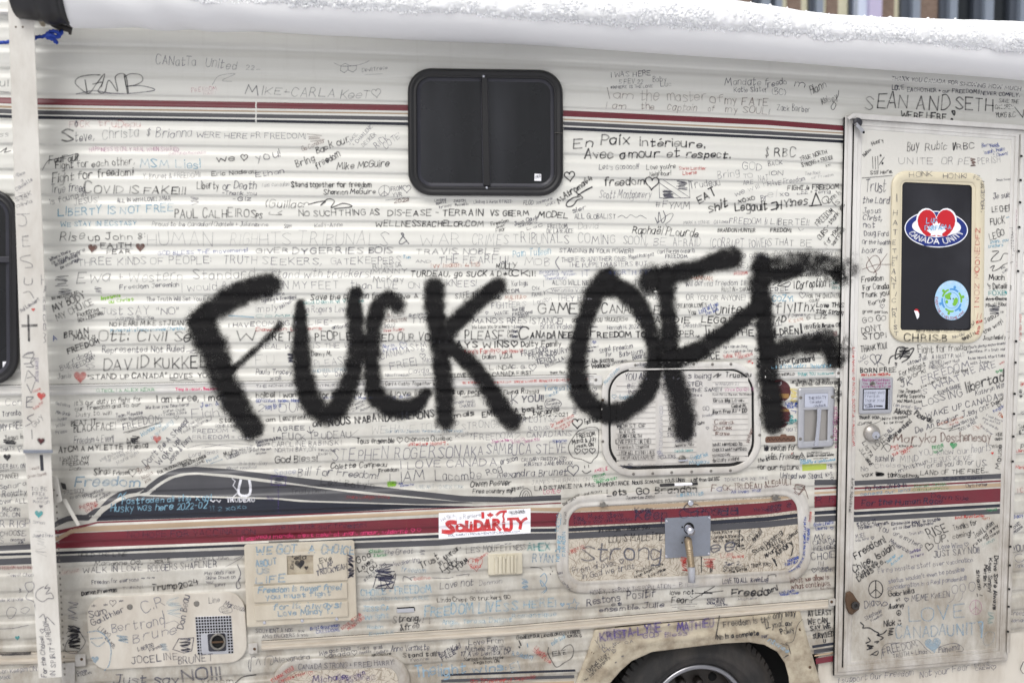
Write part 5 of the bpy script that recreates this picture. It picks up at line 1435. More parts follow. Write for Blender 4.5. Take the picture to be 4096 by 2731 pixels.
Byrne|1935,1500,1950,1430,30|r,80,7
Pascal and Amber Faith in Jesus love|1365,1475,1840,1465,20|k,85,6
you!|1845,1460,1900,1400,28|k,88,7
Nicole|1700,1540,1810,1505,28|g,90,6
H|1800,1545,42|k,92
NATH|1820,1555,1910,1500,38|k,85,7
Je suis|2070,260,2235,240,52|g,95,9
LE CHEF|2060,380,2235,370,52|k,82,9
FUCK|2045,500,2180,480,62|k,82,9
-|2190,430 2240,420|c,90,10
LEGO|2040,635,2170,590,62|k,82,9
FROGINAX|2215,490,2235,740,26|g,75,6
thank you|2040,670,2205,645,28|c,65,8
truckers|2025,710,2160,690,28|c,65,8
~|2060,740 2120,740 2070,790 2050,830 2130,820 2170,760 2250,775|k,88,8
~|2040,890 2080,870 2060,920 2120,900 2170,860 2250,835|k,82,8
JESUS|2140,905,2180,890,15|g,80,4
LORD!|2160,940,2215,905,18|g,80,5
Mach|2030,1005,2175,1000,48|k,88,10
's Detailing|2020,1085,2230,1080,48|k,85,9
FOXE|2030,1145,2180,1140,40|t,72,10
H|2192,1122,40|t,90
Ass Glebe|2005,1190,2195,1190,28|k,85,8
-|2000,1180 2200,1170|k,85,8
Mikaël Rioux|2000,1255,2200,1235,35|k,80,8
Z|2080,1280,100,60|n,80,8,10
Jesus|1990,1400,2120,1330,42|k,82,8
is|2140,1310,2165,1300,20|k,80,6
the way!|1990,1500,2160,1390,38|k,78,8
Jesus healed you|1975,1555,2215,1540,38|k,75,8
SOLIDARITY|2190,1260,2190,1540,22|k,70,6
Jesus Saves|2095,95,2230,85,18|n,75,5
KARLO Johanne et|2278,360,2278,880,9|m,40,4
Marlou was|2330,1560,2325,1320,22|r,60,6
@8
FREEDOM|625,110,915,15,48|k,85,12
Represented Not Ruled|940,100,1690,90,55|g,85,9
~|1710,90 1800,75 1740,100 1850,100 1900,60 1930,100|g,75,7
Burrdogg|560,265,840,110,48|g,70,7
"FREEDOM"|640,270,880,160,40|g,72,8
SS|800,265,870,235,45|g,65,6
DAVID|955,265,1360,235,105|k,78,12
KUKKEE.|1420,245,1930,235,100|k,78,13
Jamie|530,345,650,330,42|n,65,6
H|736,332,118|r,62
"STAND UP CANADA"|805,345,1530,330,42|k,78,11
LOVES|1560,335,1765,330,38|k,80,11
-|1560,350 1640,358 1700,348 1785,355|k,75,8
YOU|1820,330,1945,325,38|k,75,10
O.TEOLI & ALEX KERR|885,462,1420,452,26|e,60,8
God bless|510,575,640,600,28|G,70,6
Tony is cooler, Bessonette|1615,448,2060,440,22|h,80,9
Man Gracie|510,660,640,680,30|G,70,6
Gunter|530,725,620,720,30|G,65,6
Wilde|515,790,600,770,30|G,60,6
Prince|515,850,615,830,32|G,65,6
It's our duty to fight for|680,585,1300,545,42|k,72,8
our freedom and to our|690,635,1290,590,38|k,70,8
Duty to win|700,690,1030,665,40|k,62,8
I am free, I make|1435,560,2120,530,58|k,85,13
We love you teachers!|1335,620,1730,590,30|g,75,7
Karen Dulac|1500,650,1700,630,26|g,75,6
Twana Adonk|1500,680,1720,660,26|g,75,6
h|1620,698,44|g,65,5
Fight|1765,705,2095,670,85|G,75,9
Jen & God|1840,600,2150,570,35|b,70,8
Stand|2015,745,2180,735,42|k,82,9
GODBLESS EVE|1975,785,2230,780,24|g,70,6
FREEDOM = V|1770,835,2230,830,32|G,75,7
FREEDOM = CHOI|1770,890,2330,890,32|G,75,7
BEAT IT|655,775,890,750,42|k,82,9
BLACKFACE!|680,830,1060,800,62|k,75,9
Team Mayette|1065,695,1310,665,32|g,75,8
over Illusion|1080,735,1310,700,28|g,65,7
FREEDOM!|1135,810,1490,725,62|g,80,8
-|1135,835 1490,735|k,70,7
-|1165,838 1460,750|k,65,6
Don't Be A Sheep!|1345,1145,1730,740,55|g,92,10
Wake up!|1465,1135,1660,910,52|g,92,9
Joyce & Tony|1565,1115,1760,890,50|g,92,9
Love you|1710,790,1850,710,28|g,70,6
Todd Williams|1660,850,1910,730,26|g,75,6
Wonderful|1300,870,1480,770,40|c,50,9
is spreading|1400,900,1590,740,35|c,45,8
Freedom 4 Ever!|680,935,1040,915,62|g,80,7
~|1030,860 1040,930|g,70,7
Not|1165,935,1280,925,50|k,85,9
Z|1240,900,90,60|k,80,9,10
H|1442,900,78|r,68
ATCM A MYLETTE|540,1015,1125,985,45|k,76,12
Priesca|1175,985,1360,975,52|k,82,11
I WANT MY|545,1090,825,1085,38|k,75,8
FREEDOM|575,1135,805,1130,38|k,78,9
Don|640,1180,740,1175,32|k,75,8
what you're living|920,1100,1130,1010,30|G,55,6
for nothing stand|980,1110,1240,1000,30|G,50,6
Moral sight|1080,1130,1280,1020,32|G,50,6
Siras|860,1225,1010,1210,62|k,85,12
Friesen|1040,1225,1185,1215,38|k,85,9
h|1215,1205,75|k,75,8
Freedom|690,1325,1280,1325,85|s,82,17
Brad|1280,1215,1380,1160,45|B,75,7
'Alicia|1300,1280,1400,1210,35|B,70,6
Kid|1340,1300,1385,1270,25|B,70,6
FRESCO'|590,1400,770,1385,38|g,60,8
Francois|645,1450,800,1410,30|g,60,7
Pragmatique|770,1440,950,1360,28|g,70,7
There is|835,1445,960,1400,25|g,75,6
Edmonson|890,1470,1015,1395,25|g,75,6
PIERRE|735,1540,890,1490,30|r,70,8
Gagnier|790,1565,910,1500,28|r,65,7
FOR TRUCKING FREEDOM|1455,1215,1760,1090,28|k,78,8
GOD BLESS CANADA|1680,1150,1890,1060,24|k,80,8
COME|1800,1140,1880,1095,20|k,75,6
Husky was here 2022-02|1015,1560,1900,1530,62|c,90,9
Pastfaden all the way!|1120,1490,1940,1450,50|c,90,9
11 2 xoxo|1930,1555,2260,1530,42|c,45,8
~|1080,1430 1110,1390 1120,1420 1160,1380|c,85,8
~|2210,1270 2190,1380 2230,1415 2290,1400 2300,1330 2290,1275|w,92,24
-|2130,1255 2160,1280 2140,1320 2190,1380 2145,1420|w,80,9
TRUDEAU|2085,1470,2340,1465,34|w,90,13
vv|1935,1470,2030,1470,28|w,85,12
Lord Jones|1735,1060,2000,1020,35|G,60,6
Heroes|1905,1110,2010,1060,30|s,70,7
~|1930,1120 2040,1080|s,60,8
MAX|2060,1060,2140,1030,36|k,70,8
Canada|2085,1085,2200,1040,50|g,75,8
Bee was here|2130,1010,2340,985,26|g,65,6
you are|2200,1030,2340,1010,26|g,60,6
it is say|2200,1130,2340,1130,28|G,55,6
abbout vaccines!!|2080,1170,2351,1165,28|G,60,6
~|1720,975 1900,940 2200,970 2320,950 2100,935 1850,975|G,65,5
S|230,210,320,170,105|g,90,9
~|220,120 310,110 280,190 310,230 240,230|g,80,8
A|235,375,320,350,85|g,85,8
-|245,390 285,470 320,370|g,85,8
E|240,600,300,600,90|g,85,8
-|240,560 305,515|g,85,7
~|310,665 250,700 290,740 235,775|g,85,8
Guy|315,790,400,700,50|g,70,6
-|290,810 295,890|g,75,8
H|378,505,80|r,85
Soya|300,470,370,440,22|r,75,6
tata for|315,630,400,560,24|r,60,6
H|375,917,72|k,85
H|376,915,56|r,90
JESUS SAVES|350,370,350,150,26|v,45,9
Z|95,925,140,40|k,85,9,8
H|65,1065,70|k,85
Con|50,590,200,575,50|G,90,7
Toronto|20,685,190,670,42|g,85,8
MY FREE|0,815,205,790,52|g,90,9
Jesus is|40,905,215,890,42|k,80,9
THATS|0,1005,130,990,30|g,80,7
R|180,1010,215,990,50|G,80,6
DER BAY, ON|0,1165,230,1155,36|g,75,7
2021|0,1195,75,1190,18|g,75,6
CHANGE!|0,1260,165,1250,42|k,75,8
Son|0,1350,100,1340,40|g,80,8
ara|120,1340,235,1320,40|g,75,7
Royalty|20,1425,240,1400,50|g,85,8
over ALL|0,1485,245,1475,45|g,85,8
McCann|20,1560,180,1550,42|g,85,8
Sweet|270,1180,360,1165,28|B,55,6
Dream Soyeah|260,1250,430,1220,26|B,50,6
TO BE|285,1368,430,1365,32|g,60,7
FREE|300,1415,420,1410,30|g,60,7
from the|340,1450,440,1440,22|G,60,6
Raleigh|305,1480,450,1480,28|G,60,6
H|375,1515,36|g,90
@9
REAL W|30,65,320,65,42|G,80,7
IS THE W|520,58,870,55,42|G,80,7
Danny M.|510,130,690,130,38|k,82,7
FU|0,210,170,200,80|G,50,6
Z|315,150,60,80|n,90,12,10
PLEASE|540,230,860,200,62|G,60,7
MICHAEL LEPAGE|525,285,840,265,28|s,55,8
h|638,303,45|G,80,5
DAV|730,315,820,310,32|G,75,7
Paula Tracey|0,300,330,300,45|g,90,8
xo!!|130,350,230,345,32|g,90,7
North|1165,60,1275,50,30|b,60,7
& Free|1165,95,1295,70,26|b,60,7
h|1350,38,65|b,60,6
CANADAStM|1150,165,1570,50,58|G,85,7
h|1530,80,32|G,80,5
h|1528,135,52|G,80,6
FREE!|1235,255,1480,215,65|G,85,8
Miche|1535,205,1660,175,50|G,80,7
Claudia|1405,295,1585,275,45|G,90,6
+ Guda|1500,315,1620,305,25|G,80,5
Nikki Freedom|1190,320,1405,315,22|G,75,5
ALWAYS WINS|1615,55,2320,50,55|k,92,14
Dallaire's Familly|1870,120,2195,100,42|r,75,7
h|2225,85,38|r,75,5
we lo|2260,110,2351,100,40|r,75,7
Galen V.D.A|2075,160,2351,155,45|k,88,9
LINDA|2145,260,2351,250,38|k,80,7
E LOVE|1785,325,1925,320,30|k,85,8
- CANAD|2130,315,2351,310,35|k,85,8
THE HONKING WILL|0,418,480,405,20|g,70,8
CONTINUE UNTIL FREEDOM|510,412,1110,398,18|g,75,8
Carl & Cathy Together we stand|1185,400,1790,395,28|k,82,7
BE STRONG|1900,385,2060,382,16|r,85,6
AND STRAIGHT|2150,382,2345,378,15|r,80,5
hoice! I wan|0,515,370,505,48|k,88,12
for my|580,510,760,505,48|k,85,12
My f|900,500,1010,495,48|k,85,12
I love life|1225,500,1560,490,48|k,88,12
t up, people|1800,480,2110,480,42|k,90,12
Elen|2270,485,2351,485,38|k,88,9
GOME! Red, yellow, black|0,555,400,550,28|b,72,8
une avec|615,525,760,520,28|b,55,7
the strong B.C.|900,530,1430,515,26|b,60,7
cosmic Gamache|1900,515,2055,500,18|k,80,4
Canada needs|1800,570,2010,555,28|G,85,6
CHANGE!|1870,605,2010,595,32|G,90,6
2|20,640,70,640,62|G,70,7
Ray Bird|90,625,230,600,42|b,68,8
OUR|215,645,450,640,75|G,85,8
Th|2065,590,2150,590,80|G,75,7
nk|2290,600,2351,580,70|g,80,8
Freedom|870,600,1000,550,26|g,75,6
Zainab|890,640,1000,580,26|g,75,6
suspect|960,640,1080,590,24|g,70,6
am|95,735,170,730,32|k,82,10
Lenzyrenko|220,730,490,705,55|k,78,10
NOUS N'ABANDONNERONS|670,770,1640,690,62|k,90,14
ON|525,780,600,775,45|k,85,13
mais|1825,700,2000,670,42|k,90,14
EMI|2080,695,2190,685,48|k,88,12
I AGREE|155,825,440,805,38|g,90,9
-|490,780 500,840 470,820 500,840 530,810|g,85,7
FUCK TRUDEAU|245,905,870,880,58|g,75,9
!|895,890,915,890,85|g,60,7
WE HAVE TO KEEP|1060,845,1860,800,68|G,42,6
STRONG!!|1890,805,2230,780,60|G,60,7
Sarah & Jacob freedom Sherman|1190,835,1900,830,28|s,50,8
Kelly|1830,880,1990,860,35|g,60,7
FREEDOM|2005,900,2351,890,52|G,70,7
Joanie Bern|2165,930,2351,910,24|m,80,6
Always strong & free|0,935,230,890,26|g,85,8
Gethro|10,965,125,945,24|g,85,8
of Marden|0,1005,140,990,22|g,80,7
alone|0,1035,95,1025,20|g,75,6
CAROLINE BABINSKI|145,965,780,945,42|g,65,8
NORTH BAY,ON|175,1015,550,1000,38|g,62,7
Tous ensemble|925,930,1270,930,48|k,88,10
h|1320,905,55|k,80,7
Chonena Québec|1370,915,1800,905,45|k,86,8
united we stand|1395,955,1700,945,30|r,68,7
1.|1715,950,1765,945,28|r,80,9
STEPHEN ROGERSON|700,1095,1880,1055,105|G,92,9
AKA SAMB|1915,1050,2351,1020,92|G,92,9
Tracy you Thank|570,1000,730,1010,22|g,65,6
Bhairo|575,1045,690,1035,25|g,60,6
God Bless!|175,1115,560,1095,62|k,85,11
Say|25,1130,100,1125,28|G,55,6
Colette Campeau|685,1165,1200,1145,45|k,85,10
I LOVE CANADA|1315,1165,2205,1135,68|G,95,9
Bill for|385,1230,690,1230,72|g,92,9
Freedom!|740,1225,1115,1260,62|g,92,9
Freedom|1130,1200,1315,1185,36|k,85,9
ersc|2250,1130,2351,1100,52|g,90,8
Rog|2125,1225,2260,1180,62|g,90,8
LIAM|1230,1295,1565,1265,100|g,88,9
Lacombe|1650,1275,2070,1260,90|g,88,9
Alex|2215,1250,2351,1235,58|g,90,8
Space|170,1220,365,1215,45|b,40,6
Z|205,1265,110,90|n,70,7,8
-|140,1235 140,1315 270,1315 275,1235 140,1235|v,75,7
-|205,1320 205,1568|v,60,8
Lexi Botyin|595,1310,1080,1345,55|k,55,9
Trudy Deny|320,1395,650,1385,45|k,45,7
Tracy Levingee-tanka|825,1440,1220,1435,32|r,45,6
Z|1245,1305,90,40|l,60,14,10
Just|1305,1310,1350,1310,18|b,75,5
now when free|1325,1330,1450,1315,16|b,70,5
LIVE ART TO NEW YORK|1470,1345,1900,1345,30|s,30,7
Owen Peever|1970,1335,2345,1310,52|k,90,12
Free country my|1990,1390,2351,1385,38|k,85,10
Raz|100,1450,160,1450,35|v,60,6
@A
h|20,22,60|k,88,12
Dalty Family|85,45,450,40,48|k,92,10
FREEDOM|90,135,330,85,48|g,95,8
FROM SUDBURY|155,160,510,100,46|g,95,8
TERRY|225,210,410,165,50|g,95,9
+|345,195,365,190,22|g,90,6
PRISCILLA|315,240,480,165,32|g,95,7
love U!|0,105,100,95,30|r,72,7
C. G.|0,245,130,245,26|g,85,9
h|190,240,68|g,90,6
A FIRST|0,305,180,300,30|k,85,7
Thank You!|345,295,480,290,20|k,88,5
Stand|805,105,905,80,40|g,92,7
For|865,135,915,125,32|g,90,7
Freedom|935,90,1110,55,48|g,92,7
Barb+Norm|990,140,1200,110,42|g,92,7
Bedard|1110,165,1225,150,45|g,90,7
Us Sonya|740,195,930,180,32|k,88,10
Wallace|735,245,900,230,40|k,90,11
Quinnen|870,225,1055,185,32|g,85,7
~|560,140 640,120 600,190 700,170 640,240 710,220|k,70,10
H|755,10,40|b,60
pour la liberté|690,65,800,50,16|n,80,4
Gagnon|680,95,745,88,18|n,85,5
CHOICE|1670,160,1915,155,62|k,88,11
THANK YOU|1940,160,2105,125,32|r,72,7
TRUCKERS!!|2075,165,2210,125,24|r,72,6
CMV|2160,195,2200,185,20|r,80,6
H|2208,198,20|r,90
Big + Kim de Jong|1940,60,2155,50,22|g,85,5
Cory + Kaitlyn de Jong|1945,105,2205,90,22|g,85,5
Keep|2230,90,2285,85,32|k,80,7
Z|2265,200,40,90|k,85,10,8
FREEDOM|1155,228,1290,225,26|g,85,8
SPREAD LOVE! BE|20,378,230,368,16|r,80,6
BENADEB ROCHELAND ONTARIO|250,370,690,352,18|r,80,6
na. Russia|0,475,245,475,42|k,88,10
YOU!!|90,550,290,550,62|g,95,14
K|0,575,45,570,75|g,85,10
Teresa N|295,450,540,440,42|s,85,9
Freedom|315,520,425,470,32|s,75,7
~|320,530 300,570 320,610 380,610 430,600 455,570 430,540 380,525 320,530|g,85,6
Freedom|310,560,400,540,20|g,88,5
Geraldine|315,585,440,570,20|g,88,5
Denis|365,605,430,595,18|g,88,5
A bas la|25,655,275,620,42|k,90,12
tyrannie|190,680,430,640,42|k,88,11
simard|0,690,110,680,28|k,88,8
Shanti|55,715,190,705,26|k,88,8
5-12-2021|250,690,510,680,30|k,88,8
Dr Annie Dubois|365,785,570,685,28|r,68,6
thank you|400,810,560,730,24|r,68,6
xxx|460,810,540,765,22|r,65,6
ILLA LOTYSZ|0,745,405,735,52|G,62,7
(LOTUS)|155,815,345,805,36|G,70,7
CANADIANS|135,880,550,860,45|G,80,9
2|20,900,75,895,62|G,45,6
LOVE|0,930,80,925,22|m,72,6
h|98,895,32|m,65,4
THANK YOU|115,930,255,905,24|m,72,6
Stone|375,930,505,915,24|b,65,9
UCA STEVE|0,1030,490,1020,100|G,95,9
h|600,755,95|k,88,12
Fuck Trud|670,755,790,735,42|k,90,8
~|660,800 600,830 530,930 520,990 560,1060 640,1080 720,1115 745,1085 790,1030 795,900 790,800 720,785 660,800|k,85,7
FREEDOM|598,885,760,860,38|k,90,9
Mandi & Jay|555,940,770,905,42|k,90,8
Levack, ON|575,975,750,955,32|k,90,8
h|600,1008,55|k,90,8
h|670,1008,55|k,90,8
h|738,1005,55|k,90,8
on|0,1095,50,1090,42|g,90,8
CALGARY FREEDOM 2022|85,1100,500,1085,30|g,92,7
KIRSTEY JANE <<<XXX|115,1140,555,1125,30|g,92,7
andra Brunet|0,1240,500,1225,62|g,95,10
h|562,1185,105|g,90,9
~|645,1185 680,1210 725,1185|k,88,10
-|665,1140 670,1160|k,88,7
-|703,1130 705,1155|k,88,7
AMIELIE|760,1200,880,1175,28|p,80,7
FREEDOM|740,1255,860,1225,22|e,80,6
DE QC|755,1280,850,1260,18|e,75,6
BRUNO MORISSET|775,1300,970,1260,20|e,80,6
JAMES THURMAN  ON|180,1310,710,1280,38|G,45,6
LA DISTANCE N'A PAS|210,1365,760,1330,36|k,88,9
D'IMPORTANCE|795,1330,1075,1310,34|k,88,9
NOUS SOMMES TOUS UNIS|1105,1310,1590,1280,30|k,88,9
LISE from QUEBEC|1645,1285,1905,1270,30|k,88,8
TOGETHER WE ARE|1950,1280,2351,1265,26|G,60,6
ass|45,1355,110,1345,30|k,85,8
my|0,1370,35,1365,45|k,85,9
LOVE|290,1395,405,1390,36|p,80,6
h|430,1375,32|p,75,5
~|70,1420 90,1370 130,1345 170,1370 185,1420|k,80,8
~|95,1420 105,1390 130,1365 155,1390 165,1420|k,80,7
~|118,1420 125,1395 138,1395 145,1420|k,80,6
God Always|475,1505,590,1435,24|k,88,7
our Land! All Glory|585,1420,830,1380,22|k,75,5
Lets|875,1415,1050,1405,58|k,90,12
GO|1145,1400,1255,1395,52|k,90,12
Brandon|1315,1390,1700,1380,62|k,90,13
Jayme-Lee Zloty!|1045,1445,1305,1435,26|k,85,6
LIBERTATE!!!|1515,1420,1755,1410,30|c,70,7
F|1830,1370,1870,1370,60|B,85,10
a|1885,1370,1935,1365,52|b,85,9
CK.|1940,1365,2020,1360,48|B,85,9
TRUDEAU &|2040,1355,2351,1340,50|B,80,9
All lives ma!|2010,1395,2285,1375,28|b,75,6
YOU ARE|1035,350,1260,345,58|g,92,9
s being|1620,335,1825,335,48|g,92,9
~|1850,325 1900,290 1880,330 1920,300|k,85,11
Trudeau|1960,325,2190,325,42|k,92,11
in the|1395,345,1530,345,55|g,80,9
BE YO|1060,425,1240,420,36|g,92,8
OWN M|1395,420,1540,415,36|g,85,8
STER|1610,410,1755,405,38|g,92,8
INSPIR|1060,480,1240,475,36|g,92,8
THE SAME!!|1650,460,1925,455,32|g,92,8
WANBUGS 22|1870,400,2085,395,22|G,65,5
Vince Dai Qc <|1955,455,2215,445,26|m,75,5
h|938,505,40|c,55,5
Isabel Pa|985,525,1200,520,38|c,60,7
to all truckers!|1550,505,1745,500,22|g,70,5
so|1400,520,1450,518,28|g,80,6
Kevin Pierce, The man, The Weekend|1845,495,2220,490,18|k,80,5
LIVE|968,585,1095,580,36|k,88,9
L|1435,625,1460,625,42|k,75,8
GO|1755,630,1810,628,40|g,80,6
G|1440,675,1470,672,30|k,75,8
C|1445,725,1470,722,30|k,75,8
G|1447,775,1475,773,32|k,75,8
M|1435,815,1460,812,25|k,75,7
Gros Big Love..|1850,555,2130,548,28|k,90,9
Celine M.|2015,605,2150,600,30|k,90,9
Born free AV + DD|1845,660,2155,645,32|k,90,9
Freedom|1750,695,1845,680,24|G,85,5
a Quinn|1680,765,1765,755,28|k,85,7
Celina.|1860,760,2035,752,36|B,88,9
Derek|1855,810,2020,803,34|B,88,9
Fave|1870,860,2000,855,32|B,88,9
William|2175,930,2215,800,26|B,85,7
h|1795,795,28|g,70,5
WORST OF|965,790,1230,785,32|k,85,9
EVILS|990,835,1130,835,32|k,88,9
SEAN + SALTH!|970,885,1190,880,30|k,85,8
LIVE FREE OR DIE!|955,935,1275,930,34|k,80,8
Freedom is Essential|980,985,1260,975,32|k,72,7
STOP BELIEVING LIES|980,1040,1305,1025,30|k,75,7
FROM GOVERNMENT|1000,1085,1310,1075,32|k,65,7
DICTATORS|1340,1075,1500,1065,30|g,80,7
SYSTEM NEEDS|1425,870,1690,865,28|g,78,7
AGENDA|1500,920,1620,915,26|g,78,7
Jeanette Miller|1490,965,1675,955,26|k,80,6
Darnelle Acoda|1495,1015,1660,1005,22|t,70,6
WHAT HAPPENED TO|1845,955,2110,950,24|k,88,8
CHOICE? WHAT HAPPENED|1845,1005,2155,995,24|k,85,7
TO FREEDOM?|1840,1055,2005,1045,22|k,82,7
-Brittany Weiland|1840,1105,2085,1085,32|k,88,6
COMMUNIQUE|1355,590,1355,1050,26|b,40,6
h|1347,1020,30|b,55,5
v.S.|1000,1160,1130,1150,36|n,75,11
Jimmy|1140,1150,1400,1140,28|G,40,6
Gabriel|1645,1085,1800,1050,40|c,65,9
Mageau|1630,1125,1810,1110,34|c,65,8
Jillian Dulane|850,400,990,250,28|c,55,6
h|755,440,42|G,85,6
Lu|755,500,790,490,30|g,75,6
Z|580,640,60,50|g,50,7,8
Freedom R|2320,1000,2351,998,45|k,88,9
the k|2260,1105,2351,1095,42|k,88,9
for|2255,1175,2330,1170,42|k,88,9
Keep|1130,1568,1300,1568,50|n,60,12
C|1580,1560,1720,1560,70|n,60,12
anada|1700,1560,2080,1555,50|n,60,11
The Sun|2220,1560,2351,1550,32|n,60,8
@B
Higher|85,210,210,190,45|k,85,10
Corobbard|230,205,430,175,50|k,92,12
this is a free Cuntry|0,245,355,235,35|c,85,8
The Hershel<|385,245,575,235,35|c,80,8
MY WORLD|60,315,245,305,20|k,88,8
THANK YOU|270,315,435,305,26|t,85,7
Priscilla Gourmet|455,305,605,298,18|t,85,6
Let's Rumble - MAY THE TRUTH|210,382,565,365,28|k,90,7
SET US FREE - OUR TRUCKER|255,408,600,390,25|k,90,7
Hero's|612,395,678,385,35|k,88,7
Love|615,415,665,412,26|k,88,7
U|625,445,645,445,20|k,88,7
Carry|612,475,675,470,28|k,88,7
JACOB|615,500,678,495,22|k,88,7
~|640,510 620,525 650,525 660,545 640,550 640,520|k,85,6
André|155,585,265,580,30|b,90,8
Bouchy|180,610,270,605,28|b,90,7
-|210,630 260,640 250,655|b,85,6
Z|235,490,70,110|y,80,8,22
LYNDA PEARSON|625,905,635,600,26|m,75,6
SO FREE... XOXO|640,975,655,665,24|m,75,6
Z|215,710,40,70|t,65,10,12
FREEDOM|185,765,265,730,22|t,75,7
MINDATE|165,825,265,815,30|G,65,6
reedom for|0,1000,255,995,55|k,88,10
kids. Freedom|0,1085,290,1075,55|k,88,10
our future.|0,1180,285,1175,48|k,85,10
United we|110,1250,340,1255,45|g,95,9
Stand.|370,1255,500,1250,45|g,95,9
K+S|535,1240,595,1230,32|g,90,7
h|590,1255,28|g,80,5
-|222,1020 215,1035|r,85,8
TB|550,1165,590,1160,38|n,75,6
Thank you|290,1105,395,1098,24|c,80,7
freedom for all Syble&Deschault|295,1125,620,1090,20|c,80,7
LEGAULT|5,1330,220,1310,50|B,80,9
~|250,1310 330,1340 370,1440|B,80,8
~|240,1380 280,1400 340,1330 260,1310 250,1370 300,1400|B,75,8
-|230,1345 340,1360|B,75,8
-|340,1320 280,1410|B,75,8
R|445,1480,500,1480,55|n,55,9
hi|560,1470,610,1470,55|n,50,9
manager|0,1530,130,1510,35|n,60,7
FREEDOM|0,1565,120,1555,28|n,60,7
Z|190,1500,60,50|n,55,6,8
Lisa Nelson < NOVA SCOTIA FREEDOM|778,55,775,960,20|r,80,6
THANK YOU!|855,95,1090,60,52|k,85,9
h|985,165,100|g,88,8
K|1010,230,1070,210,85|g,88,8
BORN FREE|850,285,1180,275,40|k,90,10
MARY & ALAN - FREEDOM|858,315,1105,308,18|r,85,7
H|1117,305,18|r,90
~|1110,200 1130,140 1220,110 1170,160 1190,60 1260,60 1210,160 1260,100 1340,60 1290,150 1230,190|k,92,12
Z|1255,100,110,90|k,85,11,12
Z|1175,205,35,30|k,80,6,6
April|850,160,900,135,24|G,60,5
Deschenes|840,195,925,140,18|G,60,4
h|903,195,36|G,65,5
Fight for|1380,105,1640,95,68|k,70,8
freedom|1655,85,1860,75,58|k,70,8
w/o giving experimental|1865,60,2210,20,22|g,88,6
injections. If u truly want|1830,105,2200,75,24|g,88,6
to be saved, start talking|1840,165,2205,135,24|g,88,6
with Jesus.|1860,210,2035,190,24|g,88,6
ottawa em|1285,215,1465,160,32|g,85,7
Z|1400,130,34,34|g,85,7,6
A HASTY P. WAS|1505,160,1800,140,38|g,70,7
HERE!|1490,210,1595,205,32|g,75,7
Jegor Hugh|1605,210,1760,180,26|g,75,5
FREEDOM|1480,250,1610,240,30|g,75,7
FREEDOM|1420,380,1840,230,62|G,95,9
For My|1215,325,1340,265,45|k,72,8
Right|1350,270,1450,220,45|k,72,8
2 work!|1225,370,1450,280,42|k,75,8
"12|1205,370,1230,350,30|k,75,8
JK|1220,420,1320,395,62|g,92,10
WHAT|1530,440,1780,340,60|G,95,9
WE|1800,320,1905,270,60|G,95,9
ARE|1945,275,2100,225,60|G,95,9
Tyler Nagai|1700,300,1835,265,20|k,80,6
Love + Light I'm Irving|1410,425,1640,330,20|k,78,6
IS|1400,485,1465,470,50|G,90,8
EVANS GAGNE|1570,485,1775,410,30|g,92,7
LOSSING|1420,590,1790,490,62|g,85,9
libertad|1830,465,2180,350,85|k,92,14
Kathryn Wiltz|1910,495,2200,405,40|g,80,7
WAKE UP CANADA|1455,700,2110,530,50|g,82,9
PAR|2125,510,2165,490,25|g,80,6
Dawson|2065,595,2200,500,32|k,85,8
h|2120,585,36|k,80,6
H|2105,280,34|e,70
H|2140,268,34|e,70
~|2165,250 2175,380|k,90,11
us are in deed|2130,210,2205,175,18|r,60,5
The Janssen|1195,470,1390,468,32|k,80,8
Family Supports|1190,510,1440,515,30|k,80,8
you! Much Love|1185,555,1410,560,28|k,80,8
I am proud - Sara|1150,590,1405,625,26|G,90,6
Alexis|1155,660,1310,670,52|k,92,13
Plourde|1340,670,1500,750,48|k,92,13
THANK YOU|845,710,1015,705,26|k,82,8
Thank you|835,712,1010,708,32|k,60,6
~|1010,685 1040,720 960,755 900,735 860,765 820,760|k,75,5
flavie|830,765,950,750,24|k,70,6
Were supposed|1050,720,1280,700,28|k,80,7
to be free!|1065,755,1240,745,20|k,80,7
De An Bodnar J.|1360,840,1830,680,48|g,85,9
Bay Ont|1850,680,2030,610,45|g,85,8
Gisele Lalonde|1560,770,1790,700,22|o,50,6
Liberté|1655,775,1750,745,20|r,50,5
~|1490,830 1540,790 1620,800 1700,790 1660,820 1760,790|k,80,6
Keena TERRY ELLIS|1700,790,1925,700,22|g,80,6
GOD WINS!|1765,825,1910,745,30|g,60,6
I was born|2000,680,2150,740,20|G,80,5
free and I will|1970,710,2130,760,20|G,75,5
live and die|1985,745,2110,810,20|G,75,5
free forever|1950,780,2060,860,20|G,70,5
Thea|2105,675,2175,705,32|o,75,8
Bengstal|2075,650,2185,590,24|b,65,7
~|1900,770 1950,800|o,50,6
EVA|1890,815,1970,790,35|o,35,6
LOVE|985,990,1085,900,48|k,75,8
to ALL|1080,875,1160,800,38|g,85,7
united we stand|1110,920,1320,740,42|k,90,10
-|1090,890 1320,735|g,75,5
~|1100,930 1050,930 1100,1010 1130,960 1080,940 1040,990|k,75,7
Maryka|1150,930,1530,925,82|B,72,12
Deschenesoy|1590,920,2050,910,78|B,68,12
Josee|1125,980,1195,960,24|r,75,6
Jul|1155,1000,1200,985,28|r,75,6
Vank Teck York|1150,1050,1330,970,24|r,72,6
ONT.|1230,1035,1300,1010,30|r,75,7
Kinky Albino|1205,965,1395,965,20|k,75,6
FREEDOM|1515,990,1615,970,30|e,65,8
Susan Scott|1520,1025,1610,1000,22|e,60,6
H|1703,957,68|e,85
hearts|1870,1020,2050,1000,72|G,75,7
YOU know our|1390,1045,1850,1020,48|G,70,7
JESUS KEVIE|1480,1110,1870,1080,40|G,55,7
MIND|1215,1110,1380,1095,60|G,55,8
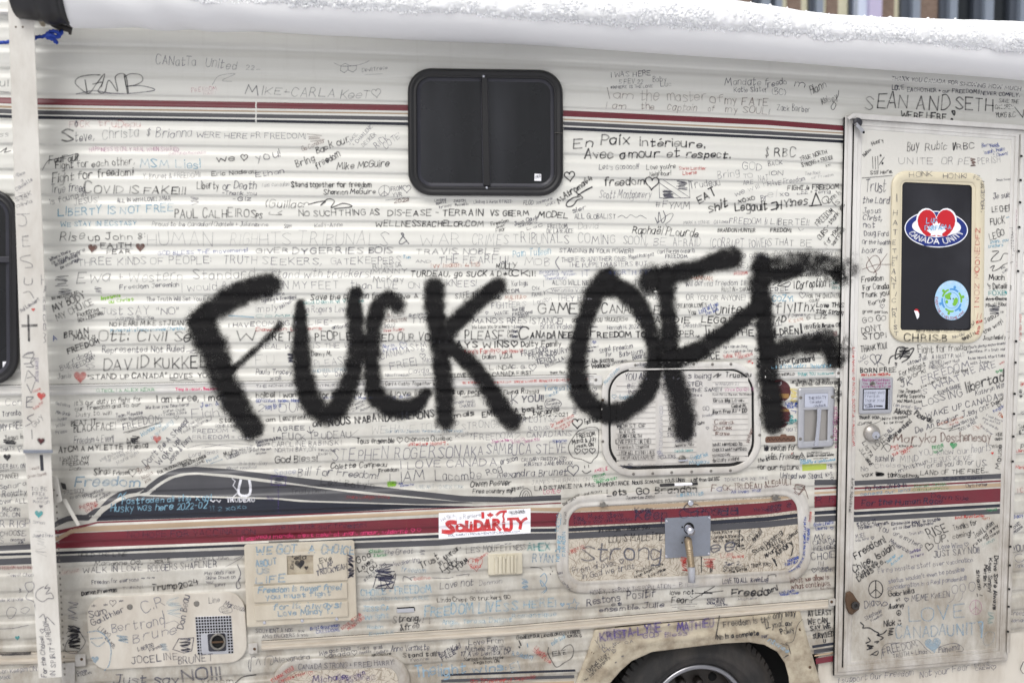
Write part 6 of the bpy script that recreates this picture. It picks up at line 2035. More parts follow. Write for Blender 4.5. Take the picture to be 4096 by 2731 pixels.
for all you do for|1430,1160,1890,1120,45|g,70,8
US.|1915,1145,2010,1135,58|g,65,8
LISTA|865,930,940,1060,32|k,82,8
JULIAN|835,990,930,1130,30|k,60,7
WAVE|895,1080,940,1140,30|k,75,8
KEEP|2095,865,2175,860,26|k,80,7
ON GOING!!|2085,905,2185,900,20|k,78,6
YES!|2055,975,2110,970,24|k,80,6
H|2062,1025,26|r,90
Mouse|2130,1170,2150,950,42|k,82,9
Rachel W.|990,1100,1165,1095,58|n,75,8
Chelsey|980,1155,1270,1150,42|G,38,8
minithun|1205,1200,1470,1110,38|g,70,9
No|855,1190,915,1180,42|g,92,7
vax|860,1240,965,1230,38|k,80,9
Z|1030,1215,90,30|k,92,12,10
tanks|1100,1245,1210,1240,45|k,85,9
Gatineau|1215,1245,1385,1240,32|k,85,9
LAND OF THE FREE...|1400,1225,2020,1200,38|k,78,9
WE ARE THE Majority|1610,1270,1965,1260,24|n,60,7
For Peace ON Earth|895,1365,1275,1330,38|n,85,10
Karen Smith|1345,1340,1630,1320,30|e,55,7
Chris Parker|1820,1340,2020,1320,32|n,75,6
canada our land|850,1410,1300,1370,26|s,80,8
Canadiannes|1330,1370,1655,1350,20|e,50,7
For the Human Race|860,1505,1600,1480,52|n,75,11
Dawn Sue|1500,1430,1840,1460,42|n,60,9
Neva|2010,1560,2100,1545,26|e,65,7
Eire Roussel|770,1255,745,1560,25|k,85,7
God Speed God Bless|868,362,1120,360,22|m,75,6
You.|868,392,915,390,20|m,75,5
Always or or|990,390,1125,388,20|m,75,5
Were Praying for ya|862,422,1125,418,20|m,75,5
God bless you|885,480,1045,475,24|n,55,5
h|1060,468,24|n,60,4
Freedom|890,515,1020,510,26|n,45,5
Thank you!|885,555,1060,550,32|n,45,5
Love|890,585,950,582,20|n,75,6
Thank K|895,608,990,600,20|n,75,6
Z|1025,590,80,12|k,75,5,5
Tyler|2315,400,2351,400,30|r,60,6
SH|2305,800,2351,795,38|k,80,8
G T|2310,850,2351,845,35|k,78,8
P|2320,985,2351,985,40|k,80,8
Libert|2285,1015,2351,1010,24|r,75,6
Mimi|2270,1170,2351,1165,30|r,75,7
H|2322,505,28|k,90
O|2320,455,14|k,80,5
I C|2290,1390,2345,1380,42|r,45,7
h|2340,655,32|g,70,5
@C
ON, ON|0,40,185,35,35|g,85,8
R RIGH|0,140,265,130,62|G,85,9
CHOOSE.|0,215,240,212,42|g,75,8
S|0,280,40,275,50|G,65,7
OKOTOKS|95,265,230,262,20|g,85,7
AB|165,290,215,288,20|g,85,7
FREEDOM North Bay|0,525,300,515,28|r,40,7
Jewel Chan|65,590,305,585,32|G,65,7
~|235,650 300,640 310,690 270,730 235,690 235,650|G,80,7
~|260,730 240,790 310,820 320,900|G,80,7
Z|185,715,30,40|g,70,6,8
de Kopale|0,820,210,810,30|G,80,7
~|60,920 90,870 150,890 120,960 80,970 60,920|G,70,6
~|190,890 240,870 270,890 230,930 190,910|G,70,6
-|0,1070 120,1065 260,1035|g,70,6
H|160,1155,45|t,80
-|0,1300 280,1285|k,92,16
-|20,1310 280,1300|k,90,14
..on Keepin ON|0,1480,340,1450,40|G,90,8
MIKE|0,1535,100,1525,32|G,85,7
H|355,20,75|t,90
Simon|300,100,410,110,26|G,80,6
Jonah & Erica|300,225,480,225,24|G,75,6
Z|375,290,110,200|G,30,4,16
~|400,680 340,720 330,780 390,820 440,790 490,790 470,740 420,750 460,690 410,700 440,660|n,75,7
~|360,965 400,935 420,1000 430,960 500,1030|n,70,7
For the Choice!|430,1510,400,1140,42|g,90,8
h|388,1090,42|n,75,6
IN SPIRIT|510,1505,500,1240,42|g,85,8
4 of FREEDOM|480,1210,440,1000,40|n,65,7
Jeruuz|550,570,720,545,35|r,35,6
Marianne O<,|865,490,1310,475,36|k,78,8
LIBERTÉ|1380,470,1565,455,32|k,78,9
WALK IN LOVE|765,555,1305,530,48|g,82,9
RODGERS SHAFLNER|1360,545,1995,495,55|g,82,9
Freedom for everyone|845,660,1275,630,36|g,85,8
~|1300,605 1330,600 1320,610|g,85,9
~|1350,600 1380,597 1370,607|g,85,9
~|1395,600 1420,597 1412,607|g,85,9
T. BENI.|1125,705,1320,695,25|G,60,6
Damon Freeman|750,760,1070,725,35|k,90,12
Trump|1395,715,1620,700,55|k,82,13
2024|1650,700,1830,655,48|k,85,12
May God's Face|1875,575,2155,560,32|g,80,7
Shine Down on|1890,615,2160,605,28|g,80,7
you!|1890,655,1955,650,28|g,75,6
Bumpy|1975,685,2070,665,22|g,80,6
Sara Lane & Julien|1710,440,2100,430,28|g,60,7
~|2150,430 2230,400 2180,440 2070,500|g,60,6
~|2180,480 2210,560 2190,620 2210,680 2180,700 2170,650 2210,600|g,80,9
HOLD THE LINE|720,405,1160,400,32|k,65,8
NO HOPE FOR VACCINATION|1170,235,2351,200,52|n,45,10
LE nouv|2195,265,2351,250,36|h,85,10
Z|665,900,110,160|G,65,7,14
Z|680,1160,130,210|k,85,14,26
~|610,1110 680,1040 760,1140 780,1200 700,1290 600,1270 620,1180 690,1120|n,80,7
Sam|820,965,990,925,62|g,95,10
Gauthier|850,1040,1145,905,50|g,95,10
h|1035,835,62|g,70,6
*|840,875,880,870,36|g,85,6
*|950,865,990,860,30|g,85,6
*|1095,830,1130,825,30|g,85,6
C.R|1315,925,1520,840,95|G,92,9
~|1490,900 1510,1000 1510,1060|G,85,7
Don Beau|1680,1070,1740,770,62|g,92,10
Line|1920,830,2015,825,50|g,75,7
Marcoux|2050,855,2240,910,52|g,75,7
~|2010,890 2040,860 2090,880 2120,870 2130,910 2070,925 2020,910 2010,890|g,65,5
5.00|2030,895,2080,888,15|g,60,4
2021|2040,918,2100,912,15|g,60,4
Bertrand|1035,1105,1520,1025,82|G,95,8
~|1520,1020 1600,995 1640,1020|G,70,6
Brune|1225,1195,1610,1110,78|G,90,8
LUV|895,1070,965,1130,38|g,92,8
K & MTL|960,1160,1040,1250,32|g,90,8
h|1000,1125,34|g,80,5
LIBERTÉ!|1270,1275,1410,1230,32|g,88,8
Fannie|1375,1280,1490,1235,28|g,85,7
Z|1505,1235,80,60|s,35,16,8
-|1585,1260 1640,1160 1780,1150 1760,1270 1690,1290 1590,1258|n,80,7
Z|1700,1220,110,100|n,85,8,16
JOCELINE|1210,1390,1640,1345,62|g,80,10
BRUNET|1640,1390,1960,1360,58|g,80,10
~|805,1100 900,1090 980,1150 1020,1260 1000,1400 960,1450|s,62,12
~|830,1160 940,1150|s,60,12
~|840,1190 900,1230 960,1190|s,60,12
Z|1130,1160,120,60|s,60,12,8
H|873,1355,72|s,75
Z|1600,860,150,160|c,35,6,16
NO!!!|1680,1560,2030,1520,120|g,95,20
Just say|1040,1568,1620,1568,75|g,92,13
Connie|705,1480,800,1460,22|g,80,6
& OCEAN|715,1505,840,1480,22|g,80,6
Vroom|1840,1568,2150,1560,40|k,50,9
~|2160,1568 2230,1510 2351,1490|k,88,12
~|2290,1350 2280,1400 2300,1460 2310,1330 2351,1330|g,75,7
@D
veau monde, c'est celui-ci:|0,240,770,215,36|h,85,9
union, amour, solidarité|790,210,1390,190,36|h,85,9
h|1440,165,36|h,85,6
h|1498,162,36|h,85,6
Give us back our freedom!|130,160,1010,135,45|n,45,10
WE GOT|0,390,370,370,75|s,88,17
A|485,370,545,368,65|s,88,16
CHOICE|600,375,905,380,72|s,85,15
ABOUT|0,500,185,475,55|s,80,14
US|10,560,120,555,42|s,60,15
LIFE|0,650,265,635,62|s,80,15
'ella|335,435,465,425,36|k,88,10
H|403,480,90|k,95
H|462,512,38|k,95
Emi|340,520,350,450,26|k,85,8
Eve|590,470,690,435,42|k,85,9
LLAP|585,525,710,485,42|g,95,10
TRUCKYEAH|560,580,835,515,42|g,95,10
Z|872,510,60,190|n,92,14,20
Freedom is never free!|20,740,780,705,50|s,80,14
you must fight|90,795,690,760,42|s,72,14
for it! Always!|160,890,775,870,50|s,72,14
Love Mindy T.|205,950,700,925,48|s,72,14
SOUTIENT A NOS|0,1105,340,1095,32|g,80,8
you|390,1100,440,1095,26|g,70,7
AMIS TRUCKERS & you|60,1155,480,1135,30|g,75,7
Britt debureaum|500,1080,765,1045,28|b,70,8
CREEDOM!,|555,1110,770,1085,30|b,65,8
LOVE IS FOR|795,1075,970,945,26|r,62,8
MONSTERS|850,1085,1000,970,26|r,62,8
God|930,470,1050,410,55|k,90,11
Loves|945,545,1080,460,48|k,90,11
You|1020,580,1110,490,52|k,85,10
stay strong|1000,635,1190,480,30|g,80,7
Z|1185,590,190,180|n,90,9,26
~|1075,690 1130,560 1240,700 1280,560 1170,720 1140,600|n,85,8
Claudine|1045,370,1170,365,28|e,60,8
& Aerisie|1080,410,1200,400,24|e,60,7
The Great|1175,400,1440,375,50|G,80,7
Awakening|1255,495,1500,450,42|G,80,7
freedom|1330,545,1550,555,45|s,55,8
Z|1530,365,60,50|G,50,6,8
coline|1455,625,1600,610,32|r,60,6
Trust|1520,515,1680,430,62|k,80,12
in thr|1695,490,1800,380,42|k,90,12
Tour.|1790,400,1880,330,42|k,80,11
LOR|1710,545,1810,470,50|k,90,12
JUCK|1770,560,1870,450,45|k,88,12
FORM|1860,530,1955,450,45|k,85,11
~|1350,630 1355,590 1400,600 1430,625 1415,600 1460,590|n,75,8
~|1620,600 1750,605 1810,595|n,60,7
~|1840,580 1960,565 1950,580|n,60,7
LES|1930,370,2060,365,55|g,62,9
MOUFETT|2085,365,2351,345,55|g,68,9
h|2018,480,135|r,65,5
Flo|1990,460,2040,455,36|r,70,6
Rucia|1975,520,2060,505,38|r,70,6
Hookers|2035,450,2130,380,22|r,70,6
Love not|1690,700,1990,670,58|g,78,9
Denman|2050,670,2260,650,40|G,50,8
Ashley|1970,740,2190,730,35|G,35,7
Linda Chepp Go truckers GO|1665,825,2340,790,36|k,80,9
CHOICE - FREEDOM|965,765,1615,730,60|c,50,13
CANADIANS ARE|985,810,1580,800,30|c,35,10
JESSICA|985,905,1225,895,42|c,45,12
Wright|1000,980,1220,965,42|c,40,12
FREEDOM LIVES|1550,955,2320,900,85|c,52,15
Angie, Teresa, Dwight|1710,1030,2351,1000,42|c,42,10
Robin|1020,1070,1165,1060,30|c,40,10
Emma & K|1040,1130,1260,1110,30|c,35,10
Strong,|1255,1015,1510,990,58|k,82,11
&free|1325,1085,1500,1060,52|k,82,12
!!|1530,1010,1600,1020,52|g,80,8
~|1290,890 1300,870|k,50,5
Alexandra|170,1380,490,1345,52|g,68,9
We got this|580,1310,870,1260,36|g,80,8
Canada|630,1335,860,1310,40|g,80,8
h|902,1290,52|g,75,6
-|620,1345 900,1325|k,60,5
Tracy|930,1265,1040,1250,28|g,70,7
Brad|1085,1260,1160,1245,30|g,75,7
Payette|950,1300,1060,1285,26|g,70,7
Couture|1085,1300,1215,1280,28|g,75,7
Ian Couture|1060,1320,1235,1305,22|k,75,7
Anne Vermette|1240,1275,1590,1260,50|g,85,9
Stand tall!|1350,1330,1660,1315,38|k,85,10
Yvonne|1410,1370,1580,1355,30|g,60,7
~|80,1400 90,1330 150,1320 160,1380 130,1400 140,1350|g,60,7
~|0,1400 20,1340 40,1400|g,60,7
Born|1690,1325,1785,1270,42|n,82,10
Kaki|1800,1280,1880,1240,45|n,80,10
FREE|1715,1365,1835,1295,36|n,80,10
Love From|1955,1215,2270,1195,45|n,75,9
Michele Paloshuy|1920,1280,2340,1260,50|n,75,9
17 Ave Dental. Dr|1880,1320,2340,1300,42|n,75,8
Margot + Glen Hyde|1910,1365,2270,1340,28|k,80,7
Kingston, ON|2000,1390,2230,1375,24|k,80,7
CANADA STRONG +|390,1440,885,1420,42|g,85,8
FREE! HARRY!|905,1420,1270,1395,42|g,85,8
THANK YOU!|145,1565,350,1440,32|r,75,9
Christine Taylor|215,1565,460,1480,26|r,70,8
h|500,1478,42|r,65,5
Michalle|520,1568,820,1530,60|v,75,12
Brown|835,1540,1000,1485,45|v,75,11
Estevan|770,1575,1000,1530,38|v,60,8
BC|1020,1545,1100,1530,38|v,50,8
The|1470,1510,1645,1490,95|s,92,17
light|1680,1510,1925,1470,100|s,92,17
wins|1985,1470,2260,1445,65|s,85,15
:|2290,1445,2305,1445,40|s,85,15
go truckers!|1970,1565,2340,1555,38|r,75,9
~|1080,1495 1075,1495|g,50,4
@C
-|950,250 953,320|o,35,2.2
-|1045,240 1048,310|o,40,2.2
-|1125,230 1128,300|o,55,2.2
-|1210,240 1213,310|o,40,2.2
-|1330,240 1333,310|o,45,2.2
-|1520,215 1523,285|o,45,2.2
-|1620,205 1623,275|o,40,2.2
-|1815,145 1818,215|o,50,2.2
-|1930,230 1933,300|o,40,2.2
-|2035,190 2038,260|o,45,2.2
-|2290,150 2293,220|o,45,2.2
@D
-|445,110 448,170|o,40,2.2
-|560,120 563,180|o,45,2.2
-|835,110 838,170|o,55,2.2
-|1015,110 1018,170|o,35,2.2
-|1130,90 1133,150|o,50,2.2
-|1380,80 1383,140|o,45,2.2
-|1600,60 1603,120|o,45,2.2
@E
NESS|20,350,130,335,45|g,60,9
AHEX|145,355,345,340,62|t,50,15
RYAN|190,460,380,455,72|s,60,13
~|170,505 260,510 285,530|k,75,8
~|260,590 300,560 320,620 280,680 260,620 320,700 290,740|s,75,10
-|355,500 360,515|k,80,9
-|370,535 372,545|k,80,9
-|350,560 355,570|k,80,9
Z|120,660,70,80|s,60,14,10
~|270,740 320,700|s,60,9
S HERE!|0,890,400,860,68|c,45,14
H|462,850,45|s,75
~|500,840 560,830 570,790 590,830 620,830 590,860 590,890 560,870 520,880 530,850 500,840|s,55,8
Romantique|0,970,410,950,40|c,42,10
Strong|640,445,1370,430,150|g,95,15
LOUIS MALETTE|890,278,1390,250,62|k,85,9
LIBERTE|515,385,670,330,32|r,60,7
From ai avec <|560,560,1030,470,55|g,78,9
In God we trust|640,610,1130,515,52|g,88,9
Much Love|1145,560,1310,490,28|k,88,7
from Angel's Cafe|1130,610,1390,480,26|k,88,8
& Frankie|1255,605,1410,530,28|k,88,8
xo|1375,590,1415,575,28|k,80,7
Freedom - Thank you|800,185,1265,150,36|k,88,10
Paul, Magic Steve|570,80,1020,40,45|n,60,9
you are your only Master|565,110,1110,75,32|n,50,8
Keep|1135,75,1425,55,95|n,72,15
Canada|1540,45,2080,20,75|n,70,14
ee|1830,365,2020,350,120|g,95,17
LIBE|1920,415,2040,400,28|r,60,6
PHLOEME|2025,420,2130,410,16|r,70,6
Jer 2,|1945,490,2105,480,30|g,95,11
Shannon =|1940,540,2180,510,38|k,82,8
The Vettte|1995,560,2160,530,26|k,80,7
Thank you|2195,510,2351,480,42|k,88,8
H|1575,450,60|r,55
Z|1585,480,60,110|r,70,10,12
Z|1815,470,110,80|r,60,7,12
-|1740,410 1740,550|k,85,10
~|1825,550 1820,460 1835,450 1838,540|k,85,11
Thank You For Your|1840,200,2105,180,26|k,88,7
Courage & Strength.|1835,240,2120,225,26|k,88,7
We ALL appreciate all|1850,275,2125,260,22|k,88,6
of You!|2010,300,2075,292,24|k,88,6
- Wanda|2045,320,2130,310,20|k,85,6
& Tim|2055,345,2140,338,22|k,85,6
-|2087,185 2087,315|k,88,11
Jenik|2150,300,2250,170,62|k,75,6
Martin 2021|2220,270,2300,180,32|k,78,8
~|2150,350 2200,300 2180,330 2290,200|k,60,5
Stop D|2230,390,2351,290,40|k,90,10
U|2330,350,2351,340,35|k,85,9
M|2330,415,2351,405,35|k,85,9
HONEY, I SHRUNK THE POPULATION|720,755,1460,695,40|n,55,8
- BILL|1480,690,1700,670,35|n,40,7
Restons|690,855,1000,805,58|n,85,11
Positif|1055,800,1310,770,62|n,85,11
et|915,860,1000,850,32|n,85,10
ensemble.|805,915,1170,885,40|n,85,10
Julie|1200,880,1390,865,48|n,85,10
love not|1450,755,1670,750,40|k,85,8
Fear!!|1465,835,1650,825,55|k,88,10
-|1455,850 1700,840|g,65,5
-|1470,870 1680,862|g,65,5
-|1520,880 1620,900|g,65,5
-|1650,805 1860,680|k,82,8
-|1720,745 1940,720|k,82,8
-|1680,740 1840,745 1770,725 1740,765|k,82,8
KNOW JESUS|1795,815,1955,808,24|n,88,6
KNOW PEACE|1790,845,1955,838,24|n,88,6
JOHN 3:16|1855,862,1980,855,18|n,88,5
Freedo|2015,775,2351,755,68|k,92,16
Michelle|2075,810,2250,795,20|G,70,5
LOVE TO ALL|1935,655,2165,640,42|n,88,9
Kevin Log|2195,640,2351,630,38|n,88,9
Yan Darling|430,460,450,220,36|c,85,10
FREED|440,180,450,10,42|c,65,9
FARADAN|490,400,490,180,30|c,75,8
liberté?|495,110,505,0,24|k,70,5
Peace|415,575,465,560,26|g,85,5
no|430,600,465,595,18|g,80,5
Love for all|460,640,530,715,24|g,80,5
God|40,1165,120,1160,28|k,85,8
KEEP OUR LAND|110,1155,350,1140,24|k,85,8
GLORIOUS + FREE!|355,1135,625,1110,26|k,85,8
ADRIAN G.|505,1148,640,1142,22|k,88,7
R. Rakushoy|0,1310,190,1350,42|s,80,8
Liberté|205,1245,300,1330,32|r,62,7
Steph & Erik|185,1270,345,1390,30|r,60,7
cailie Seal|370,1220,490,1150,38|c,50,8
~|335,1240 330,1290 370,1370 410,1420 480,1380 550,1330 565,1260 540,1215 490,1230 450,1270|k,72,9
E|375,1320,415,1315,45|k,85,10
& E|425,1310,500,1300,42|k,80,10
!|70,1240,78,1240,60|k,90,14
-|140,1205 145,1235|s,70,12
E1|0,1470,80,1440,75|s,55,11
Sophie|20,1550,210,1520,32|r,62,8
KRISTA-LYNE|815,1180,1370,1090,72|v,85,17
+|1430,1050,1455,1045,30|v,85,12
MATHIEU|1520,1095,1860,1045,68|v,85,16
Z|940,1120,240,90|v,22,30,7
Z|1580,1080,140,60|v,14,26,6
GOD|1205,1150,1350,1140,45|v,75,11
Bless|1405,1140,1610,1125,38|v,65,11
-|1905,950 1870,1160|k,88,12
Freedom is th|1945,1050,2351,1005,52|k,90,12
L|2335,1065,2351,1060,55|k,88,11
No is a complete|1890,1165,2270,1125,42|k,88,12
ser|2290,1150,2351,1150,35|n,75,11
truth...|890,1275,995,1190,32|g,85,7
h|850,1262,50|g,85,7
h|935,1275,38|g,80,6
OA|1040,1205,1115,1190,22|g,85,7
-|780,1200 790,1140|g,75,7
-|760,1170 800,1215|g,70,6
-|800,1215 808,1245|g,80,6
-|825,1210 832,1240|g,80,6
-|845,1200 852,1230|g,80,6
United, later,|710,1470,890,1300,38|k,82,9
safe tyrant's|720,1510,900,1340,32|k,82,8
*|670,1560,710,1540,42|k,80,8
*|1005,1335,1030,1330,30|g,65,7
*|945,1390,965,1385,26|g,60,6
@F
eriding|0,300,130,190,36|k,90,9
UNITE|0,340,130,260,38|k,90,10
Martin Brodeur|0,410,290,170,34|k,88,9
Amory|85,400,230,290,55|k,92,14
-|230,330 215,395|k,92,12
-|40,420 80,490 60,430|k,90,12
h|15,480,34|k,80,6
FERNAND|185,460,290,420,22|b,88,8
FARFADAS|160,495,300,455,22|b,88,8
Liberté|195,545,290,505,26|b,85,7
paix|290,500,330,420,26|b,85,7
Anova Kaelle Lurette|340,400,350,45,22|b,88,7
FARADAN|375,280,385,150,22|b,85,7
Jessica|395,90,400,0,22|r,85,7
n|0,600,75,590,40|k,88,9
om!|0,745,90,710,52|k,92,14
Louis Martin|105,745,245,725,20|b,82,6
Nathalie Trempe|115,765,285,745,20|b,82,6
Gisele Lirette|420,130,600,105,32|b,80,7
Liberté|440,160,545,155,26|b,80,7
h|585,148,28|b,75,5
MY|425,250,510,245,45|g,92,8
^|545,240,580,235,34|g,90,8
CANADA|415,300,620,275,42|g,92,8
INCLUDES|415,355,625,330,38|g,92,8
CHOIE|400,440,615,415,60|g,92,9
!!!|465,495,510,490,38|g,90,8
h|423,535,45|g,85,6
Paige|460,530,555,515,26|g,88,7
Heath|475,548,590,540,24|g,88,7
What we allow is|205,650,560,610,48|B,85,9
what continues.|215,705,570,670,48|B,85,9
ILL KC|480,705,580,698,18|B,80,5
e only way|0,980,255,945,55|k,92,12
LynaLaw|0,1060,220,1035,50|k,92,12
Poley|125,1125,240,1090,50|k,90,12
~|315,980 270,1040 230,1180 160,1200 190,1220 140,1210 120,1200|k,75,7
AT LEAST|370,950,580,935,46|k,90,12
WE CAN|370,1030,545,1015,48|k,90,12
SAY WE|395,1090,575,1060,45|k,90,12
SURVIVED|415,1160,605,1135,42|k,90,13
~|510,1165 512,1195 530,1190 528,1165|k,85,9
ntence|0,1180,175,1290,40|s,80,12
!|150,1335,155,1340,50|k,85,12
-|190,1230 210,1300|k,80,8
5 DEC 21|820,130,985,95,30|n,88,8
Ponliane Marmen.|835,160,1110,105,32|n,88,8
Ensemble pour le peuple|1135,120,1580,75,28|n,85,8
et la liberté Nathalie|1150,160,1520,110,26|n,85,7
MJEE|808,240,895,225,36|G,90,6
was here!|805,270,925,250,22|G,90,5
h|960,235,28|g,85,6
You|1010,170,1105,190,50|g,80,7
are my|1145,210,1310,270,42|g,80,7
hero|1320,290,1410,320,42|g,80,7
Freedom!|805,430,1080,270,68|k,92,13
Chloe, Isaiah|790,550,1160,340,55|k,92,12
Matteo|825,600,1010,470,46|k,90,12
Denis-te.|835,635,1080,460,50|k,92,12
Myhiercus|1110,275,1290,375,36|g,92,8
Liberte God|1300,380,1400,350,26|v,75,7
is here|1320,420,1430,390,24|v,72,7
Thunder|1095,475,1180,395,25|c,80,7
Antoine|1140,490,1240,400,25|c,80,6
RISE|1490,245,1660,165,82|k,85,11
UP.|1535,290,1655,260,62|k,85,11
h|1480,320,75|k,80,8
Thanks for|1710,170,1925,110,48|k,78,8
coming!|1700,240,1865,210,42|k,78,8
Joel LeKen|1905,240,2080,110,48|k,82,8
retired army|1895,320,2115,130,30|k,80,8
process|2010,255,2130,180,26|k,78,7
Merry|1965,70,2035,62,26|o,55,6
Benoit Marand Canadien|1720,60,1990,40,24|r,75,6
Truth wins|1300,215,1430,190,26|G,60,6
Love Wins|1565,335,1790,320,40|G,85,8
h|1822,295,38|G,80,6
JUST SAY NO!!|1525,410,1940,370,52|g,90,9
Firing hospital Staff over vaccination|1015,555,1880,450,38|G,82,7
status wouldn't even be possible|1110,650,1800,540,38|G,85,8
consideration in a Real pandemic!!!|1100,710,1820,620,38|G,85,8
O|990,705,72|k,85,9
Dia|890,880,980,860,60|g,90,9
h|1010,835,46|g,85,7
~|1040,860 1070,820 1100,840 1060,860 1030,830|g,85,7
Gabriella|1110,775,1340,740,45|k,88,10
et|1180,815,1215,810,25|k,85,8
h|1272,803,38|g,90,7
Audrey|1110,885,1245,870,40|k,90,11
O|1202,922,22|k,85,7
MEME KWEEN|1320,820,1665,770,52|g,70,8
~|1700,740 1690,690 1720,665 1745,690 1730,745 1700,740|G,70,6
~|1770,720 1765,670 1795,655 1815,690 1800,730 1770,720|G,70,6
~|1845,700 1850,650 1890,640 1905,680 1880,725 1850,710|G,70,6
~|1720,750 1700,800 1660,830|G,60,5
~|1790,735 1780,790 1750,820|G,60,5
Stephanie|895,990,1045,915,34|g,82,6
Freedom|950,1005,1055,945,20|g,80,5
Nick ^|1065,1050,1220,1030,50|k,90,11
~|850,1010 880,1040 870,1060 930,1060 980,1090 1020,1110 1000,1130 1060,1110 1090,1080|k,92,12
Z|1130,1090,60,60|k,85,9,9
~|920,1150 940,1180 900,1200|k,90,12
~|980,1190 1020,1180 1000,1200|k,90,12
Z|940,1235,70,40|k,88,10,7
~|940,1310 1010,1270 1000,1310 950,1300|k,88,9
~|1010,1130 1060,1150 1030,1170|k,90,11
LOVE|1300,1000,1815,960,125|s,58,11
CANADAUNITY|1175,1155,1990,1110,100|s,62,13
~|1960,1150 1970,1010 1935,1010|s,80,14
H|1518,1225,150|s,62
O|1908,870,60|m,50,5
~|2010,1100 2080,1110 2060,1190 2000,1220 1975,1170 2010,1100|s,35,6
Z|2045,970,60,90|t,30,8,12
FREEDOM.|1060,1310,1380,1230,65|g,72,9
TRUTH + Linda|1150,1340,1460,1290,40|g,70,8
Penema|1570,1290,1755,1260,55|g,70,9
~|1040,1350 1060,1230 1130,1200 1280,1195 1370,1170 1450,1250 1500,1290|g,65,6
~|1560,1240 1700,1200 1780,1230 1790,1270 1730,1280|g,65,6
Drive Safe Always|2080,400,2070,890,32|k,90,12
Keep Smilin'|2030,420,2020,730,30|k,88,11
Merlin K.|1985,480,1980,690,30|k,88,11
Shan|1915,530,1925,680,30|k,88,11
h|1942,700,28|k,80,6
-|1945,755 1970,765|k,85,8
-|1920,745 1925,770|k,85,8
Shenan|1970,320,2080,260,28|t,35,7
I support Our Freedom|640,1568,1330,1490,52|g,78,9
Not your Fear|1395,1520,1845,1440,60|g,72,9
SYLVIE|1895,1420,2040,1400,28|g,75,7
CREW|1905,1450,2035,1435,25|g,70,7
h|2070,1425,48|g,75,6
~|2345,1370 2320,1440 2345,1480|k,85,10
YOU|2250,360,2351,355,60|g,85,11
C|2280,460,2351,440,60|G,80,7
Tonk|2270,510,2351,500,34|G,75,7
Freed|2225,955,2351,945,48|G,75,8
Nanai|2215,1010,2351,1000,32|G,85,8
LOVE|2245,165,2320,110,26|n,80,7
FREEDOM|2255,195,2345,140,20|n,78,6
Judy|2255,60,2345,40,34|b,75,8
'''
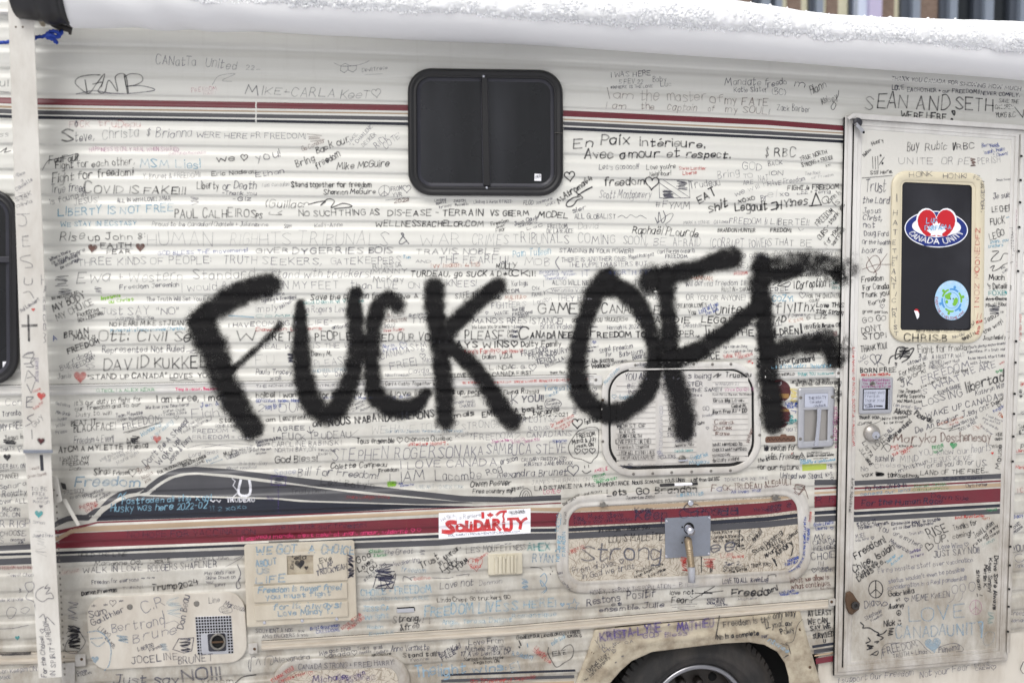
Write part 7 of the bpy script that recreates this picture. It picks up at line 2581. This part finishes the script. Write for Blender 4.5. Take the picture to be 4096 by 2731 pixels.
# ---------------------------------------------------------- put the writing on
def tile(k):
    k='0123456789ABCDEF'.index(k); return (k%4)*1024,(k//4)*682.75 if k//4<3 else 2048
TY=[0,683,1366,2048]
SC=.43557
def parse():
    out=[]; cur='0'; ox=oy=0
    for ln in TXT.strip().split('\n'):
        ln=ln.rstrip()
        if not ln: continue
        if ln[0]=='@' and len(ln)==2:
            k='0123456789ABCDEF'.index(ln[1]); ox,oy=(k%4)*1024,TY[k//4]; continue
        f=ln.split('|'); out.append((ox,oy,f))
    return out
jobs=[]
for idx,(ox,oy,f) in enumerate(parse()):
    R=random.Random(idx*7+3); ink=Ink(); X=lambda v:ox+float(v)*SC; Yy=lambda v:oy+float(v)*SC
    kind=f[0]; nv=len(f[1].split(','))
    if (kind in 'HhO' and nv!=3) or (kind=='Z' and nv!=4): kind='text'
    if kind in ('H','h'):      # heart: cx,cy,size|colour,alpha
        cx,cy,s=map(float,f[1].split(',')); c=f[2].split(','); a=float(c[1])/100 if len(c)>1 else .85
        heart(ink,X(cx),Yy(cy),s*SC,INKS[c[0]],a,float(c[2])*SC if len(c)>2 else 3,kind=='H',R.uniform(-.15,.15)); size=s*s; cxp,cyp=X(cx),Yy(cy)
    elif kind=='O':            # peace sign
        cx,cy,r=map(float,f[1].split(',')); c=f[2].split(','); col=INKS[c[0]]; a=float(c[1])/100; w_=float(c[2])*SC
        a_=np.linspace(0,2*math.pi,30); p=np.stack([X(cx)+r*SC*.9*np.cos(a_),Yy(cy)+r*SC*1.1*np.sin(a_)],-1); ink.rib(p,w_,col,a)
        for ang in (90,-90,215-180+0,145): 
            t=math.radians(ang); ink.rib(cat([(X(cx),Yy(cy)),(X(cx)+r*SC*.9*math.cos(t),Yy(cy)+r*SC*1.1*math.sin(t))],8),w_,col,a)
        size=r*r*4; cxp,cyp=X(cx),Yy(cy)
    elif kind=='Z':            # scribble
        cx,cy,wd,ht=map(float,f[1].split(',')); c=f[2].split(','); n=int(c[3]) if len(c)>3 else 14
        scrib(ink,X(cx),Yy(cy),wd*SC,ht*SC,INKS[c[0]],float(c[1])/100,float(c[2])*SC,n,R); size=wd*ht; cxp,cyp=X(cx),Yy(cy)
    elif kind in ('~','-'):
        pts=[tuple(map(float,q.split(','))) for q in f[1].split()]; pts=[(X(a),Yy(b)) for a,b in pts]; c=f[2].split(',')
        if kind=='~': ink.rib(cat(pts,7),float(c[2])*SC,INKS[c[0]],float(c[1])/100)
        else:
            for i in range(len(pts)-1): ink.rib(cat(pts[i:i+2],8),float(c[2])*SC,INKS[c[0]],float(c[1])/100)
        a=np.array(pts); size=np.prod(a.max(0)-a.min(0)+4)/SC/SC*.3; cxp,cyp=a.mean(0)
    else:
        n=list(map(float,f[1].split(','))); c=f[2].split(',') ; col=INKS[c[0]]; a=float(c[1])/100 if len(c)>1 and c[1] else .88
        h=n[4]; w_=(float(c[2]) if len(c)>2 else max(6.,h*.12))*SC
        write(ink,f[0],X(n[0]),Yy(n[1]),X(n[2]),Yy(n[3]),h*SC,col,a,w_,R)
        size=math.hypot(n[2]-n[0],n[3]-n[1])*h; cxp,cyp=X((n[0]+n[2])/2),Yy((n[1]+n[3])/2)
    # whose surface is it on
    par=HOME; p_=np.array([cxp]),np.array([cyp])
    if inside(FQ,0,4,*p_)[0]: par=door
    jobs.append((size,par,ink,idx))
big=sorted(jobs,key=lambda j:-j[0])[:290]; bid={j[3] for j in big}
rest={}
for size,par,ink,idx in jobs:
    lay=.00016*((idx*37)%11)/11
    if idx in bid: ink.build('inscription',par,lay=lay)
    else:
        r=rest.setdefault(par.name,(par,Ink())); q=r[1]
        for a in range(len(ink.V)): q.V.append(ink.V[a]); q.C.append(ink.C[a]); q.lay.append(ink.lay[a]+lay)
        for a in ink.F: q.F.append(a+q.n)
        q.n+=ink.n
for par,q in rest.values(): q.build('small_writing',par,kind='stuff')
# ---------------------------------------------------------- printed lettering on stickers
def prn(name,text,x0,y0,x1,y1,h,col,w,parent,depth,arc=None,a=1):
    i=Ink(); R=random.Random(5)
    class Q:
        def uniform(s,a,b): return (a+b)/2
    write(i,text,x0,y0,x1,y1,h,lin(col),a,w,Q(),arc,slant=0); 
    return i.build(name,parent,depth=depth,off=.0002)
# curved words on the oval sticker
def ellarc(cx,cy,rx,ry,a0,a1): return (cx,cy,rx,ry,math.radians(a0),math.radians(a1))
prn('sticker_lettering','CANADA UNITY',0,0,235,0,21,'#f2f3f8',5.2,st,.0236,arc=ellarc(3745,915,113,60,164,16))
prn('sticker_lettering','WE DO NOT DISCRIMINATE',0,0,210,0,9,'#e8f2fb',1.9,s2,.0226,arc=ellarc(RX,RY,57,67,212,380))
prn('sticker_lettering','EVERYONE IS WELCOME HERE',0,0,200,0,9,'#b23a44',1.9,s2,.0226,arc=ellarc(RX,RY,65,76,190,38))
i_=Ink(); write(i_,'Luc',3705,893,3745,889,21,lin('#8fc0e4'),.95,4,random.Random(2)); write(i_,'FARFADAA',3700,922,3803,915,17,lin('#8fc0e4'),.95,4,random.Random(3)); i_.build('inscription',st,depth=.0238)
# brush lettering on the paper sticker (crop scale 3.92)
def c3(x,y): return (1700+x/3.92,1980+y/3.92)
i_=Ink(); red=lin('#c8282c')
def bl(pts,w): i_.rib(cat([c3(*p) for p in pts],6),w*1.35/3.92,red,1)
for pts,w in [([(480,425),(400,420),(350,440),(380,480),(430,520),(440,560),(380,575),(280,568)],52),([(560,465),(510,480),(500,530),(540,560),(600,540),(610,490),(560,465)],34),([(655,410),(650,480),(655,540),(700,550)],42),([(725,460),(722,545)],36),([(715,425),(728,422)],22),
 ([(790,400),(785,540)],42),([(790,405),(870,420),(900,480),(860,530),(790,540)],36),([(980,390),(930,540)],40),([(980,390),(1010,530)],42),([(940,490),(1010,485)],26),([(1080,380),(1075,540)],40),([(1080,385),(1140,390),(1150,430),(1080,450)],34),([(1100,450),(1180,540)],36),
 ([(1235,430),(1238,520),(1290,530)],36),([(1225,400),(1238,398)],22),([(1300,372),(1460,365)],32),([(1350,370),(1345,530),(1250,540)],38),([(1455,385),(1500,440),(1490,520)],38),([(1590,362),(1540,390),(1500,440)],34),([(300,570),(500,560),(720,560),(900,545),(1100,535)],26)]: bl(pts,w)
for pts,w in [([(905,275),(908,350)],34),([(1270,250),(1180,262),(1120,310)],30),([(1240,270),(1225,330),(1240,380)],22)]: bl(pts,w)
lf=np.array([c3(1022+62*x,312+48*y) for x,y in LEAF]); i_.fill(lf,red,1)
psk=[o for o in HOME.children if o.name.startswith('paper_sticker')][0]
i_.build('brush_lettering',psk,off=.0026)
i_=Ink(); x0,y0=c3(360,640);x1,y1=c3(1490,578); 
class Q0:
    def uniform(s,a,b): return (a+b)/2
write(i_,'SOLIDARITYMOVEMENTOFCANADA.COM',x0,y0,x1,y1,7.5,lin('#28406a'),1,1.9,Q0(),slant=.05); i_.build('web_address',psk,off=.0026)
i_=Ink(); a=c3(260,410);b=c3(470,335); write(i_,'HASKA',a[0],a[1],b[0],b[1],13,INKS['n'],.6,2.2); a=c3(490,380);b=c3(880,335); write(i_,'La Raniere',a[0],a[1],b[0],b[1],15,INKS['n'],.55,2.2)
a=c3(1320,285);b=c3(1560,250); write(i_,'GEORGES',a[0],a[1],b[0],b[1],8,INKS['k'],.9,1.8); a=c3(1350,310);b=c3(1570,275); write(i_,'WAS HERE!!',a[0],a[1],b[0],b[1],8,INKS['k'],.9,1.8); i_.build('inscription',psk,off=.0026)
# maker's mark beside the door
prn('maker_lettering','glendale recreational vehicles',3227,1827,3336,1822,10,'#1a1a1e',2.2,HOME,None)
prn('maker_lettering','AN ALL CANADIAN PRODUCT OF',3227,1811,3288,1808,4.5,'#333333',1,HOME,None)
prn('maker_lettering','UN PRODUIT DE FABRICATION CANADIENNE DE',3227,1817,3320,1812,4.5,'#333333',1,HOME,None)
prn('maker_lettering','STRATHROY, ONTARIO, CANADA',3252,1836,3312,1833,4.5,'#333333',1,HOME,None)
i_=Ink(); i_.rib(cat([(3207,1809),(3194,1837)],6),3,INKS['k'],1); i_.rib(cat([(3207,1809),(3222,1835)],6),3,INKS['k'],1); i_.rib(cat([(3194,1837),(3222,1835)],6),3,INKS['k'],1)
for p in ([(3207,1818),(3202,1823),(3207,1827),(3212,1823),(3207,1818)],[(3207,1826),(3200,1832)],[(3207,1826),(3214,1832)]): i_.rib(cat(p,4),2,INKS['k'],1)
i_.build('maker_emblem',HOME)
prn('label_lettering','Motor',3125,1552,3147,1552,7,'#e8d9c8',1.5,HOME,None); prn('label_lettering','Home',3126,1562,3147,1562,7,'#e8d9c8',1.5,HOME,None)
i_=Ink(); a_=np.linspace(0,2*math.pi,24); i_.rib(np.stack([3117+9*np.cos(a_),1532+9*np.sin(a_)],-1),2,INKS['w'],.9); write(i_,'SA',3112,1536,3123,1536,8,INKS['w'],.9,1.6); i_.build('approval_mark',HOME,off=.0014)
i_=Ink(); i_.rib(cat([(3068,1762),(3074,1750),(3080,1762),(3088,1752),(3094,1762),(3102,1751),(3110,1763),(3118,1752),(3126,1762),(3136,1751),(3144,1762),(3152,1751),(3160,1761),(3172,1752)],4),2.4,lin('#3a241b'),.8); i_.build('plaque_lettering',pl,depth=.0107)
for k in range(3): prn('label_lettering',['INFORMATION ON THIS VEHICLE WINDOW','IN THE INTERIOR. DO NOT COVER IT','OR REMOVE'][k],3214,1864.5+k*6.5,3300-(k==2)*55,1862+k*6.5-(k==2)*0,4,'#e6ebc0',.9,HOME,None)
# grab handle note
i_=Ink()
for t,x0,y0,x1,y1,h in [('THE PARTY',3236,1598,3306,1594,11),('Canadian',3240,1612,3290,1610,10),('COURIER',3256,1628,3304,1624,8)]: write(i_,t,x0,y0,x1,y1,h,INKS['n'],.7,2.2,random.Random(4))
i_.build('inscription',gh,depth=.0178)
# ---------------------------------------------------------- spray paint
SP=lin('#100f10')
def spray(strokes,name='spray_letter'):
    out=[]; V=[];F=[];C=[];n=0;k=0
    for pts,w,dens in strokes:
        p=cat(pts,5); m=len(p); s=np.linspace(0,1,m); kw=np.linspace(0,1,len(w)) if isinstance(w,(list,tuple)) else None
        W=np.interp(s,kw,w) if kw is not None else np.full(m,float(w)); 
        # overspray halo wider than the jet
        W=W*1.55+34
        t=np.gradient(p,axis=0); t/=np.maximum(np.linalg.norm(t,axis=1)[:,None],1e-6); nr=np.stack([-t[:,1],t[:,0]],-1)
        # round ends
        ne=7; ph=np.linspace(0,math.pi/2,ne)[1:]
        head=[p[0]-t[0]*W[0]/2*math.sin(a) for a in ph[::-1]]; tail=[p[-1]+t[-1]*W[-1]/2*math.sin(a) for a in ph]
        PT=np.vstack([head,p,tail]); NR=np.vstack([np.repeat(nr[:1],ne-1,0),nr,np.repeat(nr[-1:],ne-1,0)])
        WW=np.concatenate([W[0]*np.cos(ph[::-1]),W,W[-1]*np.cos(ph)])
        ER=np.concatenate([np.sin(ph[::-1]),np.zeros(m),np.sin(ph)])     # how far into the rounded end
        nc=19; u=np.linspace(-1,1,nc)
        G=PT[:,None,:]+NR[:,None,:]*(WW[:,None]/2*u[None])[...,None]
        R0=np.concatenate([np.full(ne-1,W[0]),W,np.full(ne-1,W[-1])])
        rr_=np.sqrt((u[None]*WW[:,None]/R0[:,None])**2+ER[:,None]**2)
        soft=18/R0[:,None]*1.5+.60; al=np.clip((1.0-rr_)/soft,0,1); al=(al*al*(3-2*al))*dens*.88
        M_=len(PT); V.append(G.reshape(-1,2)); F.append(gridf(M_,nc)+n); n+=M_*nc
        c=np.empty((M_*nc,4)); c[:,:3]=SP[:3]; c[:,3]=al.ravel(); C.append((c,k)); k+=1
    v=np.vstack(V); lay=np.concatenate([np.full(len(c),.00012*kk) for c,kk in C]); d=relief(v[:,0],v[:,1])+.0019+lay
    return obj(name,P(v[:,0],v[:,1],d),np.vstack(F),'spray_paint',HOME,ink=np.vstack([c for c,_ in C]))
spray([([(1075,1137),(985,1165),(890,1212),(825,1262),(795,1290)],[78,82,76,70],1),([(795,1285),(815,1330),(850,1395),(890,1510),(945,1620),(1005,1710)],[74,100,96,84,84,80,76],1),([(905,1500),(960,1450),(1040,1380),(1120,1300)],[22,14,18],.8)])
spray([([(1200,1215),(1200,1290),(1205,1400),(1212,1500),(1235,1585),(1270,1635),(1310,1655),(1350,1625),(1385,1560),(1415,1480),(1428,1400),(1424,1300),(1418,1210),(1422,1172)],[26,40,56,62,66,66,72,72,66,60,58,56,58,52,40],1)])
spray([([(1592,1222),(1560,1196),(1525,1215),(1500,1270),(1488,1360),(1485,1450),(1494,1560),(1535,1612),(1600,1636),(1665,1618),(1702,1578)],[44,52,56,54,54,54,58,66,66,56,34],1)])
spray([([(1738,1150),(1740,1250),(1755,1350),(1768,1450),(1776,1560),(1784,1682)],[66,66,64,60,58,58],1),([(1992,1142),(1925,1196),(1850,1262),(1795,1325),(1768,1380)],[52,54,54,56,50],1),([(1775,1380),(1830,1410),(1895,1468),(1952,1549),(2004,1632),(2048,1684)],[40,52,54,56,62,60],1)])
spray([([(2432,1118),(2385,1165),(2352,1249),(2325,1340),(2308,1440),(2312,1540),(2345,1605),(2410,1648),(2484,1646),(2555,1605),(2600,1540),(2618,1453),(2612,1366),(2592,1290),(2555,1222),(2505,1172),(2440,1145)],[76,66,56,54,58,62,66,66,64,60,56,54,52,54,60,70,64],1)])
spray([([(2600,1128),(2610,1118),(2700,1096),(2800,1070),(2880,1042),(2930,1034)],[84,76,56,56,62,70],1),([(2664,1100),(2668,1200),(2676,1320),(2684,1430),(2700,1520),(2722,1600),(2736,1720)],[54,52,54,58,70,78,72],.97),([(2636,1350),(2650,1450)],[20,24],.6),([(2692,1428),(2780,1408),(2870,1352),(2960,1285),(3035,1228)],[44,56,56,54,46],1),([(2668,1440),(2740,1425),(2790,1405)],[50,60,50],.9)])
spray([([(3050,1052),(3040,1130),(3050,1223),(3060,1306),(3068,1389),(3072,1480),(3084,1590),(3094,1688)],[66,68,60,58,60,64,74,74],1),([(3060,1075),(3166,1062),(3260,1054),(3335,1072),(3362,1104)],[70,84,84,76,50],.72),([(3060,1105),(3130,1098),(3200,1082)],[60,44,24],.9),([(3350,1085),(3392,1075)],[110,90],.45),([(3345,1105),(3352,1112)],[26,24],.8),
 ([(3075,1408),(3166,1385),(3249,1376),(3315,1386),(3342,1440)],[58,62,60,66,62],.92),([(3290,1360),(3345,1380)],[90,100],.5)])

i_=Ink(); write(i_,'SEALED',2139,715,2164,708,9,lin('#30343c'),.9,1.6,random.Random(1)); i_.build('label_lettering',gp,depth=.0148)
i_=Ink(); write(i_,'SEALED',13,1468,50,1458,11,lin('#30343c'),.9,1.8,random.Random(1)); i_.build('label_lettering',gp0,depth=.0148)
